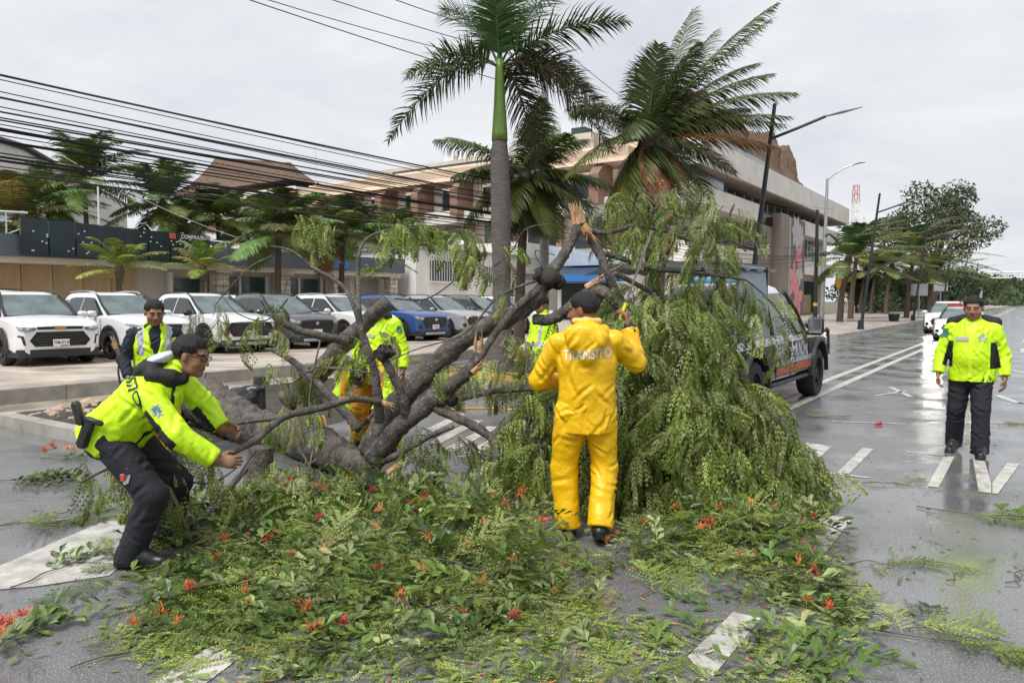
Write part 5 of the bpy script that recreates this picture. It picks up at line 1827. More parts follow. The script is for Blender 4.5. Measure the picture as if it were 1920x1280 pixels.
# small signs
def sign_board(px, t_, w_, h_, z, label, mat=STEEL, diamond=False):
    b = RP(st_from_px(px, t_), t_, .12)
    o = empty('sign_board', b, ROADYAW, label, 'sign')
    mb = MB(); mb.tube([(0, 0, 0), (0, 0, z + h_ * .4)], .05, 8); mb.build('post', STEEL, o, smooth=True)
    mb = MB()
    if diamond: mb.prism([(-w_ / 2, z), (0, z - h_ / 2), (w_ / 2, z), (0, z + h_ / 2)], -.09, -.06, 'X')
    else: mb.box((-.08, 0, z), (.03, w_, h_), bev=.01)
    mb.build('panel', mat, o)
sign_board(1571, 12.6, .62, 1.15, 3.0, 'yellow diamond warning sign edge on beside the bent palm', M('sign_yellow', (.75, .42, .03), .5), True)
sign_board(1722, 8.6, 1.4, 1.1, 2.6, 'pale blank sign board on a post before the oncoming cars')
sign_board(1762, 8.6, 1.4, 1.0, 3.2, 'pale blank sign board farther along the pavement')
# round planter pot
pp = MB(); pp.lathe([(0, 0), (.32, 0), (.42, .55), (.36, .55), (.34, .45), (0, .45)], 16)
ob = pp.build('planter_pot', DARKM, None, smooth=True, loc=RP(st_from_px(1676, 8.6), 8.6, .13)); tag(ob, 'round dark planter pot on the pavement', 'pot')
# ------------------------------------------------------------------ people: implicit bodies and clothes
class SDF:
    def __init__(s, lo, hi, vox):
        s.lo = np.array(lo, float); s.v = vox
        s.n = np.ceil((np.array(hi) - s.lo) / vox).astype(int) + 1
        s.d = np.full(s.n, 1.0, dtype=np.float32)
    def grid(s, lo, hi):
        i0 = np.clip(np.floor((np.array(lo) - s.lo) / s.v).astype(int), 0, s.n - 1)
        i1 = np.clip(np.ceil((np.array(hi) - s.lo) / s.v).astype(int) + 1, 1, s.n)
        ax = [(s.lo[k] + s.v * np.arange(i0[k], i1[k])).astype(np.float32) for k in range(3)]
        X = np.stack(np.meshgrid(*ax, indexing='ij'), -1)
        return (slice(i0[0], i1[0]), slice(i0[1], i1[1]), slice(i0[2], i1[2])), X
    def blend(s, sl, d, k, op='u'):
        a = s.d[sl]
        if op == 'u':
            if k > 0:
                h = np.clip(.5 + .5 * (d - a) / k, 0, 1)
                s.d[sl] = d + (a - d) * h - k * h * (1 - h)
            else: s.d[sl] = np.minimum(a, d)
        else:     # subtract
            h = np.clip(.5 - .5 * (d + a) / max(k, 1e-4), 0, 1)
            s.d[sl] = a + (-d - a) * h + k * h * (1 - h)
    def cone(s, a, b, ra, rb, k=.02, flat=None, cuts=(), op='u'):
        a, b = np.array(a, np.float32), np.array(b, np.float32)
        r = max(ra, rb); pad = r + k + 3 * s.v
        sl, X = s.grid(np.minimum(a, b) - pad, np.maximum(a, b) + pad)
        ba = b - a; L2 = max(1e-9, float(ba @ ba))
        p = X - a
        t = np.clip(p @ ba / L2, 0, 1)
        q = p - t[..., None] * ba
        if flat is not None:
            f, wv = flat
            wv = np.array(wv, np.float32); wv = wv / np.linalg.norm(wv)
            c = q @ wv
            q = q + (c * (1 / f - 1))[..., None] * wv
        d = np.sqrt(np.sum(q * q, -1)) - (ra + (rb - ra) * t)
        if flat is not None: d = d * (.5 + .5 * flat[0])
        for (pp, nn) in cuts:      # keep the side opposite to the normal
            nn = np.array(nn, np.float32); nn = nn / np.linalg.norm(nn)
            d = np.maximum(d, (X - np.array(pp, np.float32)) @ nn)
        s.blend(sl, d, k, op)
    def ell(s, c, r, R=None, k=.02, op='u'):
        c = np.array(c, np.float32); r = np.array(r, np.float32)
        pad = r.max() + k + 3 * s.v
        sl, X = s.grid(c - pad, c + pad)
        p = X - c
        if R is not None: p = p @ np.array(R, np.float32)
        k0 = np.sqrt(np.sum((p / r) ** 2, -1)); k1 = np.sqrt(np.sum((p / (r * r)) ** 2, -1)) + 1e-6
        s.blend(sl, k0 * (k0 - 1) / k1, k, op)
    def clip(s, p, n):
        n = np.array(n, np.float32); n /= np.linalg.norm(n)
        sl, X = s.grid(s.lo, s.lo + s.v * (s.n - 1))
        s.d = np.maximum(s.d, (X - np.array(p, np.float32)) @ n)
    def mesh(s):
        D = s.d; S = D < 0
        c = np.zeros(np.array(D.shape) - 1, np.int8)
        for dx in (0, 1):
            for dy in (0, 1):
                for dz in (0, 1):
                    c += S[dx:dx + c.shape[0], dy:dy + c.shape[1], dz:dz + c.shape[2]]
        act = (c > 0) & (c < 8)
        ii = np.argwhere(act)
        idx = np.full(act.shape, -1, np.int32); idx[act] = np.arange(len(ii))
        acc = np.zeros((len(ii), 3)); cnt = np.zeros(len(ii))
        co = [np.array((x, y, z)) for x in (0, 1) for y in (0, 1) for z in (0, 1)]
        for i in range(8):
            for j in range(i + 1, 8):
                if np.abs(co[i] - co[j]).sum() != 1: continue
                A, B = ii + co[i], ii + co[j]
                da, db = D[A[:, 0], A[:, 1], A[:, 2]], D[B[:, 0], B[:, 1], B[:, 2]]
                m = (da < 0) != (db < 0)
                t = da[m] / (da[m] - db[m])
                acc[m] += co[i] + (co[j] - co[i]) * t[:, None]; cnt[m] += 1
        V = s.lo + s.v * (ii + acc / cnt[:, None])
        F = []
        for ax in range(3):
            sh = [slice(None)] * 3
            s0 = list(sh); s1 = list(sh); s0[ax] = slice(0, -1); s1[ax] = slice(1, None)
            ch = S[tuple(s0)] != S[tuple(s1)]
            o1, o2 = [k for k in range(3) if k != ax]
            e = np.argwhere(ch)
            ok = (e[:, o1] > 0) & (e[:, o2] > 0) & (e[:, o1] < act.shape[o1]) & (e[:, o2] < act.shape[o2])
            e = e[ok]
            def cell(d1, d2):
                q = e.copy(); q[:, o1] -= d1; q[:, o2] -= d2
                return idx[q[:, 0], q[:, 1], q[:, 2]]
            f = np.stack([cell(1, 1), cell(0, 1), cell(0, 0), cell(1, 0)], 1)
            ins = S[e[:, 0], e[:, 1], e[:, 2]]
            flip = ins if ax != 1 else ~ins
            f[~flip] = f[~flip][:, ::-1]
            F.append(f)
        return V, np.concatenate(F)

def vnormals(V, F):
    n = np.cross(V[F[:, 1]] - V[F[:, 0]], V[F[:, 2]] - V[F[:, 0]])
    N = np.zeros_like(V)
    for k in range(F.shape[1]): np.add.at(N, F[:, k], n)
    return N / np.maximum(1e-12, np.linalg.norm(N, axis=1, keepdims=True))

def A(*x): return np.array(x, float)
def unit(v): v = np.array(v, float); return v / np.linalg.norm(v)

def head_frame(fwd, up=(0, 0, 1)):
    f = unit(fwd); l = unit(np.cross(up, f)); u = np.cross(f, l)
    return np.stack([f, l, u], 1)       # columns: forward, left, up

def add_head(S, hc, R, k=.012, fat=1.0):
    def p(x, y, z): return hc + R @ A(x, y * (1 + (fat - 1) * .6), z)
    S.ell(p(-.014, 0, .035), (.098, .078, .084), R, .02)
    S.ell(p(.026, 0, -.036), (.068, .064 * fat, .086), R, .03)
    S.ell(p(.034, 0, -.080), (.048, .050 * fat, .034), R, .03)
    S.ell(p(.070, 0, -.102), (.024, .026, .018), R, .02)
    S.cone(p(.080, -.042, .026), p(.080, .042, .026), .011, .011, .018)
    for s_ in (-1, 1):
        S.ell(p(.060, s_ * .042, -.030), (.026, .022 * fat, .026), R, .02)
        S.ell(p(.100, s_ * .033, .003), (.016, .017, .012), R, .012, 's')
        S.ell(p(.082, s_ * .033, .003), (.011, .013, .010), R, .004)
        S.ell(p(-.006, s_ * .078, -.004), (.020, .011, .033), R, .008)
        S.ell(p(.098, s_ * .013, -.032), (.010, .009, .008), R, .008)
    S.cone(p(.092, 0, .012), p(.112, 0, -.028), .008, .013, .012)
    S.cone(p(.090, -.019, -.058), p(.090, .019, -.058), .008, .008, .008)
    S.cone(p(.088, -.016, -.070), p(.088, .016, -.070), .009, .009, .008)

def add_hand(S, wr, f, pn, side, curl=.35, sc=1.0, spread=1.0, k=.008):
    """wr wrist, f finger direction, pn palm normal, side = unit towards the thumb"""
    f, pn = unit(f), unit(pn)
    th = unit(side - f * np.dot(side, f)); th = unit(th - pn * np.dot(th, pn))
    S.cone(wr - f * .05, wr + f * .02, .029 * sc, .029 * sc, .012, flat=(.78, pn))
    S.cone(wr + f * .018 * sc, wr + f * .075 * sc, .036 * sc, .040 * sc, .012, flat=(.42, pn))
    for i, (off, L) in enumerate(((.030, .072), (.010, .080), (-.011, .075), (-.031, .058))):
        b = wr + f * (.088 - .006 * abs(i - 1.2)) * sc + th * off * sc
        d = unit(f + th * off * 2.0 * spread)
        a0 = curl * 1.25
        for j, fr in enumerate((.46, .31, .23)):
            ang = a0 * (1.0, 1.9, 2.5)[j]
            dd = d * math.cos(ang) + pn * math.sin(ang)
            e = b + dd * L * fr * sc * 1.12
            r0 = (.0098, .0088, .0080)[j] * sc; r1 = (.0088, .0080, .0070)[j] * sc
            S.cone(b, e, r0, r1, .003)
            b = e
    b = wr + f * .028 * sc + th * .030 * sc
    d = unit(f * .72 + th * .72 + pn * (.15 + .7 * curl))
    e = b + d * .042 * sc; S.cone(b, e, .0135 * sc, .011 * sc, .01)
    d2 = unit(f * (.95) + th * .20 * (1 - curl) + pn * (.2 + 1.0 * curl))
    S.cone(e, e + d2 * .034 * sc, .0105 * sc, .0085 * sc, .003)

SKINM = M('skin', (.35, .19, .12), .5, vcol=True, var=.12, vs=18, spec=.35)
HAIRM = M('black_hair', (.010, .009, .008), .55, var=.4, vs=60, bump=.6, bs=160)
HAIRC = M('cropped_hair', (.06, .04, .03), .65, var=.4, vs=60, bump=.5, bs=180)
LIME = M('fluorescent_lime_fabric', (.58, .90, .008), .5, bump=.8, bs=13, var=.10, vs=5)
YELLOW = M('yellow_rain_fabric', (.86, .50, .003), .40, bump=.8, bs=11, var=.12, vs=4, rvar=.1)
NAVYF = M('navy_trouser_fabric', (.012, .014, .02), .8, bump=.4, bs=40, var=.3, vs=8)
BLACKF = M('black_fabric', (.012, .012, .013), .7, bump=.4, bs=40, var=.3, vs=8)
NAVYS = M('navy_shirt_fabric', (.012, .016, .03), .8, bump=.4, bs=40)
REFL = M('grey_reflective_tape', (.42, .43, .45), .35, var=.2, vs=30)
LINING = M('pale_grey_lining', (.62, .64, .70), .6, bump=.3, bs=20)
PALEY = M('pale_yellow_lining', (.80, .52, .16), .5, bump=.3, bs=20)
SHOE = M('black_leather', (.012, .012, .013), .4, var=.3, vs=12)
AMBERF = M('amber_rain_fabric', (.75, .36, .008), .45, bump=.35, bs=16)

SKIN = dict(a=(.30, .155, .095), b=(.25, .12, .07), c=(.36, .20, .13))

def folds(V, N, J, amp, seed, sc=9.0, stretch=(1, 1, 1.0)):
    """broad swells of loose cloth"""
    q = V * np.array(stretch) * sc * .55
    return V + N * (amp * (.9 * fbm(q, 2, seed + 5) + .35 * fbm(q * 2.3, 2, seed + 8)))[:, None]

def crease(V, N, seed, n, depth, ang=(20, 65), ln=(.07, .24), wd=(.010, .017)):
    """pressed and pulled folds: n short valleys with a raised lip, laid over the cloth at slanting angles"""
    if n == 0: return V
    rg = np.random.default_rng(seed + 900)
    off = np.zeros(len(V))
    g = np.array([0, 0, -1.0])
    for k in range(n):
        i = rg.integers(len(V)); p, nn = V[i], N[i]
        t = g - nn * (g @ nn); l = np.linalg.norm(t)
        if l < .2: t = np.cross(nn, [1, 0, .3]); l = np.linalg.norm(t)
        t /= l; b = np.cross(nn, t)
        a = math.radians(rg.uniform(*ang)) * rg.choice([-1, 1])
        d = t * math.cos(a) + b * math.sin(a)
        L, w_ = rg.uniform(*ln), rg.uniform(*wd)
        m = np.abs(V - p).max(1) < L * .6 + .06
        r = V[m] - p
        u = r @ d
        curve = (r @ np.cross(nn, d)) - rg.uniform(-2.2, 2.2) * u * u
        rad = r @ nn
        tap = np.clip(1 - (np.abs(u) / (L * .5)) ** 2, 0, 1) * np.exp(-(rad / .06) ** 2)
        x = curve / w_
        f = -np.exp(-x * x) + .75 * np.exp(-((x - 1.9) / 1.1) ** 2) + .35 * np.exp(-((x + 2.0) / 1.2) ** 2)
        off[m] += f * tap * depth * rg.uniform(.5, 1.2)
    return V + N * np.clip(off, -depth * 1.6, depth * 1.6)[:, None]

def cloth(name, S, mats, parent, amp=.006, seed=0, sc=9.0, stretch=(1, 1, 1.4), paint=None, creases=0, ang=(20, 65)):
    V, F = S.mesh()
    N = vnormals(V, F)
    V = folds(V, N, None, amp, seed, sc, stretch)
    V = crease(V, N, seed, creases, .0085, ang)
    mi = None
    if paint is not None:
        c = V[F].mean(1)
        mi = paint(c)
    me = np_mesh(name, V, F, mats, mi, smooth=True)
    return link(name, me, parent)

def stick_on(target, o, d, up, V2, F2, w_, h_, name, mat, parent, lift=.006, depth=1.0):
    """project flat lettering or a badge onto a mesh: o centre, d ray direction, up vector (all local)"""
    me = target.data
    bm = bmesh.new(); bm.from_mesh(me); T = BVHTree.FromBMesh(bm); bm.free()
    d = Vector(d).normalized(); up = Vector(up); up = (up - d * up.dot(d)).normalized(); rt = d.cross(up)
    vs = []; ok = []
    for v in V2:
        p = Vector(o) + rt * v[0] * w_ + up * v[1] * h_
        h = T.ray_cast(p - d * depth, d, depth * 2)
        if h[0] is None: ok.append(False); vs.append(p)
        else: ok.append(True); vs.append(h[0] - d * lift)
    fs = [f for f in F2 if all(ok[i] for i in f)]
    mb = MB(); mb.add(vs, fs)
    return mb.build(name, mat, parent)

def star_poly(n, r0, r1):
    pts = [(0, 0)] + [((r0 if k % 2 == 0 else r1) * math.cos(math.pi / 2 + k * math.pi / n), (r0 if k % 2 == 0 else r1) * math.sin(math.pi / 2 + k * math.pi / n)) for k in range(2 * n)]
    return pts, [(0, 1 + k, 1 + (k + 1) % (2 * n)) for k in range(2 * n)]

def rect_poly(nx=8, ny=10):
    V = [(-.5 + i / nx, -.5 + j / ny) for i in range(nx + 1) for j in range(ny + 1)]
    return V, [(i * (ny + 1) + j, (i + 1) * (ny + 1) + j, (i + 1) * (ny + 1) + j + 1, i * (ny + 1) + j + 1) for i in range(nx) for j in range(ny)]

def person(label, loc, yaw, J, skin, hair='short', top=None, bottom=None, fat=1.0, vox=.0075, hands=None, shoes=True, seed=0, hairmat=None, head_k=1.0, bvox=.006):
    """J: joints in local coordinates (x forward, y left, z up)"""
    o = empty('person', loc, yaw, label, 'person')
    allp = np.array([v for k, v in J.items() if k not in ('face', 'hup', 'fl', 'fr', 'side', 'fwd')])
    lo, hi = allp.min(0) - .24, allp.max(0) + .24
    lo[2] = max(lo[2], -.02)
    S = SDF(lo, hi, bvox)
    side, fwd = unit(J['side']), unit(J['fwd'])
    R = head_frame(J['face'], J.get('hup', (0, 0, 1)))
    hc = A(*J['head'])
    # continuous figure (mostly under the clothes)
    S.cone(J['pelvis'], J['chest'], .13, .145, .03, flat=(.68, fwd))
    S.cone(J['chest'], J['neck'], .13, .07, .03, flat=(.75, fwd))
    S.cone(A(*J['shl']) - A(0, 0, .02), A(*J['shr']) - A(0, 0, .02), .036, .036, .03)
    S.cone(J['neck'], hc + R @ A(-.02, 0, -.05), .062, .056, .025)
    for s_ in 'lr':
        S.cone(A(*J['sh' + s_]) - A(0, 0, .02), J['el' + s_], .042, .038, .02); S.cone(J['el' + s_], J['wr' + s_], .041, .029, .015)
        S.cone(J['hip' + s_], J['kn' + s_], .078, .055, .03); S.cone(J['kn' + s_], J['an' + s_], .052, .038, .02)
        toe = A(*J['an' + s_]) + unit(J['f' + s_]) * .16; toe[2] = max(.03, toe[2] - .062)
        S.cone(A(*J['an' + s_]) - A(0, 0, .02), toe, .034, .02, .02)
    add_head(S, hc, R, fat=fat)
    for s_ in 'lr':
        if hands and s_ in hands:
            f, pn, th, cu = hands[s_]
            add_hand(S, A(*J['wr' + s_]), f, pn, A(*th), cu, 1.04)
        else:
            w = A(*J['wr' + s_]); f = unit(w - A(*J['el' + s_])); add_hand(S, w, f, -side if s_ == 'l' else side, fwd, .4, 1.04)
    V, F = S.mesh()
    # skin colour with brows, eyes, lips
    L = (V - hc) @ R
    col = np.tile(np.array(skin), (len(V), 1))
    col *= (1 + .10 * fbm(V * 30, 2, seed))[:, None]
    x, y, z = L[:, 0], np.abs(L[:, 1]), L[:, 2]
    face = x > .05
    brow = face & (np.abs(z - (.026 - .06 * np.clip(y - .04, 0, 1))) < .0065) & (y > .012) & (y < .056)
    col[brow] = (.02, .014, .011)
    eye = face & (x > .068) & (np.abs(z - .002) < .0042) & (np.abs(y - .033) < .0115)
    col[eye] = (.05, .035, .03)
    lip = face & (np.abs(z + .063) < .010) & (y < .024)
    col[lip] = np.array(skin) * np.array([.95, .62, .62])
    stub = face & (z < -.05) & ~lip
    col[stub] *= .88
    link('body', np_mesh('body', V, F, [SKINM], smooth=True, cols=col), o)
    # hair
    if hair:
        H = SDF(hc - .2, hc + .2, .006)
        g = .016 if hair == 'short' else .007
        H.ell(hc + R @ A(-.014, 0, .035), (.098, .078, .084), R, 0)
        sl, X = H.grid(H.lo, H.lo + H.v * (H.n - 1))
        Lh = (X - hc) @ R
        hx, hy, hz = Lh[..., 0], np.abs(Lh[..., 1]), Lh[..., 2]
        line = np.where(hx > .045, .062, np.where(hx > .012, .062 - (.045 - hx) * 1.1, np.where(hx > -.03, .012, -.035)))
        line = np.where((hx > .02) & (hy > .055), line - .03, line)
        hn = np.clip((hz - line) / .055, 0, 1)
        H.d = np.maximum(H.d - (.0025 + g * hn), (line - hz) * .8)
        Vh, Fh = H.mesh()
        Nh = vnormals(Vh, Fh)
        Vh = Vh + Nh * (.004 * fbm(Vh * 70, 2, seed) + .0015 * RNG.normal(0, 1, len(Vh)))[:, None]
        link('hair', np_mesh('hair', Vh, Fh, [hairmat or HAIRM], smooth=True), o)
    # shoes
    if shoes:
        for s_ in 'lr':
            an = A(*J['an' + s_]); fd = unit(J['f' + s_]); fl = unit(A(fd[0], fd[1], 0)); lat = A(-fl[1], fl[0], 0)
            Q = SDF(an - .33, an + .33, .008)
            heel = an - fl * .055; heel[2] = an[2] - .045
            toe = an + fd * .19; toe[2] = an[2] - .052 + fd[2] * .19
            Q.cone(heel, toe, .050, .044, .03, flat=(.95, (0, 0, 1)))
            Q.cone(an + unit(A(*J['kn' + s_]) - an) * .09, an + fl * .03 - A(0, 0, .03), .056, .056, .05)
            Q.cone(an + fl * .02 - A(0, 0, .005), an * .45 + toe * .55 + A(0, 0, .008), .054, .042, .04)
            Q.cone(heel - A(0, 0, .022), toe - A(0, 0, .018), .053, .052, .008, flat=(.45, (0, 0, 1)))
            Vs, Fs = Q.mesh()
            link('shoe', np_mesh('shoe', Vs, Fs, [SHOE], smooth=True), o)
    return o, lo, hi, hc, R

def trousers(o, J, lo, hi, mats, waist, thigh=.105, knee=.085, hem=.078, amp=.006, seed=0, vox=.0085, hemz=.064, paint=None, sc=8, name='trousers'):
    S = SDF(lo, hi, vox)
    side, fwd = unit(J['side']), unit(J['fwd'])
    pel = A(*J['pelvis']); ax = unit(A(*J['chest']) - pel)
    S.cone(pel - ax * .02, pel + ax * .10, .178, .165, .04, flat=(.70, fwd))
    for s_ in 'lr':
        h, k_, a_ = A(*J['hip' + s_]), A(*J['kn' + s_]), A(*J['an' + s_])
        S.cone(h + ax * .02, k_, thigh * 1.08, knee, .035)
        d = unit(a_ - k_)
        S.cone(k_, a_ + d * hemz, knee, hem, .03, cuts=[(a_ + d * hemz, d)])
    return cloth(name, S, mats, o, amp, seed, sc, (1.0, 1.0, .95), paint, 80, (35, 82))

def jacket(o, J, lo, hi, mats, hem_len, chest=.185, belly=0.0, arm=.07, cuff=.052, amp=.006, seed=0, vox=.0085, extra=None, paint=None, depth=.70, sleeves=True, sc=8, hem_r=.19, name='jacket'):
    S = SDF(lo - .05, hi + .05, vox)
    side, fwd = unit(J['side']), unit(J['fwd'])
    pel, ch, nk = A(*J['pelvis']), A(*J['chest']), A(*J['neck'])
    ax = unit(ch - pel)
    hem = pel - ax * hem_len
    S.cone(hem - ax * .03, ch, hem_r, chest, .03, flat=(depth, fwd))
    S.cone(ch, ch + (nk - ch) * .72, chest * .98, .115, .05, flat=(depth, fwd))
    for s_ in 'lr':
        sh_ = A(*J['sh' + s_])
        S.cone(nk * .75 + ch * .25, sh_ * .86 + ch * .14, .075, .060, .04)
    S.cone(nk - unit(nk - ch) * .05, nk + unit(A(*J['head']) - nk) * .045, .085, .070, .02)
    if belly:
        S.ell(pel + ax * .12 + fwd * .05, (.15, .165, .17), head_frame(fwd), .06)
    S.clip(hem, -ax)
    if sleeves:
        for s_ in 'lr':
            a, b, c = A(*J['sh' + s_]), A(*J['el' + s_]), A(*J['wr' + s_])
            S.cone(a - A(0, 0, .012), b, arm * .92, arm * .90, .03)
            d = unit(c - b); e = c - d * .015
            S.cone(b, e, arm * .90, cuff, .025, cuts=[(e, d)])
    if extra: extra(S)
    return cloth(name, S, mats, o, amp, seed, sc, (1.35, 1.35, .62), paint, 95, (12, 60))

def patch(o, jk, pos, d, up, w_, h_, mat, name, shape='rect'):
    V2, F2 = rect_poly() if shape == 'rect' else star_poly(7, .5, .3)
    return stick_on(jk, pos, d, up, V2, F2, w_, h_, name, mat, o)

STAND = dict(pelvis=(0, 0, .97), chest=(0, 0, 1.27), neck=(0, 0, 1.46), head=(.03, 0, 1.60), face=(1, 0, 0), side=(0, 1, 0), fwd=(1, 0, 0),
             shl=(0, .185, 1.40), shr=(0, -.185, 1.40), ell=(0, .25, 1.12), elr=(0, -.25, 1.12), wrl=(.06, .27, .87), wrr=(.06, -.27, .87),
             hipl=(0, .095, .92), hipr=(0, -.095, .92), knl=(.02, .105, .50), knr=(.02, -.105, .50), anl=(0, .11, .095), anr=(0, -.11, .095), fl=(1, .15, 0), fr=(1, -.15, 0))
def pose(**k):
    d = dict(STAND); d.update(k); return d

# 1 --- man in the yellow rain suit, back to us
J1 = pose(head=(.035, .025, 1.635), face=(.34, .93, -.14), neck=(0, 0, 1.49), chest=(-.01, 0, 1.28), shl=(-.01, .195, 1.425), shr=(0, -.195, 1.435),
          ell=(.10, .34, 1.13), wrl=(.30, .22, 1.10), elr=(.13, -.365, 1.26), wrr=(.20, -.315, 1.515),
          hipl=(0, .105, .90), hipr=(0, -.105, .90), knl=(.07, .150, .49), anl=(.02, .125, .10), knr=(.05, -.135, .50), anr=(-.13, -.10, .15), fl=(1, .2, 0), fr=(.75, -.1, -.55))
Y1 = G(1098, 1010)
p1, lo, hi, hc, R = person('worker in yellow rain suit lettered TRANSITO seen from behind raising a machete', (Y1.x, Y1.y + .02, 0), math.pi / 2 - .07, J1, SKIN['b'], seed=1, fat=1.05,
                           hands={'r': ((.25, .15, .95), (.35, .95, 0), (.6, -.2, .5), .62), 'l': ((.9, -.4, .1), (0, -.2, -1), (.3, -.9, .2), .6)})
trousers(p1, J1, lo, hi, [YELLOW], 0, .108, .096, .090, .012, 3, sc=10, hemz=.03, vox=.007)
def hood1(S):
    S.ell((-.12, 0, 1.46), (.085, .155, .10), head_frame((.86, 0, .5)), .03)
    S.cone((-.155, .07, 1.40), (-.165, -.02, 1.31), .055, .03, .05)
    S.cone((-.155, -.07, 1.42), (-.165, 0, 1.31), .055, .03, .05)
    S.cone((-.02, .12, 1.50), (-.10, 0, 1.53), .035, .035, .03)
    S.cone((-.02, -.12, 1.50), (-.10, 0, 1.53), .035, .035, .03)
jk1 = jacket(p1, J1, lo, hi, [YELLOW], .19, .200, 0, .080, .064, .010, 5, extra=hood1, depth=.74, hem_r=.208, sc=8, vox=.007)
p1.scale = (.97, .97, .97)
lin = SDF(hc - .25, hc + .25, .008)
lin.cone((-.055, .085, 1.565), (-.105, 0, 1.560), .022, .028, .02); lin.cone((-.055, -.085, 1.565), (-.105, 0, 1.560), .022, .028, .02)
cloth('hood_lining', lin, [PALEY], p1, .003, 3)
V2, F2 = text_mesh('TRANSITO', bold=.02, sub=.12)
wd = max(v.x for v in V2) - min(v.x for v in V2)
Vc = [(v.x / wd, v.y * .9 / 1.0 + .10 * (1 - (2 * v.x / wd) ** 2) * 0 - .22 * (v.x / wd)* -1) for v in V2]
stick_on(jk1, (-.25, -.005, 1.335), (1, 0, 0), (0, 0, 1), Vc, F2, .335, .105, 'back_lettering', M('white_print', (.72, .72, .70), .6), p1, lift=.005)
cuf = SDF(A(*J1['wrr']) - .12, A(*J1['wrr']) + .12, .006)
cuf.cone(A(*J1['wrr']) - A(.02, .02, .03), A(*J1['wrr']) + A(.0, .0, .002), .041, .038, .01)
cloth('wrist_band', cuf, [BLACKF], p1, .001, 2)
# machete in the raised fist
wr = A(*J1['wrr'])
mt = mat_of(p1)
hp = mt @ Vector(wr + A(.035, .045, .075))
tipw = P(1222, 432, hp.y + .05)
hb = P(1187, 600, hp.y)
o = empty('machete', hb, 0, 'machete with yellow handle held upright in the fist of the yellow suited worker', 'machete')
mb = MB(); dm = (tipw - hp).normalized(); mb.tube([hp - dm * .07, hp - dm * .02, hp + dm * .05], [.017, .015, .018], 8, flat=.7); mb.build('handle', M('yellow_plastic', (.80, .62, .01), .4), o, smooth=True, world=True)
mb = MB(); mb.tube([hp + dm * .04, hp + dm * .3, tipw - dm * .08, tipw], [.016, .022, .028, .012], 8, flat=.10); mb.build('blade', M('dull_steel', (.20, .19, .18), .5, metal=.6, var=.3, vs=20), o, smooth=True, world=True)

# 2 --- man in lime jacket bending to the branch, side on
J2 = pose(pelvis=(-.19, 0, .82), chest=(.03, 0, 1.03), neck=(.185, 0, 1.195), head=(.300, -.01, 1.305), face=(.95, -.12, -.24), hup=(.1, 0, 1), side=(0, 1, 0), fwd=(.66, 0, -.75),
          shl=(.18, .17, 1.12), shr=(.11, -.19, 1.08), ell=(.30, .26, .93), elr=(.29, -.27, .85), wrl=(.41, .22, .80), wrr=(.50, -.20, .675),
          hipl=(-.17, .10, .78), hipr=(-.19, -.10, .78), knl=(.12, .20, .45), knr=(.10, -.16, .45), anl=(.02, .30, .095), anr=(-.04, -.16, .095), fl=(1, .05, 0), fr=(1, -.1, 0))
B2 = G(243, 1068)
p2, lo, hi, hc, R = person('man in lime rain jacket and glasses bending to grip a cut branch', (B2.x + .02, B2.y + .20, 0), math.radians(4), J2, SKIN['a'], seed=2,
                           hands={'r': ((.95, .1, -.15), (0, .9, -.2), (.1, -.1, 1), .50), 'l': ((.95, -.1, -.1), (0, -.9, -.2), (.1, 0, 1), .5)})
trousers(p2, J2, lo, hi, [NAVYF], 0, .105, .088, .085, .008, 7, sc=9)
def ex2(S):
    pass
def paint2(c):
    # black side stripe under the near sleeve and along the zip
    a, b = A(*J2['shr']), A(*J2['wrr'])
    d = b - a; t = ((c - a) @ d) / (d @ d); q = c - a - t[:, None] * d
    under = (t > .12) & (t < .62) & (q @ unit((-.8, -.1, -.85)) > .052) & (c[:, 1] < -.18)
    a2, b2 = A(*J2['shl']), A(*J2['wrl'])
    d2 = b2 - a2; t2 = ((c - a2) @ d2) / (d2 @ d2); q2 = c - a2 - t2[:, None] * d2
    un2 = (t2 > .45) & (t2 < .95) & (q2 @ A(-.4, 0, -1) > .02) & (c[:, 1] > .1)
    zp = (np.abs(c[:, 1] + .09) < .012) & ((c - A(*J2['chest'])) @ unit(J2['fwd']) > .05)
    return np.where(under | un2 | zp, 1, 0)
jk2 = jacket(p2, J2, lo, hi, [LIME, BLACKF], .10, .205, 0, .086, .060, .010, 9, paint=paint2, depth=.84, hem_r=.225, sc=8, vox=.0075)
hd = SDF(hc - .4, hc + .3, .008)
hd.ell((.06, .0, 1.235), (.13, .135, .065), head_frame((.8, 0, .50)), .02)
hd.cone((.21, -.10, 1.185), (.11, -.135, 1.19), .045, .05, .04); hd.cone((.21, .10, 1.185), (.11, .135, 1.19), .045, .05, .04)
hd.cone((.26, -.06, 1.165), (.19, -.10, 1.155), .04, .045, .03)
cloth('hood', hd, [BLACKF], p2, .005, 4, 10)
ln = SDF(hc - .4, hc + .3, .008)
ln.ell((.115, -.02, 1.285), (.105, .100, .042), head_frame((.9, 0, .35)), .02)
cloth('hood_lining', ln, [LINING], p2, .006, 8, 14)
V2, F2 = text_mesh('TRANSITO', bold=.02, sub=.15)
wd = max(v.x for v in V2) - min(v.x for v in V2)
bn = unit(A(-.72, -.0, .70))
stick_on(jk2, tuple(A(.01, -.07, 1.12)), (.60, .28, -.75), (.75, 0, .66), [(v.x / wd, v.y) for v in V2], F2, .46, .085, 'back_lettering', M('black_print', (.015, .018, .02), .6), p2)
bd = patch(p2, jk2, tuple(A(*J2['shr']) * .62 + A(*J2['elr']) * .38), (-.2, 1, -.1), (-.55, 0, .8), .085, .10, REFL, 'arm_badge', 'star')
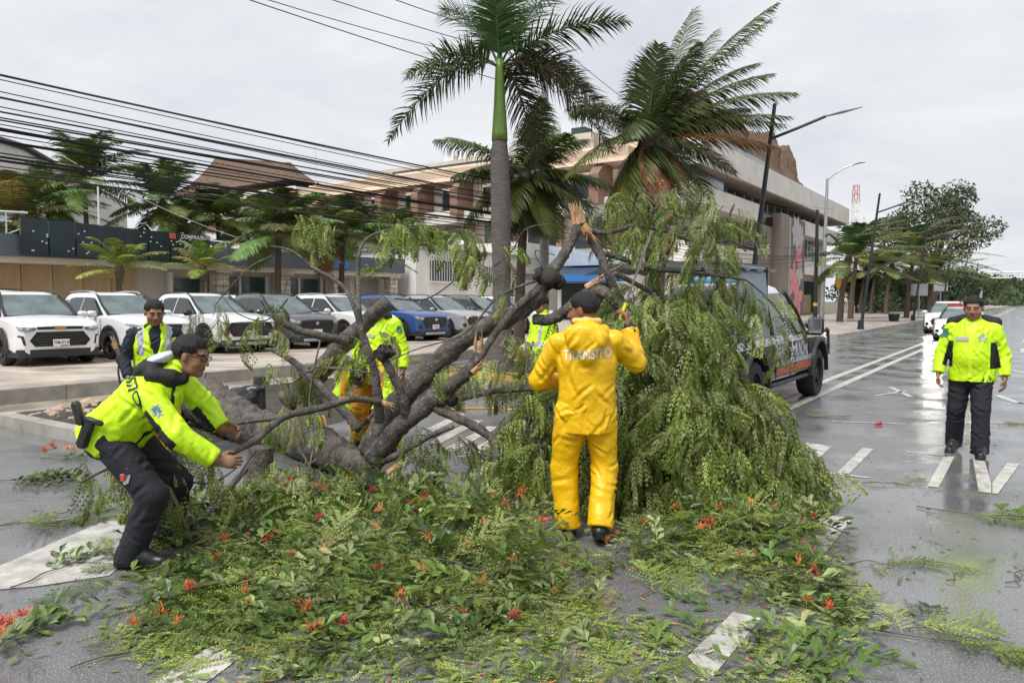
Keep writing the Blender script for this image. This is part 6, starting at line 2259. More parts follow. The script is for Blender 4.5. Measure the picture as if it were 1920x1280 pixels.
patch(p2, jk2, tuple(A(*J2['shr']) * .62 + A(*J2['elr']) * .38), (-.2, 1, -.1), (-.55, 0, .8), .04, .05, M('badge_green', (.05, .22, .12), .5), 'badge_shield')
gl = MB()
for s_ in (-1, 1):
    a = hc + R @ A(.105, s_ * .033, .004)
    ring = [a + R @ A(.0, .026 * math.cos(t), .017 * math.sin(t)) for t in [k * math.pi / 6 for k in range(13)]]
    gl.tube(ring, .0025, 5, caps=False)
    gl.tube([hc + R @ A(.103, s_ * .058, .008), hc + R @ A(.04, s_ * .078, .010), hc + R @ A(-.01, s_ * .084, .006)], .003, 5)
gl.tube([hc + R @ A(.110, -.008, .006), hc + R @ A(.110, .008, .006)], .0025, 5)
gl.build('glasses', BLKP, p2)
# holster and keys on the belt
mb = MB(); mb.box((-.25, -.235, .86), (.07, .05, .20), Matrix.Rotation(.35, 3, 'Y'), bev=.02); mb.box((-.285, -.245, .98), (.055, .045, .15), Matrix.Rotation(-.25, 3, 'Y'), bev=.015); mb.box((-.20, -.245, .93), (.12, .03, .035), Matrix.Rotation(.3, 3, 'Y'), bev=.01)
mb.build('holster', BLKP, p2, smooth=True)
mb = MB(); mb.lathe([(.018, 0), (.02, .003), (.018, .006)], 12, 'Y', (-.02, -.235, .62), close=True)
mb.box((-.03, -.235, .57), (.02, .008, .06)); mb.box((-.008, -.24, .575), (.016, .006, .055), Matrix.Rotation(.3, 3, 'Y'))
mb.build('key_ring', CHROME, p2)
mb = MB(); mb.box((-.04, -.245, .585), (.028, .01, .045), bev=.004); mb.build('key_tag', M('red_tag', (.55, .07, .04), .4), p2)

# 3 --- officer walking towards us in the wet road
J3 = pose(face=(1, -.04, -.16), head=(.05, 0, 1.575), neck=(.01, 0, 1.43), chest=(.01, 0, 1.24), pelvis=(0, 0, .94), shl=(0, .20, 1.365), shr=(0, -.20, 1.365), ell=(-.04, .275, 1.09), elr=(.0, -.285, 1.09), wrl=(.04, .30, .85), wrr=(.09, -.305, .86),
          hipl=(0, .10, .90), hipr=(0, -.10, .90), knl=(.10, .10, .50), knr=(.0, -.13, .49), anl=(.14, .11, .10), anr=(-.14, -.16, .115), fl=(1, .1, 0), fr=(.96, -.1, -.2))
B3 = G(1817, 850)
p3, lo, hi, hc, R = person('officer in lime police jacket with black shoulders walking along the wet road', (B3.x, B3.y, 0), math.atan2(-B3.y, -B3.x) - .08, J3, SKIN['a'], seed=3, fat=1.16,
                           hands={'l': ((.1, .05, -1), (0, -1, .1), (1, 0, 0), .35), 'r': ((.15, -.05, -1), (0, 1, .1), (1, 0, 0), .40)})
trousers(p3, J3, lo, hi, [NAVYF], 0, .104, .092, .084, .008, 12, sc=9)
def paint3(c):
    r = np.zeros(len(c), int)
    for sg, k_ in ((1, 'l'), (-1, 'r')):
        a, b = A(*J3['sh' + k_]), A(*J3['wr' + k_])
        d = b - a; t = ((c - a) @ d) / (d @ d); q = c - a - t[:, None] * d
        r[(t > .28) & (t < .80) & (q[:, 1] * sg < -.012) & (c[:, 1] * sg > .17)] = 1
    return r
jk3 = jacket(p3, J3, lo, hi, [LIME, BLACKF], .14, .20, .8, .076, .058, .009, 14, paint=paint3, depth=.80, hem_r=.225, sc=8)
sp_ = SDF(lo - .05, hi + .1, .008)
for sg in (-1, 1):
    sp_.cone((-.02, sg * .10, 1.455), (-.03, sg * .20, 1.425), .055, .05, .03)
    sp_.cone((-.03, sg * .20, 1.425), (.01, sg * .215, 1.35), .05, .035, .03)
sp_.cone((-.10, -.10, 1.43), (-.10, .10, 1.43), .06, .06, .03)
cloth('shoulder_hood', sp_, [BLACKF], p3, .004, 15, 10)
mb = MB(); zf = Vector((.155, 0, 1.33)); 
patch(p3, jk3, (.2, .10, 1.27), (-1, 0, 0), (0, 0, 1), .09, .10, REFL, 'star_badge', 'star')
patch(p3, jk3, (.2, -.085, 1.25), (-1, 0, 0), (0, 0, 1), .12, .045, REFL, 'name_tape')
patch(p3, jk3, (.2, 0, 1.10), (-1, 0, 0), (0, 0, 1), .045, .52, M('lime_flap', (.66, .95, .02), .5), 'zip_flap')
patch(p3, jk3, tuple(A(*J3['shr']) * .8 + A(*J3['elr']) * .2 + A(.1, -.1, 0)), (-.6, .8, 0), (0, 0, 1), .075, .095, M('badge_green', (.05, .22, .12), .5), 'arm_badge')

# 4 --- worker in the reflective vest behind
J4 = pose(face=(.96, .12, -.30), head=(.12, 0, 1.535), neck=(.05, 0, 1.41), chest=(.02, 0, 1.20), pelvis=(-.05, 0, .92), shl=(.03, .20, 1.33), shr=(.03, -.20, 1.33), ell=(.05, .29, 1.07), elr=(.02, -.29, 1.06), wrl=(.20, .22, .90), wrr=(.18, -.25, .88),
          hipl=(-.05, .10, .88), hipr=(-.05, -.10, .88), knl=(.05, .12, .48), knr=(.04, -.12, .48), fwd=(.98, 0, -.15))
B4 = G(318, 862)
p4, lo, hi, hc, R = person('worker in reflective lime vest over navy shirt and amber rain trousers', (P(290, 640, 7.7).x, 7.7, 0), math.radians(-62), J4, SKIN['a'], seed=4, fat=1.18, hands={})
trousers(p4, J4, lo, hi, [AMBERF], 0, .12, .108, .10, .007, 18)
jacket(p4, J4, lo, hi, [NAVYS], .05, .19, .5, .068, .05, .006, 20, depth=.78, hem_r=.185, name='shirt')
def vest_cut(S):
    S.cone((.30, 0, 1.40), (.32, 0, .98), .07, .045, .01, op='s')
def paint4(c):
    z = c[:, 2]; y = np.abs(c[:, 1])
    r = np.zeros(len(c), int)
    r[(np.abs(y - .135) < .03) & (z > 1.10)] = 1
    r[np.abs(z - .93) < .028] = 1
    return r
def vest_extra(S):
    S.cone((.16, 0, 1.34), (.235, 0, 1.0), .06, .035, .01, op='s')
jk4 = jacket(p4, J4, lo, hi, [LIME, REFL], .09, .20, .55, .07, .05, .006, 22, sleeves=False, depth=.80, hem_r=.20, extra=vest_extra, paint=paint4, name='vest')
patch(p4, jk4, (.3, .10, 1.21), (-1, 0, 0), (0, 0, 1), .085, .09, M('silver_print', (.55, .56, .58), .3), 'star_badge', 'star')

# 5 --- officer standing behind the limbs
J5 = pose(face=(.75, -.30, -.45), head=(.08, -.01, 1.555), neck=(.02, 0, 1.43), chest=(0, 0, 1.22), pelvis=(-.04, 0, .94), ell=(.0, .27, 1.09), elr=(.02, -.26, 1.10), wrl=(.08, .29, .86), wrr=(.16, -.22, .90))
p5, lo, hi, hc, R = person('officer in lime jacket with wrist watch standing behind the felled limbs', (P(712, 640, 8.7).x, 8.7, 0), math.radians(-92), J5, SKIN['b'], hair='crop', seed=5, hairmat=HAIRC, fat=1.05, hands={'l': ((.1, .05, -1), (0, -1, .1), (1, 0, 0), .35)})
trousers(p5, J5, lo, hi, [NAVYF], 0, .108, .09, .085, .006, 28)
def paint5(c):
    r = np.zeros(len(c), int)
    r[(c[:, 1] < -.15) & (c[:, 0] > .03) & (c[:, 2] < 1.22) & (c[:, 2] > .95) & (c[:, 1] > -.22)] = 1
    r[(c[:, 1] > .15) & (c[:, 1] < .205) & (c[:, 2] < 1.24) & (c[:, 2] > 1.02) & (c[:, 0] > -.02)] = 1
    return r
jk5 = jacket(p5, J5, lo, hi, [LIME, BLACKF], .16, .195, .5, .078, .057, .007, 30, depth=.78, hem_r=.20, paint=paint5)
patch(p5, jk5, (.25, .09, 1.27), (-1, 0, 0), (0, 0, 1), .075, .08, REFL, 'star_badge', 'star')
patch(p5, jk5, (.25, -.08, 1.25), (-1, 0, 0), (0, 0, 1), .10, .04, REFL, 'name_tape')
patch(p5, jk5, tuple(A(*J5['shl']) * .75 + A(*J5['ell']) * .25 + A(.1, .06, 0)), (-.8, -.5, 0), (0, 0, 1), .06, .075, M('badge_green', (.05, .22, .12), .5), 'arm_badge')
hd = SDF(A(-.3, -.3, 1.2), A(.3, .3, 1.7), .008)
hd.cone((.05, .085, 1.475), (-.05, .10, 1.47), .035, .04, .03); hd.cone((.05, -.085, 1.475), (-.05, -.10, 1.47), .035, .04, .03); hd.cone((-.06, -.08, 1.47), (-.06, .08, 1.47), .045, .045, .03)
cloth('collar', hd, [BLACKF], p5, .003, 32)
mb = MB(); w_ = Vector(J5['wrl']); mb.tube([w_ + Vector((-.002, -.002, -.004)), w_ + Vector((.002, 0, -.024))], .033, 12, flat=.8); mb.tube([w_ + Vector((.034, .0, -.014)), w_ + Vector((.040, 0, -.014))], .016, 12)
mb.build('wrist_watch', M('watch_gold', (.55, .45, .22), .3, metal=.7), p5, smooth=True)

# 6 --- worker bent double at the trunk
J6 = pose(pelvis=(-.28, 0, .86), chest=(.10, 0, .92), neck=(.30, 0, .90), head=(.42, 0, .88), face=(.45, 0, -.89), hup=(.9, 0, .45), fwd=(.15, 0, -1), shl=(.22, .19, .90), shr=(.22, -.19, .90), ell=(.30, .26, .66), elr=(.30, -.26, .66), wrl=(.44, .16, .50), wrr=(.42, -.14, .48),
          hipl=(-.26, .10, .80), hipr=(-.26, -.10, .80), knl=(-.02, .15, .46), knr=(-.03, -.15, .46), anl=(-.16, .18, .095), anr=(-.16, -.18, .095))
p6, lo, hi, hc, R = person('worker in lime and amber jacket bent double over the tree trunk', (P(692, 640, 7.95).x, 8.05, 0), math.radians(-96), J6, SKIN['b'], hair='crop', seed=6, hairmat=HAIRC, hands={})
trousers(p6, J6, lo, hi, [AMBERF], 0, .12, .105, .10, .007, 38)
def paint6(c): return np.where((np.abs(c[:, 1]) < .15) & (c[:, 0] < .2) | (np.abs(np.abs(c[:, 1]) - .20) < .03), 1, 0)
jacket(p6, J6, lo, hi, [LIME, AMBERF], .08, .19, 0, .078, .056, .007, 40, depth=.78, hem_r=.195, paint=paint6)

# 7 --- worker by the pickup
J7 = pose(face=(.8, .2, -.35), wrl=(.25, .15, 1.0), wrr=(.25, -.15, 1.0))
p7, lo, hi, hc, R = person('worker in striped lime vest half hidden behind branches near the pickup', (P(1018, 640, 9.6).x, 9.6, 0), math.radians(-150), J7, SKIN['a'], seed=7, hands={})
trousers(p7, J7, lo, hi, [NAVYF], 0, seed=44)
def paint7(c): return np.where((np.abs(np.abs(c[:, 1]) - .12) < .02) | (np.abs(c[:, 2] - 1.1) < .025), 1, 0)
jacket(p7, J7, lo, hi, [LIME, REFL], .12, .195, .3, .072, .055, .006, 46, paint=paint7)
# ------------------------------------------------------------------ the felled tree and its leaves
FLEAF = M('feathery_leaf', (.12, .18, .03), .42, vcol=True, transl=.18, spec=.5)
OVLEAF = M('ovate_leaf', (.08, .15, .03), .38, vcol=True, transl=.18, spec=.45)
WOODF = M('fresh_splintered_wood', (.55, .33, .17), .7, var=.35, vs=14, stretch=(1, 1, .3), bump=.5, bs=60)
def bark_mat():
    m = bpy.data.materials.new('wet_grey_bark'); m.use_nodes = True
    t = m.node_tree; b = t.nodes['Principled BSDF']
    c = t.nodes.new('ShaderNodeTexCoord')
    def nz(scale, det, stretch=(1, 1, 1)):
        mp_ = t.nodes.new('ShaderNodeMapping'); mp_.inputs['Scale'].default_value = stretch
        t.links.new(c.outputs['Object'], mp_.inputs['Vector'])
        n = t.nodes.new('ShaderNodeTexNoise'); n.inputs['Scale'].default_value = scale; n.inputs['Detail'].default_value = det; n.inputs['Roughness'].default_value = .65
        t.links.new(mp_.outputs['Vector'], n.inputs['Vector']); return n.outputs['Fac']
    def rmp(f, a, ca, b_, cb):
        r = t.nodes.new('ShaderNodeValToRGB'); r.color_ramp.elements[0].position = a; r.color_ramp.elements[0].color = (*ca, 1)
        r.color_ramp.elements[1].position = b_; r.color_ramp.elements[1].color = (*cb, 1); t.links.new(f, r.inputs['Fac']); return r.outputs['Color']
    base = rmp(nz(9, 10), .34, (.030, .025, .021), .64, (.165, .138, .116))
    spot = rmp(nz(30, 7), .57, (0, 0, 0), .68, (1, 1, 1))
    mx_ = t.nodes.new('ShaderNodeMix'); mx_.data_type = 'RGBA'
    t.links.new(spot, mx_.inputs['Factor']); t.links.new(base, mx_.inputs[6]); mx_.inputs[7].default_value = (.27, .26, .235, 1)
    t.links.new(mx_.outputs[2], b.inputs['Base Color'])
    b.inputs['Roughness'].default_value = .6
    bp = t.nodes.new('ShaderNodeBump'); bp.inputs['Strength'].default_value = 1; bp.inputs['Distance'].default_value = .03
    t.links.new(nz(30, 8), bp.inputs['Height']); t.links.new(bp.outputs['Normal'], b.inputs['Normal'])
    return m
BARKT = bark_mat()
ROPE = M('yellow_rope', (.62, .40, .05), .7, bump=.4, bs=80)
FLOW = M('ixora_petal', (.80, .12, .03), .5, vcol=True, transl=.15)

def smooth_path(pts, n):
    """catmull-rom through (Vector, r)"""
    out = []
    m = len(pts)
    for k in range(n + 1):
        x = k / n * (m - 1); i = min(int(x), m - 2); f = x - i
        P4 = [pts[max(0, i - 1)], pts[i], pts[i + 1], pts[min(m - 1, i + 2)]]
        a, b, c, d = [q[0] for q in P4]
        p = .5 * ((2 * b) + (c - a) * f + (2 * a - 5 * b + 4 * c - d) * f * f + (3 * b - a - 3 * c + d) * f ** 3)
        out.append((p, P4[1][1] * (1 - f) + P4[2][1] * f))
    return out

def limb(parent, trace, name='limb', mat=None, knobs=.07, n=None, seed=0, sides=12):
    pts = [(P(u, v, Y), r * .84) for (u, v, Y, r) in trace]
    sp = smooth_path(pts, n or max(8, 9 * (len(pts) - 1)))
    rr = random.Random(seed + len(trace))
    mb = MB()
    mb.tube([p for p, r in sp], [r * (1 + rr.uniform(-knobs, knobs)) for p, r in sp], sides if sp[0][1] > .02 else 6)
    # roughen thick bark
    if max(r for p, r in sp) > .03:
        V = np.array(mb.v)
        N = fbm(V * 14, 2, seed)
        c = np.repeat(np.array([list(p) for p, r in sp]), sides if sp[0][1] > .02 else 6, 0)
        mb.v = [tuple(x) for x in (V + (V - c) * (.16 * N + .10 * fbm(V * 45, 1, seed + 3))[:, None])]
    return mb.build(name, mat or BARKT, parent, smooth='all', world=True)

def splinter(parent, at, d, r, n=9, L=.16, seed=0, name='splintered_end'):
    rr = random.Random(seed)
    d = Vector(d).normalized()
    a = d.orthogonal().normalized(); b = d.cross(a)
    mb = MB()
    mb.tube([at - d * .05, at + d * .012], [r * .95, r * .80], 9)
    n = int(n * 2.2)
    for k in range(n):
        t = k * 2.4; q = rr.uniform(.1, .95) * r
        o_ = at + a * q * math.cos(t) + b * q * math.sin(t)
        l = L * rr.choice([.25, .35, .5, .8, 1.1])
        w_ = r * rr.uniform(.10, .26)
        mb.tube([o_ - d * .04, o_ + d * l * .5 + a * rr.uniform(-.01, .01), o_ + d * l + a * rr.uniform(-.03, .03)], [w_, w_ * .7, .002], 4)
    mb.build(name, WOODF, parent, world=True)

# ---- leaf templates -------------------------------------------------
def leaf_quads(p, d, n, L, w_):
    """one rhombic leaflet"""
    s_ = np.cross(d, n); s_ /= max(1e-9, np.linalg.norm(s_))
    return [p, p + d * L * .45 + s_ * w_, p + d * L, p + d * L * .45 - s_ * w_]

def feather_template(seed, droop=1.0, flat=False, pin=9, lf=8):
    """doubly feathered leaf, unit length, grows along +x and hangs"""
    rg = random.Random(seed)
    V = []
    ang = math.radians(25 if not flat else 5)
    p = np.zeros(3); path = []
    for k in range(pin + 3):
        path.append((p.copy(), ang))
        p = p + np.array([math.cos(ang), 0, math.sin(ang)]) / (pin + 2)
        ang -= droop * math.radians(11) * rg.uniform(.6, 1.4)
        if flat: ang *= .5
    for k in range(2, len(path)):
        pos, a = path[k]
        T = np.array([math.cos(a), 0, math.sin(a)])
        u = (k - 2) / pin
        PL_ = (.46 * math.sin(math.pi * min(1, .25 + .66 * u)) + .06) * rg.uniform(.7, 1.25)
        for sd in (-1, 1):
            d = T * rg.uniform(.4, .8) + np.array([0, sd * rg.uniform(.35, .8), 0]) + np.array([0, 0, rg.uniform(-.9, -.2) if not flat else 0])
            d /= np.linalg.norm(d)
            q = pos.copy()
            tw = rg.uniform(-1.2, 1.2) if not flat else rg.uniform(-.5, .5)
            for j in range(lf):
                st = PL_ / lf
                nrm = np.cross(d, [0, 0, 1.0]); nl = np.linalg.norm(nrm)
                nrm = nrm / nl if nl > .05 else np.array([0, 1.0, 0])
                up = np.cross(nrm, d)
                n2 = nrm * math.cos(tw) + up * math.sin(tw); u2 = up * math.cos(tw) - nrm * math.sin(tw)
                for s2 in (-1, 1):
                    ld = d * .92 + n2 * s2 * .38 + np.array([rg.uniform(-.12, .12) for _ in range(3)])
                    ld /= np.linalg.norm(ld)
                    V += leaf_quads(q, ld, u2 + np.array([rg.uniform(-.35, .35) for _ in range(3)]), .078 * (1 - .3 * j / lf), .0105)
                q = q + d * st
                d = d + np.array([0, 0, -.34 * droop]) * (1 if not flat else .0) + np.array([rg.uniform(-.09, .09) for _ in range(3)])
                if flat: d[2] *= .4
                d /= np.linalg.norm(d)
    # stalk
    for k in range(0, len(path) - 1):
        a, b = path[k][0], path[k + 1][0]
        s_ = np.array([0, .006 * (1 - k / len(path)), 0]); z = np.array([0, 0, .004])
        V += [a - s_, a + s_, b + s_, b - s_]
    return np.array(V)

def pinna_template(seed):
    rg = random.Random(seed); V = []
    q = np.zeros(3); d = np.array([1.0, 0, 0])
    for j in range(8):
        for s2 in (-1, 1):
            ld = d * .85 + np.array([0, s2 * .65, .05]); ld /= np.linalg.norm(ld)
            V += leaf_quads(q, ld, np.array([rg.uniform(-.2, .2), rg.uniform(-.2, .2), 1]), .16 * (1 - .4 * j / 8), .03)
        q = q + d * .115
        d = d + np.array([0, rg.uniform(-.16, .16), rg.uniform(-.06, .06)]); d /= np.linalg.norm(d)
    return np.array(V)

def ovate(p, d, n, L, w_):
    """cupped obovate leaf of four quads"""
    d = d / np.linalg.norm(d); s_ = np.cross(d, n); s_ /= max(1e-9, np.linalg.norm(s_)); n = np.cross(s_, d)
    c = [p, p + d * L * .35 - n * L * .03, p + d * L * .7 - n * L * .02, p + d * L + n * L * -.06]
    W = [.04, .62, .95, .05]
    Lf = [c[i] + s_ * w_ * W[i] + n * w_ * .25 * W[i] for i in range(4)]
    Rt = [c[i] - s_ * w_ * W[i] + n * w_ * .25 * W[i] for i in range(4)]
    q = []
    for i in range(3):
        q += [c[i], Lf[i], Lf[i + 1], c[i + 1]]; q += [Rt[i], c[i], c[i + 1], Rt[i + 1]]
    return q

def ovate_template(seed, n=10, L=.07):
    """twig with paired obovate leaves, along +x, about 0.35 long"""
    rg = random.Random(seed); V = []
    for k in range(n):
        u = k / (n - 1)
        a = k * 2.4
        p = np.array([.02 + .26 * u, 0, .01])
        d = np.array([.6, math.cos(a) * .9, abs(math.sin(a)) * .6 - .1])
        V += ovate(p, d, np.array([rg.uniform(-.4, .4), rg.uniform(-.4, .4), 1.0]), L * rg.uniform(.8, 1.3), L * .26)
    for k in range(5):
        x0, x1 = .28 * k / 5, .28 * (k + 1) / 5
        V += [np.array([x0, -.003, .01]), np.array([x0, .003, .01]), np.array([x1, .003, .01]), np.array([x1, -.003, .01])]
    return np.array(V)

def flower_template(seed):
    rg = random.Random(seed); V = []
    ax = np.array([rg.uniform(-.6, .6), rg.uniform(-.6, .6), 1.0])
    for k in range(34):
        d = np.array([rg.gauss(0, .75), rg.gauss(0, .75), rg.gauss(.2, .5)]) + ax * .7
        d /= np.linalg.norm(d)
        b = np.array([rg.gauss(0, .006), rg.gauss(0, .006), 0]); L = rg.uniform(.02, .048)
        s_ = np.cross(d, [.1, .2, 1.0]); s_ = s_ / max(.05, np.linalg.norm(s_))
        m_ = b + d * L * .6; e_ = m_ + (d + np.array([rg.gauss(0, .4), rg.gauss(0, .4), -.2])) * L * .5
        V += [b - s_ * .0012, b + s_ * .0012, m_ + s_ * .0018, m_ - s_ * .0018]
        V += [m_ - s_ * .0018, m_ + s_ * .0018, e_ + s_ * .0022, e_ - s_ * .0022]
    return np.array(V)

def rotz(a):
    c, s_ = np.cos(a), np.sin(a); z, o_ = np.zeros_like(a), np.ones_like(a)
    return np.stack([np.stack([c, -s_, z], -1), np.stack([s_, c, z], -1), np.stack([z, z, o_], -1)], -2)
def rotx(a):
    c, s_ = np.cos(a), np.sin(a); z, o_ = np.zeros_like(a), np.ones_like(a)
    return np.stack([np.stack([o_, z, z], -1), np.stack([z, c, -s_], -1), np.stack([z, s_, c], -1)], -2)
def roty(a):
    c, s_ = np.cos(a), np.sin(a); z, o_ = np.zeros_like(a), np.ones_like(a)
    return np.stack([np.stack([c, z, s_], -1), np.stack([z, o_, z], -1), np.stack([-s_, z, c], -1)], -2)

class Leaves:
    def __init__(s): s.V, s.C = [], []
    def add(s, T, pos, yaw, tilt, roll, sc, col, jit=.25):
        """instances of template T (4k,3)"""
        m = len(pos)
        if m == 0: return
        Rm = rotz(yaw) @ roty(tilt) @ rotx(roll)
        X = np.einsum('mij,nj->mni', Rm, T) * np.asarray(sc)[:, None, None] + np.asarray(pos)[:, None, :]
        s.V.append(X.reshape(-1, 3))
        c = np.repeat(np.asarray(col)[:, None, :], len(T) // 4, 1)
        c = c * RNG.uniform(1 - jit, 1 + jit, (m, len(T) // 4, 1))
        s.C.append(np.repeat(c[:, :, None, :], 4, 2).reshape(-1, 3))
    def build(s, name, mat, parent, off):
        V = np.concatenate(s.V) - np.array(off); C = np.concatenate(s.C)
        me = np_mesh(name, V, np.arange(len(V)).reshape(-1, 4), [mat], cols=np.clip(C, 0, 1))
        ob = link(name, me, parent); ob['kind'] = 'stuff'
        return ob

FT = [feather_template(k, 1.0 + .25 * (k % 3)) for k in range(5)]
FF = [feather_template(20 + k, .25, True) for k in range(3)]
PT = [pinna_template(k) for k in range(3)]
OT = [ovate_template(k, 7 + k, .078) for k in range(4)]
FL = [flower_template(k) for k in range(3)]
PAL = np.array([(.185, .235, .045), (.150, .205, .038), (.225, .250, .075), (.105, .150, .030), (.27, .29, .12), (.075, .110, .028)])
PALW = np.array([.30, .26, .18, .13, .07, .06])
def fcol(m, k=1.0):
    return PAL[RNG.choice(len(PAL), m, p=PALW)] * RNG.uniform(.6, 1.45, (m, 1)) * k
OPAL = np.array([(.085, .145, .028), (.115, .180, .035), (.20, .26, .085), (.055, .105, .024), (.27, .31, .13)])
def ocol(m): return OPAL[RNG.choice(5, m, p=[.32, .28, .18, .14, .08])] * RNG.uniform(.65, 1.4, (m, 1))
OR = np.array([(.66, .14, .05), (.72, .22, .06), (.55, .07, .06), (.72, .30, .09)])

# ---- the tree: trunk and limbs -------------------------------------
tb = G(408, 800)
tree = empty('fallen_tree', tb, 0, 'uprooted tree lying across the road with bare cut limbs', 'fallen tree')
limb(tree, [(352, 745, 9.6, .29), (385, 752, 9.3, .33), (425, 775, 9.0, .31), (470, 800, 8.7, .27), (520, 812, 8.3, .25), (565, 822, 7.9, .245), (610, 842, 7.3, .22), (650, 862, 6.9, .17), (700, 872, 6.55, .12)], 'trunk', seed=3, sides=18)
rp_ = MB()
rr = random.Random(4)
for k in range(26):
    a = k * 2.4; b0 = P(375, 752, 9.4)
    q = Vector((rr.uniform(-.5, .1), rr.uniform(-.35, .35), rr.uniform(-.35, .3)))
    rp_.tube([b0 + q * .3, b0 + q * .8, b0 + q * 1.1 + Vector((rr.uniform(-.1, .1), 0, rr.uniform(-.12, .05)))], [.06, .04, .012], 5)
rp_.build('root', BARKT, tree, smooth='all', world=True)
Y0 = 6.5
LIMBS = [
    [(690, 850, 6.6, .135), (735, 770, 6.6, .135), (800, 700, 6.6, .12), (880, 630, 6.55, .105), (960, 592, 6.5, .09), (1005, 562, 6.45, .075), (1026, 520, 6.4, .062), (1055, 482, 6.4, .055), (1078, 440, 6.4, .05), (1084, 412, 6.4, .05)],
    [(540, 750, 8.2, .15), (585, 712, 8.1, .135), (640, 650, 7.9, .115), (690, 600, 7.8, .105), (724, 570, 7.7, .098)],
    [(700, 865, 6.4, .11), (745, 805, 6.35, .10), (802, 757, 6.3, .095), (838, 728, 6.3, .085), (868, 705, 6.3, .072), (893, 678, 6.3, .062), (899, 660, 6.3, .055)],
    [(872, 700, 6.28, .04), (893, 679, 6.27, .036), (929, 625, 6.3, .036), (965, 580, 6.35, .04), (1000, 550, 6.4, .045), (1026, 528, 6.4, .05)],
    [(712, 790, 6.35, .055), (708, 740, 6.3, .05), (700, 690, 6.3, .046), (688, 650, 6.3, .040), (675, 605, 6.3, .034), (672, 560, 6.3, .026), (672, 490, 6.35, .020), (681, 455, 6.4, .016), (711, 436, 6.5, .013), (770, 424, 6.6, .007)],
    [(762, 790, 6.3, .05), (757, 750, 6.25, .046), (738, 705, 6.2, .042), (717, 668, 6.2, .04)],
    [(430, 852, 4.95, .022), (480, 824, 5.2, .030), (531, 783, 5.5, .033), (601, 765, 5.8, .034), (663, 748, 6.1, .036), (719, 755, 6.3, .04)],
    [(405, 800, 5.15, .014), (470, 790, 5.3, .016), (535, 783, 5.5, .022)],
    [(510, 592, 7.4, .030), (554, 617, 7.5, .045), (613, 632, 7.6, .055), (650, 640, 7.75, .06)],
    [(508, 461, 6.6, .010), (548, 471, 6.55, .014), (586, 501, 6.5, .017), (620, 520, 6.45, .02), (646, 540, 6.4, .021), (664, 575, 6.35, .024), (684, 640, 6.3, .03)],
    [(513, 655, 7.2, .035), (554, 681, 7.1, .042), (592, 715, 7.0, .046), (640, 765, 6.9, .05), (674, 805, 6.8, .055)],
    [(816, 762, 6.3, .055), (848, 779, 6.2, .05), (893, 801, 6.1, .046), (925, 826, 6.05, .046), (930, 860, 6.0, .042), (922, 905, 5.9, .035)],
    [(855, 745, 6.3, .04), (880, 742, 6.3, .036), (938, 732, 6.2, .030), (1000, 729, 6.1, .024)],
    [(1084, 412, 6.42, .045), (1106, 446, 6.45, .046), (1124, 475, 6.45, .048), (1136, 505, 6.4, .045), (1152, 540, 6.4, .04), (1170, 575, 6.4, .035), (1195, 640, 6.4, .03)],
    [(1124, 474, 6.45, .036), (1160, 482, 6.5, .032), (1205, 500, 6.5, .027), (1260, 508, 6.55, .022), (1330, 515, 6.6, .018), (1400, 525, 6.6, .012)],
    [(1100, 432, 6.45, .030), (1140, 436, 6.5, .026), (1190, 424, 6.55, .022), (1240, 432, 6.6, .02), (1310, 455, 6.65, .017), (1370, 452, 6.7, .012), (1400, 472, 6.7, .008)],
    [(1185, 425, 6.55, .016), (1225, 395, 6.6, .013), (1245, 370, 6.6, .009), (1250, 350, 6.6, .006)],
    [(1000, 600, 6.5, .055), (1040, 596, 6.45, .06), (1090, 560, 6.4, .065), (1120, 545, 6.4, .065), (1148, 560, 6.35, .06), (1170, 592, 6.35, .05)],
    [(1026, 520, 6.4, .022), (980, 535, 6.35, .016), (930, 560, 6.35, .013), (870, 625, 6.4, .010), (780, 655, 6.5, .007), (700, 690, 6.5, .004)],
    [(700, 880, 6.3, .05), (680, 905, 6.1, .045), (700, 940, 5.9, .04), (720, 980, 5.7, .03), (735, 1015, 5.6, .02)],
    [(460, 880, 5.6, .03), (425, 920, 5.4, .026), (395, 960, 5.2, .022), (360, 985, 5.0, .016)],
    [(700, 870, 6.4, .04), (740, 855, 6.3, .035), (800, 820, 6.2, .03), (850, 800, 6.1, .018)],
    [(600, 640, 7.3, .012), (580, 745, 6.8, .010), (592, 800, 6.4, .011), (575, 900, 5.9, .008), (560, 960, 5.6, .006)],
]
for k, tr in enumerate(LIMBS):
    limb(tree, tr, 'limb', seed=50 + k)
rr = random.Random(12)
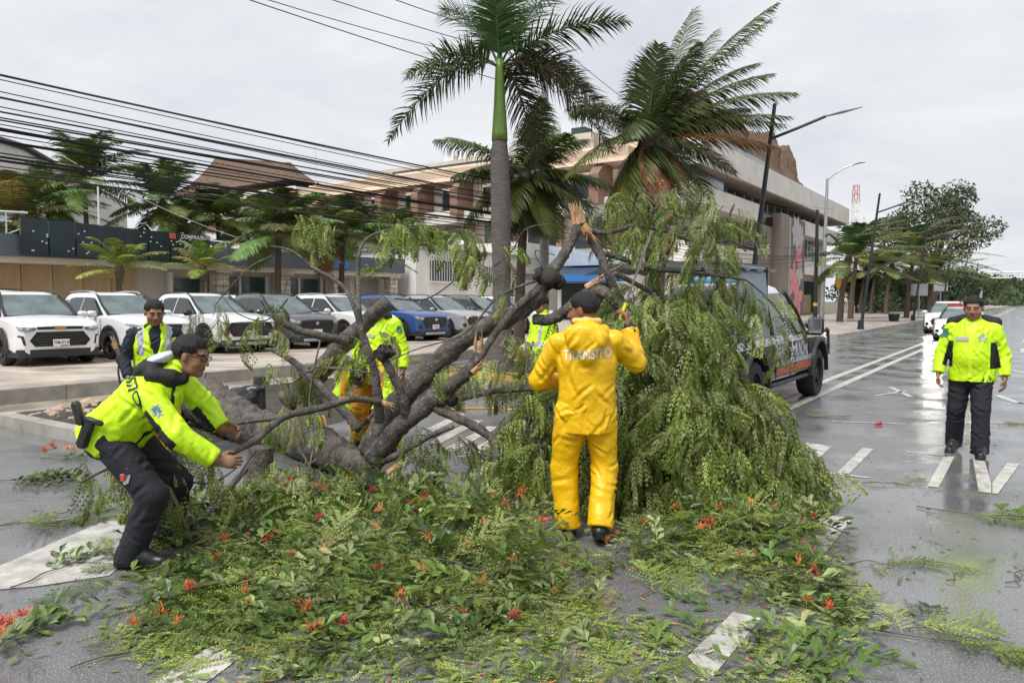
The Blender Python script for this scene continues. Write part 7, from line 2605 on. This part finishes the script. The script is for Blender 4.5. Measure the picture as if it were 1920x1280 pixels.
TW = [[(478, 845, 5.4), (455, 880, 5.2), (420, 935, 5.0), (355, 950, 4.9), (320, 1000, 4.7)], [(290, 905, 4.8), (330, 900, 4.9), (395, 905, 5.0), (440, 880, 5.2)], [(150, 905, 4.6), (200, 880, 4.7), (235, 875, 4.75), (275, 870, 4.8)],
      [(540, 560, 7.2), (500, 600, 7.1), (450, 590, 7.0), (420, 560, 7.0)], [(510, 480, 6.8), (470, 500, 6.8), (430, 540, 6.8), (405, 570, 6.8)], [(740, 560, 7.0), (800, 560, 6.9), (860, 520, 6.8), (905, 480, 6.7)],
      [(925, 500, 6.6), (960, 470, 6.6), (985, 430, 6.5), (1030, 420, 6.5)], [(1000, 640, 6.3), (985, 700, 6.2), (1000, 760, 6.1), (970, 840, 5.9)], [(1030, 520, 6.4), (1010, 490, 6.4), (1005, 470, 6.4), (1040, 478, 6.4)],
      [(860, 820, 6.0), (900, 850, 5.8), (960, 860, 5.8), (1010, 900, 5.7)], [(640, 940, 5.6), (700, 920, 5.7), (760, 940, 5.6), (830, 930, 5.6)], [(560, 840, 5.9), (590, 900, 5.6), (560, 960, 5.3), (520, 1010, 5.0)],
      [(640, 690, 6.9), (590, 690, 7.0), (540, 720, 7.0), (500, 700, 7.0)], [(700, 700, 6.3), (620, 690, 6.4), (560, 700, 6.5)], [(820, 870, 5.9), (870, 900, 5.7), (880, 960, 5.5)], [(400, 860, 5.4), (370, 880, 5.3), (340, 960, 5.0)]]
for k, tr in enumerate(TW):
    limb(tree, [(u, v, y, .011 - .0018 * i) for i, (u, v, y) in enumerate(tr)], 'twig', seed=90 + k)
splinter(tree, P(1084, 410, 6.4), (-.25, 0, 1), .055, 12, .13, 1)
splinter(tree, P(1098, 432, 6.4), (.5, 0, -.6), .05, 7, .15, 2)
splinter(tree, P(899, 660, 6.3), (.05, 0, 1), .05, 9, .17, 3)
splinter(tree, P(893, 690, 6.26), (.55, 0, .5), .03, 6, .12, 4)
splinter(tree, P(1108, 535, 6.38), (.75, 0, .45), .035, 7, .30, 5)
splinter(tree, P(722, 756, 6.28), (.9, 0, -.2), .03, 6, .08, 6)
splinter(tree, P(738, 880, 6.2), (.6, -.1, .5), .035, 8, .16, 7)
limb(tree, [(672, 935, 5.9, .035), (730, 945, 5.8, .045), (775, 960, 5.7, .035), (790, 968, 5.68, .01)], 'splintered_limb', WOODF, seed=7)
limb(tree, [(672, 943, 5.9, .03), (730, 954, 5.8, .04), (776, 968, 5.7, .03)], 'limb', seed=8)
# black rag knots
rag = MB()
for (u, v, y, r) in ((1032, 520, 6.38, .10), (1012, 515, 6.38, .06), (1050, 530, 6.38, .055), (716, 662, 6.18, .065), (730, 660, 6.16, .045), (700, 895, 6.05, .085), (690, 905, 6.0, .07), (712, 908, 6.0, .06), (845, 748, 6.25, .06), (830, 755, 6.25, .045)):
    q = P(u, v, y)
    prof = [(.001, -r)] + [(r * math.cos(a) * rr.uniform(.75, 1.1), r * math.sin(a)) for a in (-.9, -.4, .1, .6, 1.1)] + [(.001, r)]
    rg_ = MB(); rg_.lathe(prof, 9, 'Z', q)
    rg_.v = [tuple(np.array(x) + np.array([rr.uniform(-.02, .02) for _ in range(3)])) for x in rg_.v]
    rg_.build('bark_knot', M('charred_bark', (.035, .03, .027), .8, bump=1, bs=30), tree, smooth='all', world=True)
# yellow rope round the trunk
c = P(588, 828, 7.6)
mb = MB(); ring = []
for k in range(56):
    a = k / 18 * 2 * math.pi
    ring.append(c + Vector((.10 * math.cos(a) + .03 * k / 56, -.255 * math.cos(a) * .75, .265 * math.sin(a) + .005 * k / 56)) + Vector((.035 * k / 18, 0, 0)))
mb.tube(ring, .010, 6)
tag(wmb('tow_rope', mb, ROPE, c), 'yellow rope looped round the fallen trunk', 'rope')
mb = MB(); pts = [G(640, 776), G(720, 768), G(800, 772), G(900, 766), G(985, 771)]
for p_ in pts: p_.z = .012
mb.tube([q for q, r in smooth_path([(p_, 0) for p_ in pts], 24)], .012, 6)
tag(wmb('hauling_rope', mb, ROPE, pts[0]), 'yellow rope lying straight along the road behind the limbs', 'rope')

# ---- leaf heap on the right ----------------------------------------
hb_ = P(1270, 1000, 6.2); hb_.z = 0
heap = empty('branch_heap', hb_, 0, 'tall heap of drooping feathery green branches beside the yellow suited worker', 'branch heap')
BL = [((1245, 860, 6.25), (.86, .70, .80), 380), ((1395, 905, 6.2), (.42, .55, .52), 140), ((1225, 665, 6.6), (.50, .6, .62), 220), ((1320, 770, 6.5), (.32, .5, .45), 90), ((1190, 700, 6.5), (.40, .5, .6), 80), ((1030, 890, 6.35), (.42, .5, .55), 90),
      ((1050, 770, 6.6), (.25, .3, .35), 26), ((1270, 470, 6.9), (.55, .45, .22), 34), ((1205, 400, 6.8), (.26, .4, .22), 14), ((1350, 430, 7.0), (.2, .35, .15), 10), ((1330, 555, 6.8), (.30, .35, .25), 34), ((1440, 965, 6.1), (.26, .4, .30), 60), ((1180, 960, 6.0), (.55, .35, .3), 70), ((1400, 600, 6.7), (.12, .2, .2), 8)]
lv = Leaves()
stems = []
for (c, r, m) in BL:
    c3 = np.array(P(*c)); r = np.array(r)
    d = RNG.normal(0, 1, (m, 3)); d[:, 1] -= .45; d[:, 2] += .35
    d /= np.linalg.norm(d, axis=1, keepdims=True)
    rad = RNG.uniform(.45, 1.0, (m, 1)) ** .5
    pos = c3 + d * r * rad
    pos[:, 2] = np.maximum(pos[:, 2], .16)
    # keep clear of the worker's back
    keep = ~((np.abs(pos[:, 0] - .53) < .38) & (pos[:, 1] < 5.75))
    pos, d = pos[keep], d[keep]; m = len(pos)
    yaw = np.arctan2(d[:, 1], d[:, 0]) + RNG.normal(0, .55, m)
    for k in range(5):
        sel = np.arange(m) % 5 == k
        q = sel.sum()
        lv.add(FT[k], pos[sel], yaw[sel], RNG.normal(.15, .35, q), RNG.normal(0, .35, q), RNG.uniform(.36, .62, q) * (.72 if c[1] < 600 else 1), fcol(q))
    for p_, dd in list(zip(pos, d))[::9]: stems.append((c3, p_))
lv.build('foliage', FLEAF, heap, hb_)
rr = random.Random(31)
for (a, b) in stems:
    a, b = Vector(a), Vector(b)
    mid = a * .45 + b * .55 + Vector((rr.uniform(-.12, .12), rr.uniform(-.1, .1), rr.uniform(.02, .2)))
    sp = smooth_path([(a + Vector((rr.uniform(-.2, .2), .1, rr.uniform(-.2, .2))), .016), (mid, .010), (b, .005)], 8)
    mb = MB(); mb.tube([p for p, r in sp], [r for p, r in sp], 5); mb.build('stem', BARKT, heap, world=True, smooth='all')
for tr in [[(1195, 640, 6.4, .03), (1225, 740, 6.3, .028), (1260, 850, 6.2, .025), (1290, 960, 6.1, .02)], [(1170, 575, 6.45, .03), (1250, 640, 6.5, .026), (1320, 740, 6.5, .02), (1400, 860, 6.4, .014)], [(1140, 505, 6.5, .03), (1240, 560, 6.6, .024), (1340, 640, 6.6, .018), (1420, 760, 6.5, .012)],
           [(1180, 620, 6.4, .03), (1120, 760, 6.4, .028), (1060, 860, 6.3, .02), (1000, 950, 6.2, .012)], [(1400, 525, 6.6, .012), (1440, 560, 6.6, .008), (1470, 600, 6.6, .005)]]:
    limb(heap, tr, 'branch', seed=int(tr[0][0]))

# ---- leaves left on the tree's twigs --------------------------------
lv = Leaves()
for (u, v, y, sx, sy, m) in [(185, 880, 4.75, .13, .06, 6), (215, 905, 4.7, .1, .06, 5), (400, 585, 6.9, .08, .04, 4), (480, 590, 7.0, .08, .05, 4), (505, 610, 7.0, .06, .05, 3), (530, 690, 7.1, .14, .06, 7), (520, 760, 6.9, .14, .12, 10), (690, 640, 7.0, .14, .06, 9), (640, 660, 7.2, .06, .05, 3),
                             (740, 425, 6.6, .16, .06, 8), (800, 430, 6.7, .18, .06, 10), (850, 455, 6.75, .14, .06, 9), (880, 480, 6.7, .1, .04, 4), (640, 420, 6.6, .1, .05, 4), (545, 410, 6.7, .08, .05, 4), (850, 690, 6.3, .1, .05, 5), (820, 850, 6.1, .16, .12, 11), (770, 870, 6.1, .14, .1, 9), (610, 900, 5.7, .13, .1, 10), (640, 960, 5.5, .14, .1, 10),
                             (950, 640, 6.4, .1, .1, 5), (1000, 690, 6.3, .14, .15, 10), (930, 500, 6.5, .06, .1, 4), (980, 740, 6.2, .12, .12, 8), (880, 930, 5.7, .2, .1, 10), (960, 900, 5.9, .2, .15, 16), (340, 905, 4.95, .1, .1, 6), (440, 930, 5.2, .2, .12, 12), (520, 960, 5.2, .22, .12, 14), (380, 850, 5.4, .1, .06, 5), (700, 780, 7.3, .2, .12, 8), (560, 880, 6.0, .15, .1, 8), (690, 900, 5.9, .2, .1, 10), (1170, 380, 6.7, .12, .08, 6), (1330, 400, 6.8, .12, .06, 5), (1240, 340, 6.7, .1, .06, 5)]:
    c = np.array(P(u, v, y))
    pos = c + RNG.normal(0, 1, (m, 3)) * np.array([sx, .15, sy])
    pos[:, 2] = np.maximum(pos[:, 2], .10)
    for k in range(5):
        sel = np.arange(m) % 5 == k; q = sel.sum()
        if q: lv.add(FT[k], pos[sel], RNG.uniform(-1.0, 1.0, q) + np.where(RNG.random(q) < .3, 3.1, 0), RNG.normal(.25, .3, q), RNG.normal(0, .35, q), RNG.uniform(.30, .52, q), fcol(q, 1.1))
lv.build('foliage', FLEAF, tree, tb)

# ---- litter on the road ---------------------------------------------
def proj(p):
    x, y, z = p[:, 0], p[:, 1], p[:, 2] - CAMH
    cz = y * math.cos(PITCH) - z * math.sin(PITCH); cy = y * math.sin(PITCH) + z * math.cos(PITCH)
    return 960 + FPX * x / cz, 640 - FPX * cy / cz
def inpoly(u, v, poly):
    r = np.zeros(len(u), bool); n = len(poly)
    for i in range(n):
        (x0, y0), (x1, y1) = poly[i], poly[(i + 1) % n]
        c = ((y0 > v) != (y1 > v)) & (u < (x1 - x0) * (v - y0) / (y1 - y0 + 1e-9) + x0)
        r ^= c
    return r
GP = lambda poly: [tuple(G(u, v)[:2]) for u, v in poly]
D1 = GP([(225, 1085), (300, 985), (420, 930), (620, 905), (860, 930), (1000, 955), (1180, 1000), (1490, 965), (1590, 1070), (1555, 1160), (1400, 1120), (1250, 1060), (1090, 1065), (1060, 1180), (900, 1220), (640, 1225), (480, 1190), (250, 1200)])
D2 = GP([(180, 1180), (260, 1080), (480, 1010), (1000, 1000), (1500, 1000), (1640, 1090), (1620, 1230), (1560, 1330), (430, 1330), (300, 1270)])
HOLE = GP([(1110, 1095), (1250, 1055), (1400, 1110), (1400, 1160), (1230, 1160), (1130, 1150)])
D3 = GP([(-60, 1330), (-60, 940), (300, 900), (1520, 860), (2000, 780), (2000, 1330)])
BARH = GP([(1285, 1240), (1372, 1138), (1445, 1150), (1345, 1290)])
FEET = GP([(1035, 965), (1165, 965), (1180, 1040), (1100, 1060), (1030, 1040)])
def scatter(poly, m, avoid=None, clump=.0):
    P_ = np.array(poly); lo, hi = P_.min(0), P_.max(0)
    out = np.zeros((0, 2))
    while len(out) < m:
        q = RNG.uniform(lo, hi, (m * 3, 2))
        ok = inpoly(q[:, 0], q[:, 1], poly) & ~inpoly(q[:, 0], q[:, 1], FEET)
        ok &= ~inpoly(q[:, 0], q[:, 1], BARH) | (RNG.random(len(q)) < .12)
        if avoid is not None: ok &= ~inpoly(q[:, 0], q[:, 1], avoid) | (RNG.random(len(q)) < .12)
        if clump: ok &= fbm(np.c_[q * 2.3, np.zeros(len(q))], 2, 3) * .5 + .5 > clump * RNG.random(len(q)) + .18
        out = np.concatenate([out, q[ok]])
    return out[:m]
def mound(x, y):
    return .30 * np.exp(-((x + 1.25) / .85) ** 2 - ((y - 5.25) / .50) ** 2) + .17 * np.exp(-((x - .0) / .9) ** 2 - ((y - 5.0) / .40) ** 2) + .18 * np.exp(-((x - 1.6) / .6) ** 2 - ((y - 5.1) / .30) ** 2) + .08 * np.exp(-((x + .6) / 1.0) ** 2 - ((y - 4.3) / .4) ** 2)
lit = Leaves(); ov = Leaves(); fw = Leaves()
def lay(L_, T, q, col, sc, tl=.25, zoff=.012, zr=.05):
    m = len(q)
    h = mound(q[:, 0], q[:, 1])
    pos = np.c_[q, zoff + h * RNG.uniform(.15, 1, m) + RNG.uniform(0, zr, m) * (h > .04)]
    for k in range(len(T)):
        sel = np.arange(m) % len(T) == k; n_ = sel.sum()
        if n_: L_.add(T[k], pos[sel], RNG.uniform(0, 6.28, n_), RNG.normal(0, tl, n_) * (.15 + 3.0 * np.minimum(.3, h[sel])), RNG.normal(0, tl, n_) * (.15 + 3.0 * np.minimum(.3, h[sel])), sc[sel], col[sel])
q = scatter(D1, 150, HOLE, .6); lay(lit, FF, q, fcol(150), RNG.uniform(.22, .46, 150), .5)
q = scatter(D1, 150, HOLE); lay(lit, FT, q, fcol(150), RNG.uniform(.2, .4, 150), .5, .05)
q = scatter(D2, 110, HOLE); lay(lit, FF, q, fcol(110, 1.15), RNG.uniform(.15, .34, 110), .25)
q = scatter(D1, 1100, HOLE, .6); lay(lit, PT, q, fcol(1100, 1.1), RNG.uniform(.10, .24, 1100), .7)
q = scatter(D2, 3200, HOLE, .5); lay(lit, PT, q, fcol(3200, 1.55), RNG.uniform(.06, .17, 3200), .35)
q = scatter(D3, 230, None, .6); lay(lit, PT, q, fcol(230), RNG.uniform(.05, .16, 230), .2)
q = scatter(D1, 300, HOLE); lay(ov, OT, q, ocol(300), RNG.uniform(.7, 1.3, 300), .7, .03, .10)
q = scatter(D2, 110, HOLE); lay(ov, OT, q, ocol(110), RNG.uniform(.6, 1.1, 110), .4, .02)
one = [np.array(ovate(np.zeros(3), np.array([1.0, 0, 0]), np.array([0, .1, 1.0]), .055, .014)), np.array(ovate(np.zeros(3), np.array([1.0, 0, .1]), np.array([0, -.3, 1.0]), .045, .006))]
q = scatter(D2, 3200, HOLE, .4); lay(ov, one, q, np.where(RNG.random((3200, 1)) < .5, ocol(3200), fcol(3200, 1.5)), RNG.uniform(.5, 1.25, 3200), .6, .008, .02)
q = scatter(D3, 900, None, .3); lay(ov, one, q, np.where(RNG.random((900, 1)) < .4, ocol(900), fcol(900, 1.0)), RNG.uniform(.3, .9, 900), .3, .006, .01)
q = scatter(D1, 150, HOLE, .95)[:120]; lay(fw, FL, q, OR[RNG.integers(0, 4, 120)] * RNG.uniform(.6, 1.05, (120, 1)), RNG.uniform(.7, 1.35, 120), .6, .05, .12)
pet = [np.array([[-.02, -.0025, 0], [.02, -.003, .003], [.022, .003, .002], [-.02, .0025, 0]])]
q = scatter(D2, 260, None); lay(fw, pet, q, OR[RNG.integers(0, 4, 260)], RNG.uniform(.6, 1.3, 260), .3, .012, .02)
for L_, nm, mt, lab, cat in ((lit, 'feathery_litter', FLEAF, 'torn feathery green leaves strewn over the wet road', 'leaves'), (ov, 'leaf_litter', OVLEAF, 'broken sprigs of small oval leaves strewn over the wet road', 'leaves'), (fw, 'petal_litter', FLOW, 'orange and red tubular flowers strewn among the leaves', 'flowers')):
    ob = L_.build(nm, mt, None, (0, 0, 0)); tag(ob, lab, cat)
# twigs in the litter, each a thing
for k in range(18):
    q = scatter(D1, 1)[0]
    a = RNG.uniform(-.6, .6) + (math.pi if k % 2 else 0); L = RNG.uniform(.25, .8)
    h = float(mound(q[:1], q[1:2])[0]) + .02
    A_ = Vector((q[0], q[1], h)); B_ = A_ + Vector((math.cos(a) * L, math.sin(a) * L * .5, 0)); B_.z = float(mound(np.array([B_.x]), np.array([B_.y]))[0]) + .03
    mid = (A_ + B_) / 2 + Vector((0, random.uniform(-.08, .08), .04))
    sp = smooth_path([(A_, .008), (A_ * .65 + B_ * .35 + Vector((0, random.uniform(-.12, .12), .03)), .007), (mid + Vector((0, random.uniform(-.12, .12), .02)), .006), (B_, .003)], 14)
    mb = MB(); mb.tube([p for p, r in sp], [r * random.uniform(.85, 1.15) for p, r in sp], 6)
    m_ = (A_ + mid) / 2
    mb.tube([m_, m_ + Vector((random.uniform(-.15, .15), random.uniform(-.1, .1), .08))], [.005, .002], 5)
    tag(wmb('twig', mb, BARKT, A_, True), 'dark bare twig lying among the strewn leaves', 'twig', 'twigs among the strewn leaves')

# single sprigs on the open road
TWIGM = M('green_brown_twig', (.14, .11, .06), .6, var=.3, vs=20)
def sprig(u, v, L, yaw, label, kind='feather', n=4, flowers=0):
    g = G(u, v)
    o = empty('fallen_sprig', g, yaw, label, 'sprig')
    mb = MB(); sp = smooth_path([(Vector((-L * .35, random.uniform(-.05, .05), .012)), .0045), (Vector((-L * .15, random.uniform(-.05, .05), .02)), .0045), (Vector((L * .1, random.uniform(-.05, .05), .02)), .004), (Vector((L * .3, random.uniform(-.06, .06), .02)), .003), (Vector((L * .5, random.uniform(-.08, .08), .015)), .002)], 16)
    mb.tube([p for p, r in sp], [r for p, r in sp], 5); mb.build('stem', TWIGM, o, smooth='all')
    lv = Leaves()
    xs = RNG.uniform(-L * .1, L * .5, n)
    pos = np.c_[xs, RNG.normal(0, .03, n), np.full(n, .02)]
    T = FF if kind == 'feather' else OT
    for k in range(len(T)):
        sel = np.arange(n) % len(T) == k
        if sel.sum(): lv.add(T[k], pos[sel], RNG.normal(0, .7, sel.sum()), RNG.normal(-.05, .08, sel.sum()), RNG.normal(0, .15, sel.sum()), RNG.uniform(.24, .38, sel.sum()) * (1 if kind == 'feather' else 3.2), fcol(sel.sum(), 1.1) if kind == 'feather' else ocol(sel.sum()))
    lv.build('leaves', FLEAF if kind == 'feather' else OVLEAF, o, (0, 0, 0))
    if flowers:
        lf = Leaves(); m = flowers
        lf.add(FL[0], np.c_[RNG.uniform(-L * .3, L * .4, m), RNG.normal(0, .08, m), RNG.uniform(.06, .16, m)], RNG.uniform(0, 6, m), np.zeros(m), np.zeros(m), RNG.uniform(1.0, 1.6, m), OR[RNG.integers(0, 4, m)])
        lf.build('flowers', FLOW, o, (0, 0, 0))
for a in [(1815, 965, 1.0, -.5, 'long leafy sprig before the walking officer', 'feather', 6), (1700, 1192, .85, -.35, 'large feathery sprig on the wet road ending in a broken tip', 'feather', 7), (1650, 908, .45, -.25, 'thin feathery sprig on the road beyond the white bar', 'feather', 2),
          (1880, 797, .25, .1, 'small dark green tuft beside the walking officer', 'feather', 3), (1525, 785, .35, .3, 'leafy sprig on the road behind the branch heap', 'feather', 3), (1620, 1060, .4, -.1, 'feathery sprig just off the edge of the strewn leaves', 'feather', 3),
          (1635, 1160, .5, -.6, 'feathery sprig next to the large broken tipped one', 'feather', 4), (1905, 1085, .4, .9, 'bare forked sprig with few leaves', 'feather', 1), (1790, 1085, .25, .2, 'tiny sprig in the green reflection of the jacket', 'feather', 1),
          (1880, 975, .4, .4, 'sprig with pale oval leaves before the walking officer', 'ovate', 3), (60, 985, .8, .3, 'flattened feathery branch on the left of the white bar', 'feather', 9), (180, 1045, .4, .4, 'feathery tuft by the boot of the bending man', 'feather', 4),
          (75, 1085, .5, 1.3, 'sprig lying across the big white bar', 'ovate', 5), (230, 1230, .6, .7, 'pale feathery sprig hanging down at the edge of the leaves', 'feather', 6), (110, 965, .3, .1, 'small sprig beside the puddle', 'feather', 3), (1222, 1112, .3, .9, 'curled pale green sprig on the bare patch of road', 'feather', 5), (1430, 1265, .5, .2, 'dark glossy oval leaved sprig on the road', 'ovate', 6)]:
    sprig(*a)
sprig(5, 1215, .5, 1.2, 'flowering sprig with pink and orange blooms', 'ovate', 9, 9)
sprig(25, 905, .7, .2, 'glossy dark leafy branch by the planter kerb', 'ovate', 16, 0)
sprig(100, 862, .4, .1, 'flowering sprig inside the planter', 'ovate', 4, 6)

# ---- stones, bag, posts, fallen fronds -------------------------------
RUB = M('limestone_rubble', (.46, .34, .25), .85, var=.4, vs=6, bump=.5, bs=20)
rr = random.Random(9)
for k in range(110):
    s_, t_ = 5.05 + rr.gauss(0, .5), 10.45 + rr.gauss(0, .33)
    t_ = min(t_, 11.1); s_ = max(4.45, s_)
    z = .04 + .20 * math.exp(-((s_ - 4.98) ** 2 / .55 + (t_ - 10.5) ** 2 / .28))
    r = rr.uniform(.03, .085) * (1.8 if k % 17 == 0 else 1)
    bm = bmesh.new()
    bmesh.ops.create_icosphere(bm, subdivisions=1, radius=r)
    for v in bm.verts: v.co = Vector((v.co.x * rr.uniform(.7, 1.3), v.co.y * rr.uniform(.7, 1.3), v.co.z * rr.uniform(.5, .8)))
    me = bpy.data.meshes.new('stone'); bm.to_mesh(me); bm.free(); me.materials.append(RUB)
    p = RP(s_, t_, z + r * .25)
    tag(link('stone', me, None, p, rr.uniform(0, 6)), 'rough pale limestone lump on the rubble mound in the planter', 'stone', 'rubble stones in the planter')
b = P(450, 748, 9.6); bs_ = SDF(A(*b) - .5, A(*b) + .5, .025)
bs_.ell(A(*b), (.26, .22, .15), None, .02); bs_.cone(A(*b) + A(.1, 0, .08), A(*b) + A(.3, 0, .14), .1, .05, .05)
V, F = bs_.mesh(); N_ = vnormals(V, F); V = folds(V, N_, None, .035, 3, 14)
ob = link('plastic_bag', np_mesh('plastic_bag', V - np.array(b), F, [M('black_plastic_bag', (.02, .022, .026), .3)], smooth=True), None, b); tag(ob, 'crumpled black plastic bag behind the fallen trunk', 'bag')
ps = G(487, 790); mb = MB(); mb.tube([(0, 0, -.1), (.0, 0, .35), (.01, 0, .62)], [.095, .085, .082], 12)
tag(mb.build('cut_post', M('weathered_post', (.05, .047, .043), .85, bump=.8, bs=30, var=.4, vs=8), None, smooth=True, loc=ps), 'short dark cut post standing behind the fallen trunk', 'post')
ps = G(484, 905); mb = MB(); mb.tube([(0, 0, -.05), (.02, 0, .15), (.03, 0, .33)], [.15, .12, .11], 12)
tag(mb.build('cut_stump', BARKT, None, smooth=True, loc=ps), 'short wet stump standing in the puddle before the trunk', 'stump')
st_ = empty('broken_stick', G(236, 775), 0, 'broken branch stick standing up beside the vested worker', 'stick')
limb(st_, [(240, 700, 7.5, .026), (228, 672, 7.5, .03), (217, 648, 7.5, .032)], 'stick', seed=5)
limb(st_, [(226, 668, 7.5, .012), (222, 690, 7.5, .012), (224, 712, 7.5, .012), (236, 775, 7.5, .012)], 'side_twig', seed=6)
splinter(st_, P(216, 645, 7.5), (-.3, 0, 1), .03, 6, .08, 8)
for (u, v, y, u2, v2, y2, lab) in [(700, 700, 13.5, 860, 690, 14.5, 'fallen palm frond behind the standing officer'), (770, 715, 12.5, 985, 712, 12.8, 'fallen palm frond along the yellow kerb'), (1650, 632, 30, 1715, 622, 34, 'torn palm frond on the pavement edge'), (560, 720, 12, 690, 705, 12.6, 'fallen palm frond behind the dark limb')]:
    a, b = P(u, v, y), P(u2, v2, y2); a.z = max(.2, a.z); b.z = max(.18, b.z)
    o = empty('fallen_palm_frond', (a.x, a.y, 0), 0, lab, 'palm frond')
    add_frond(o, (a.x, a.y, 0), a, (a + b) / 2 + Vector((0, 0, .35)), b, leaf=.75, pairs=40, droop=.35, wind=.05, segs=2, col=(.12, .15, .04), seed=int(u), wid=.022, rach=.03)
bm_ = MB(); bm_.tube([G(1640, 798) + Vector((0, 0, .02)), G(1652, 797) + Vector((0, 0, .03))], [.012, .025], 6)
tag(wmb('red_blossom', bm_, M('red_blossom', (.6, .01, .03), .5), G(1645, 798)), 'small red blossom lying alone on the wet road', 'blossom')
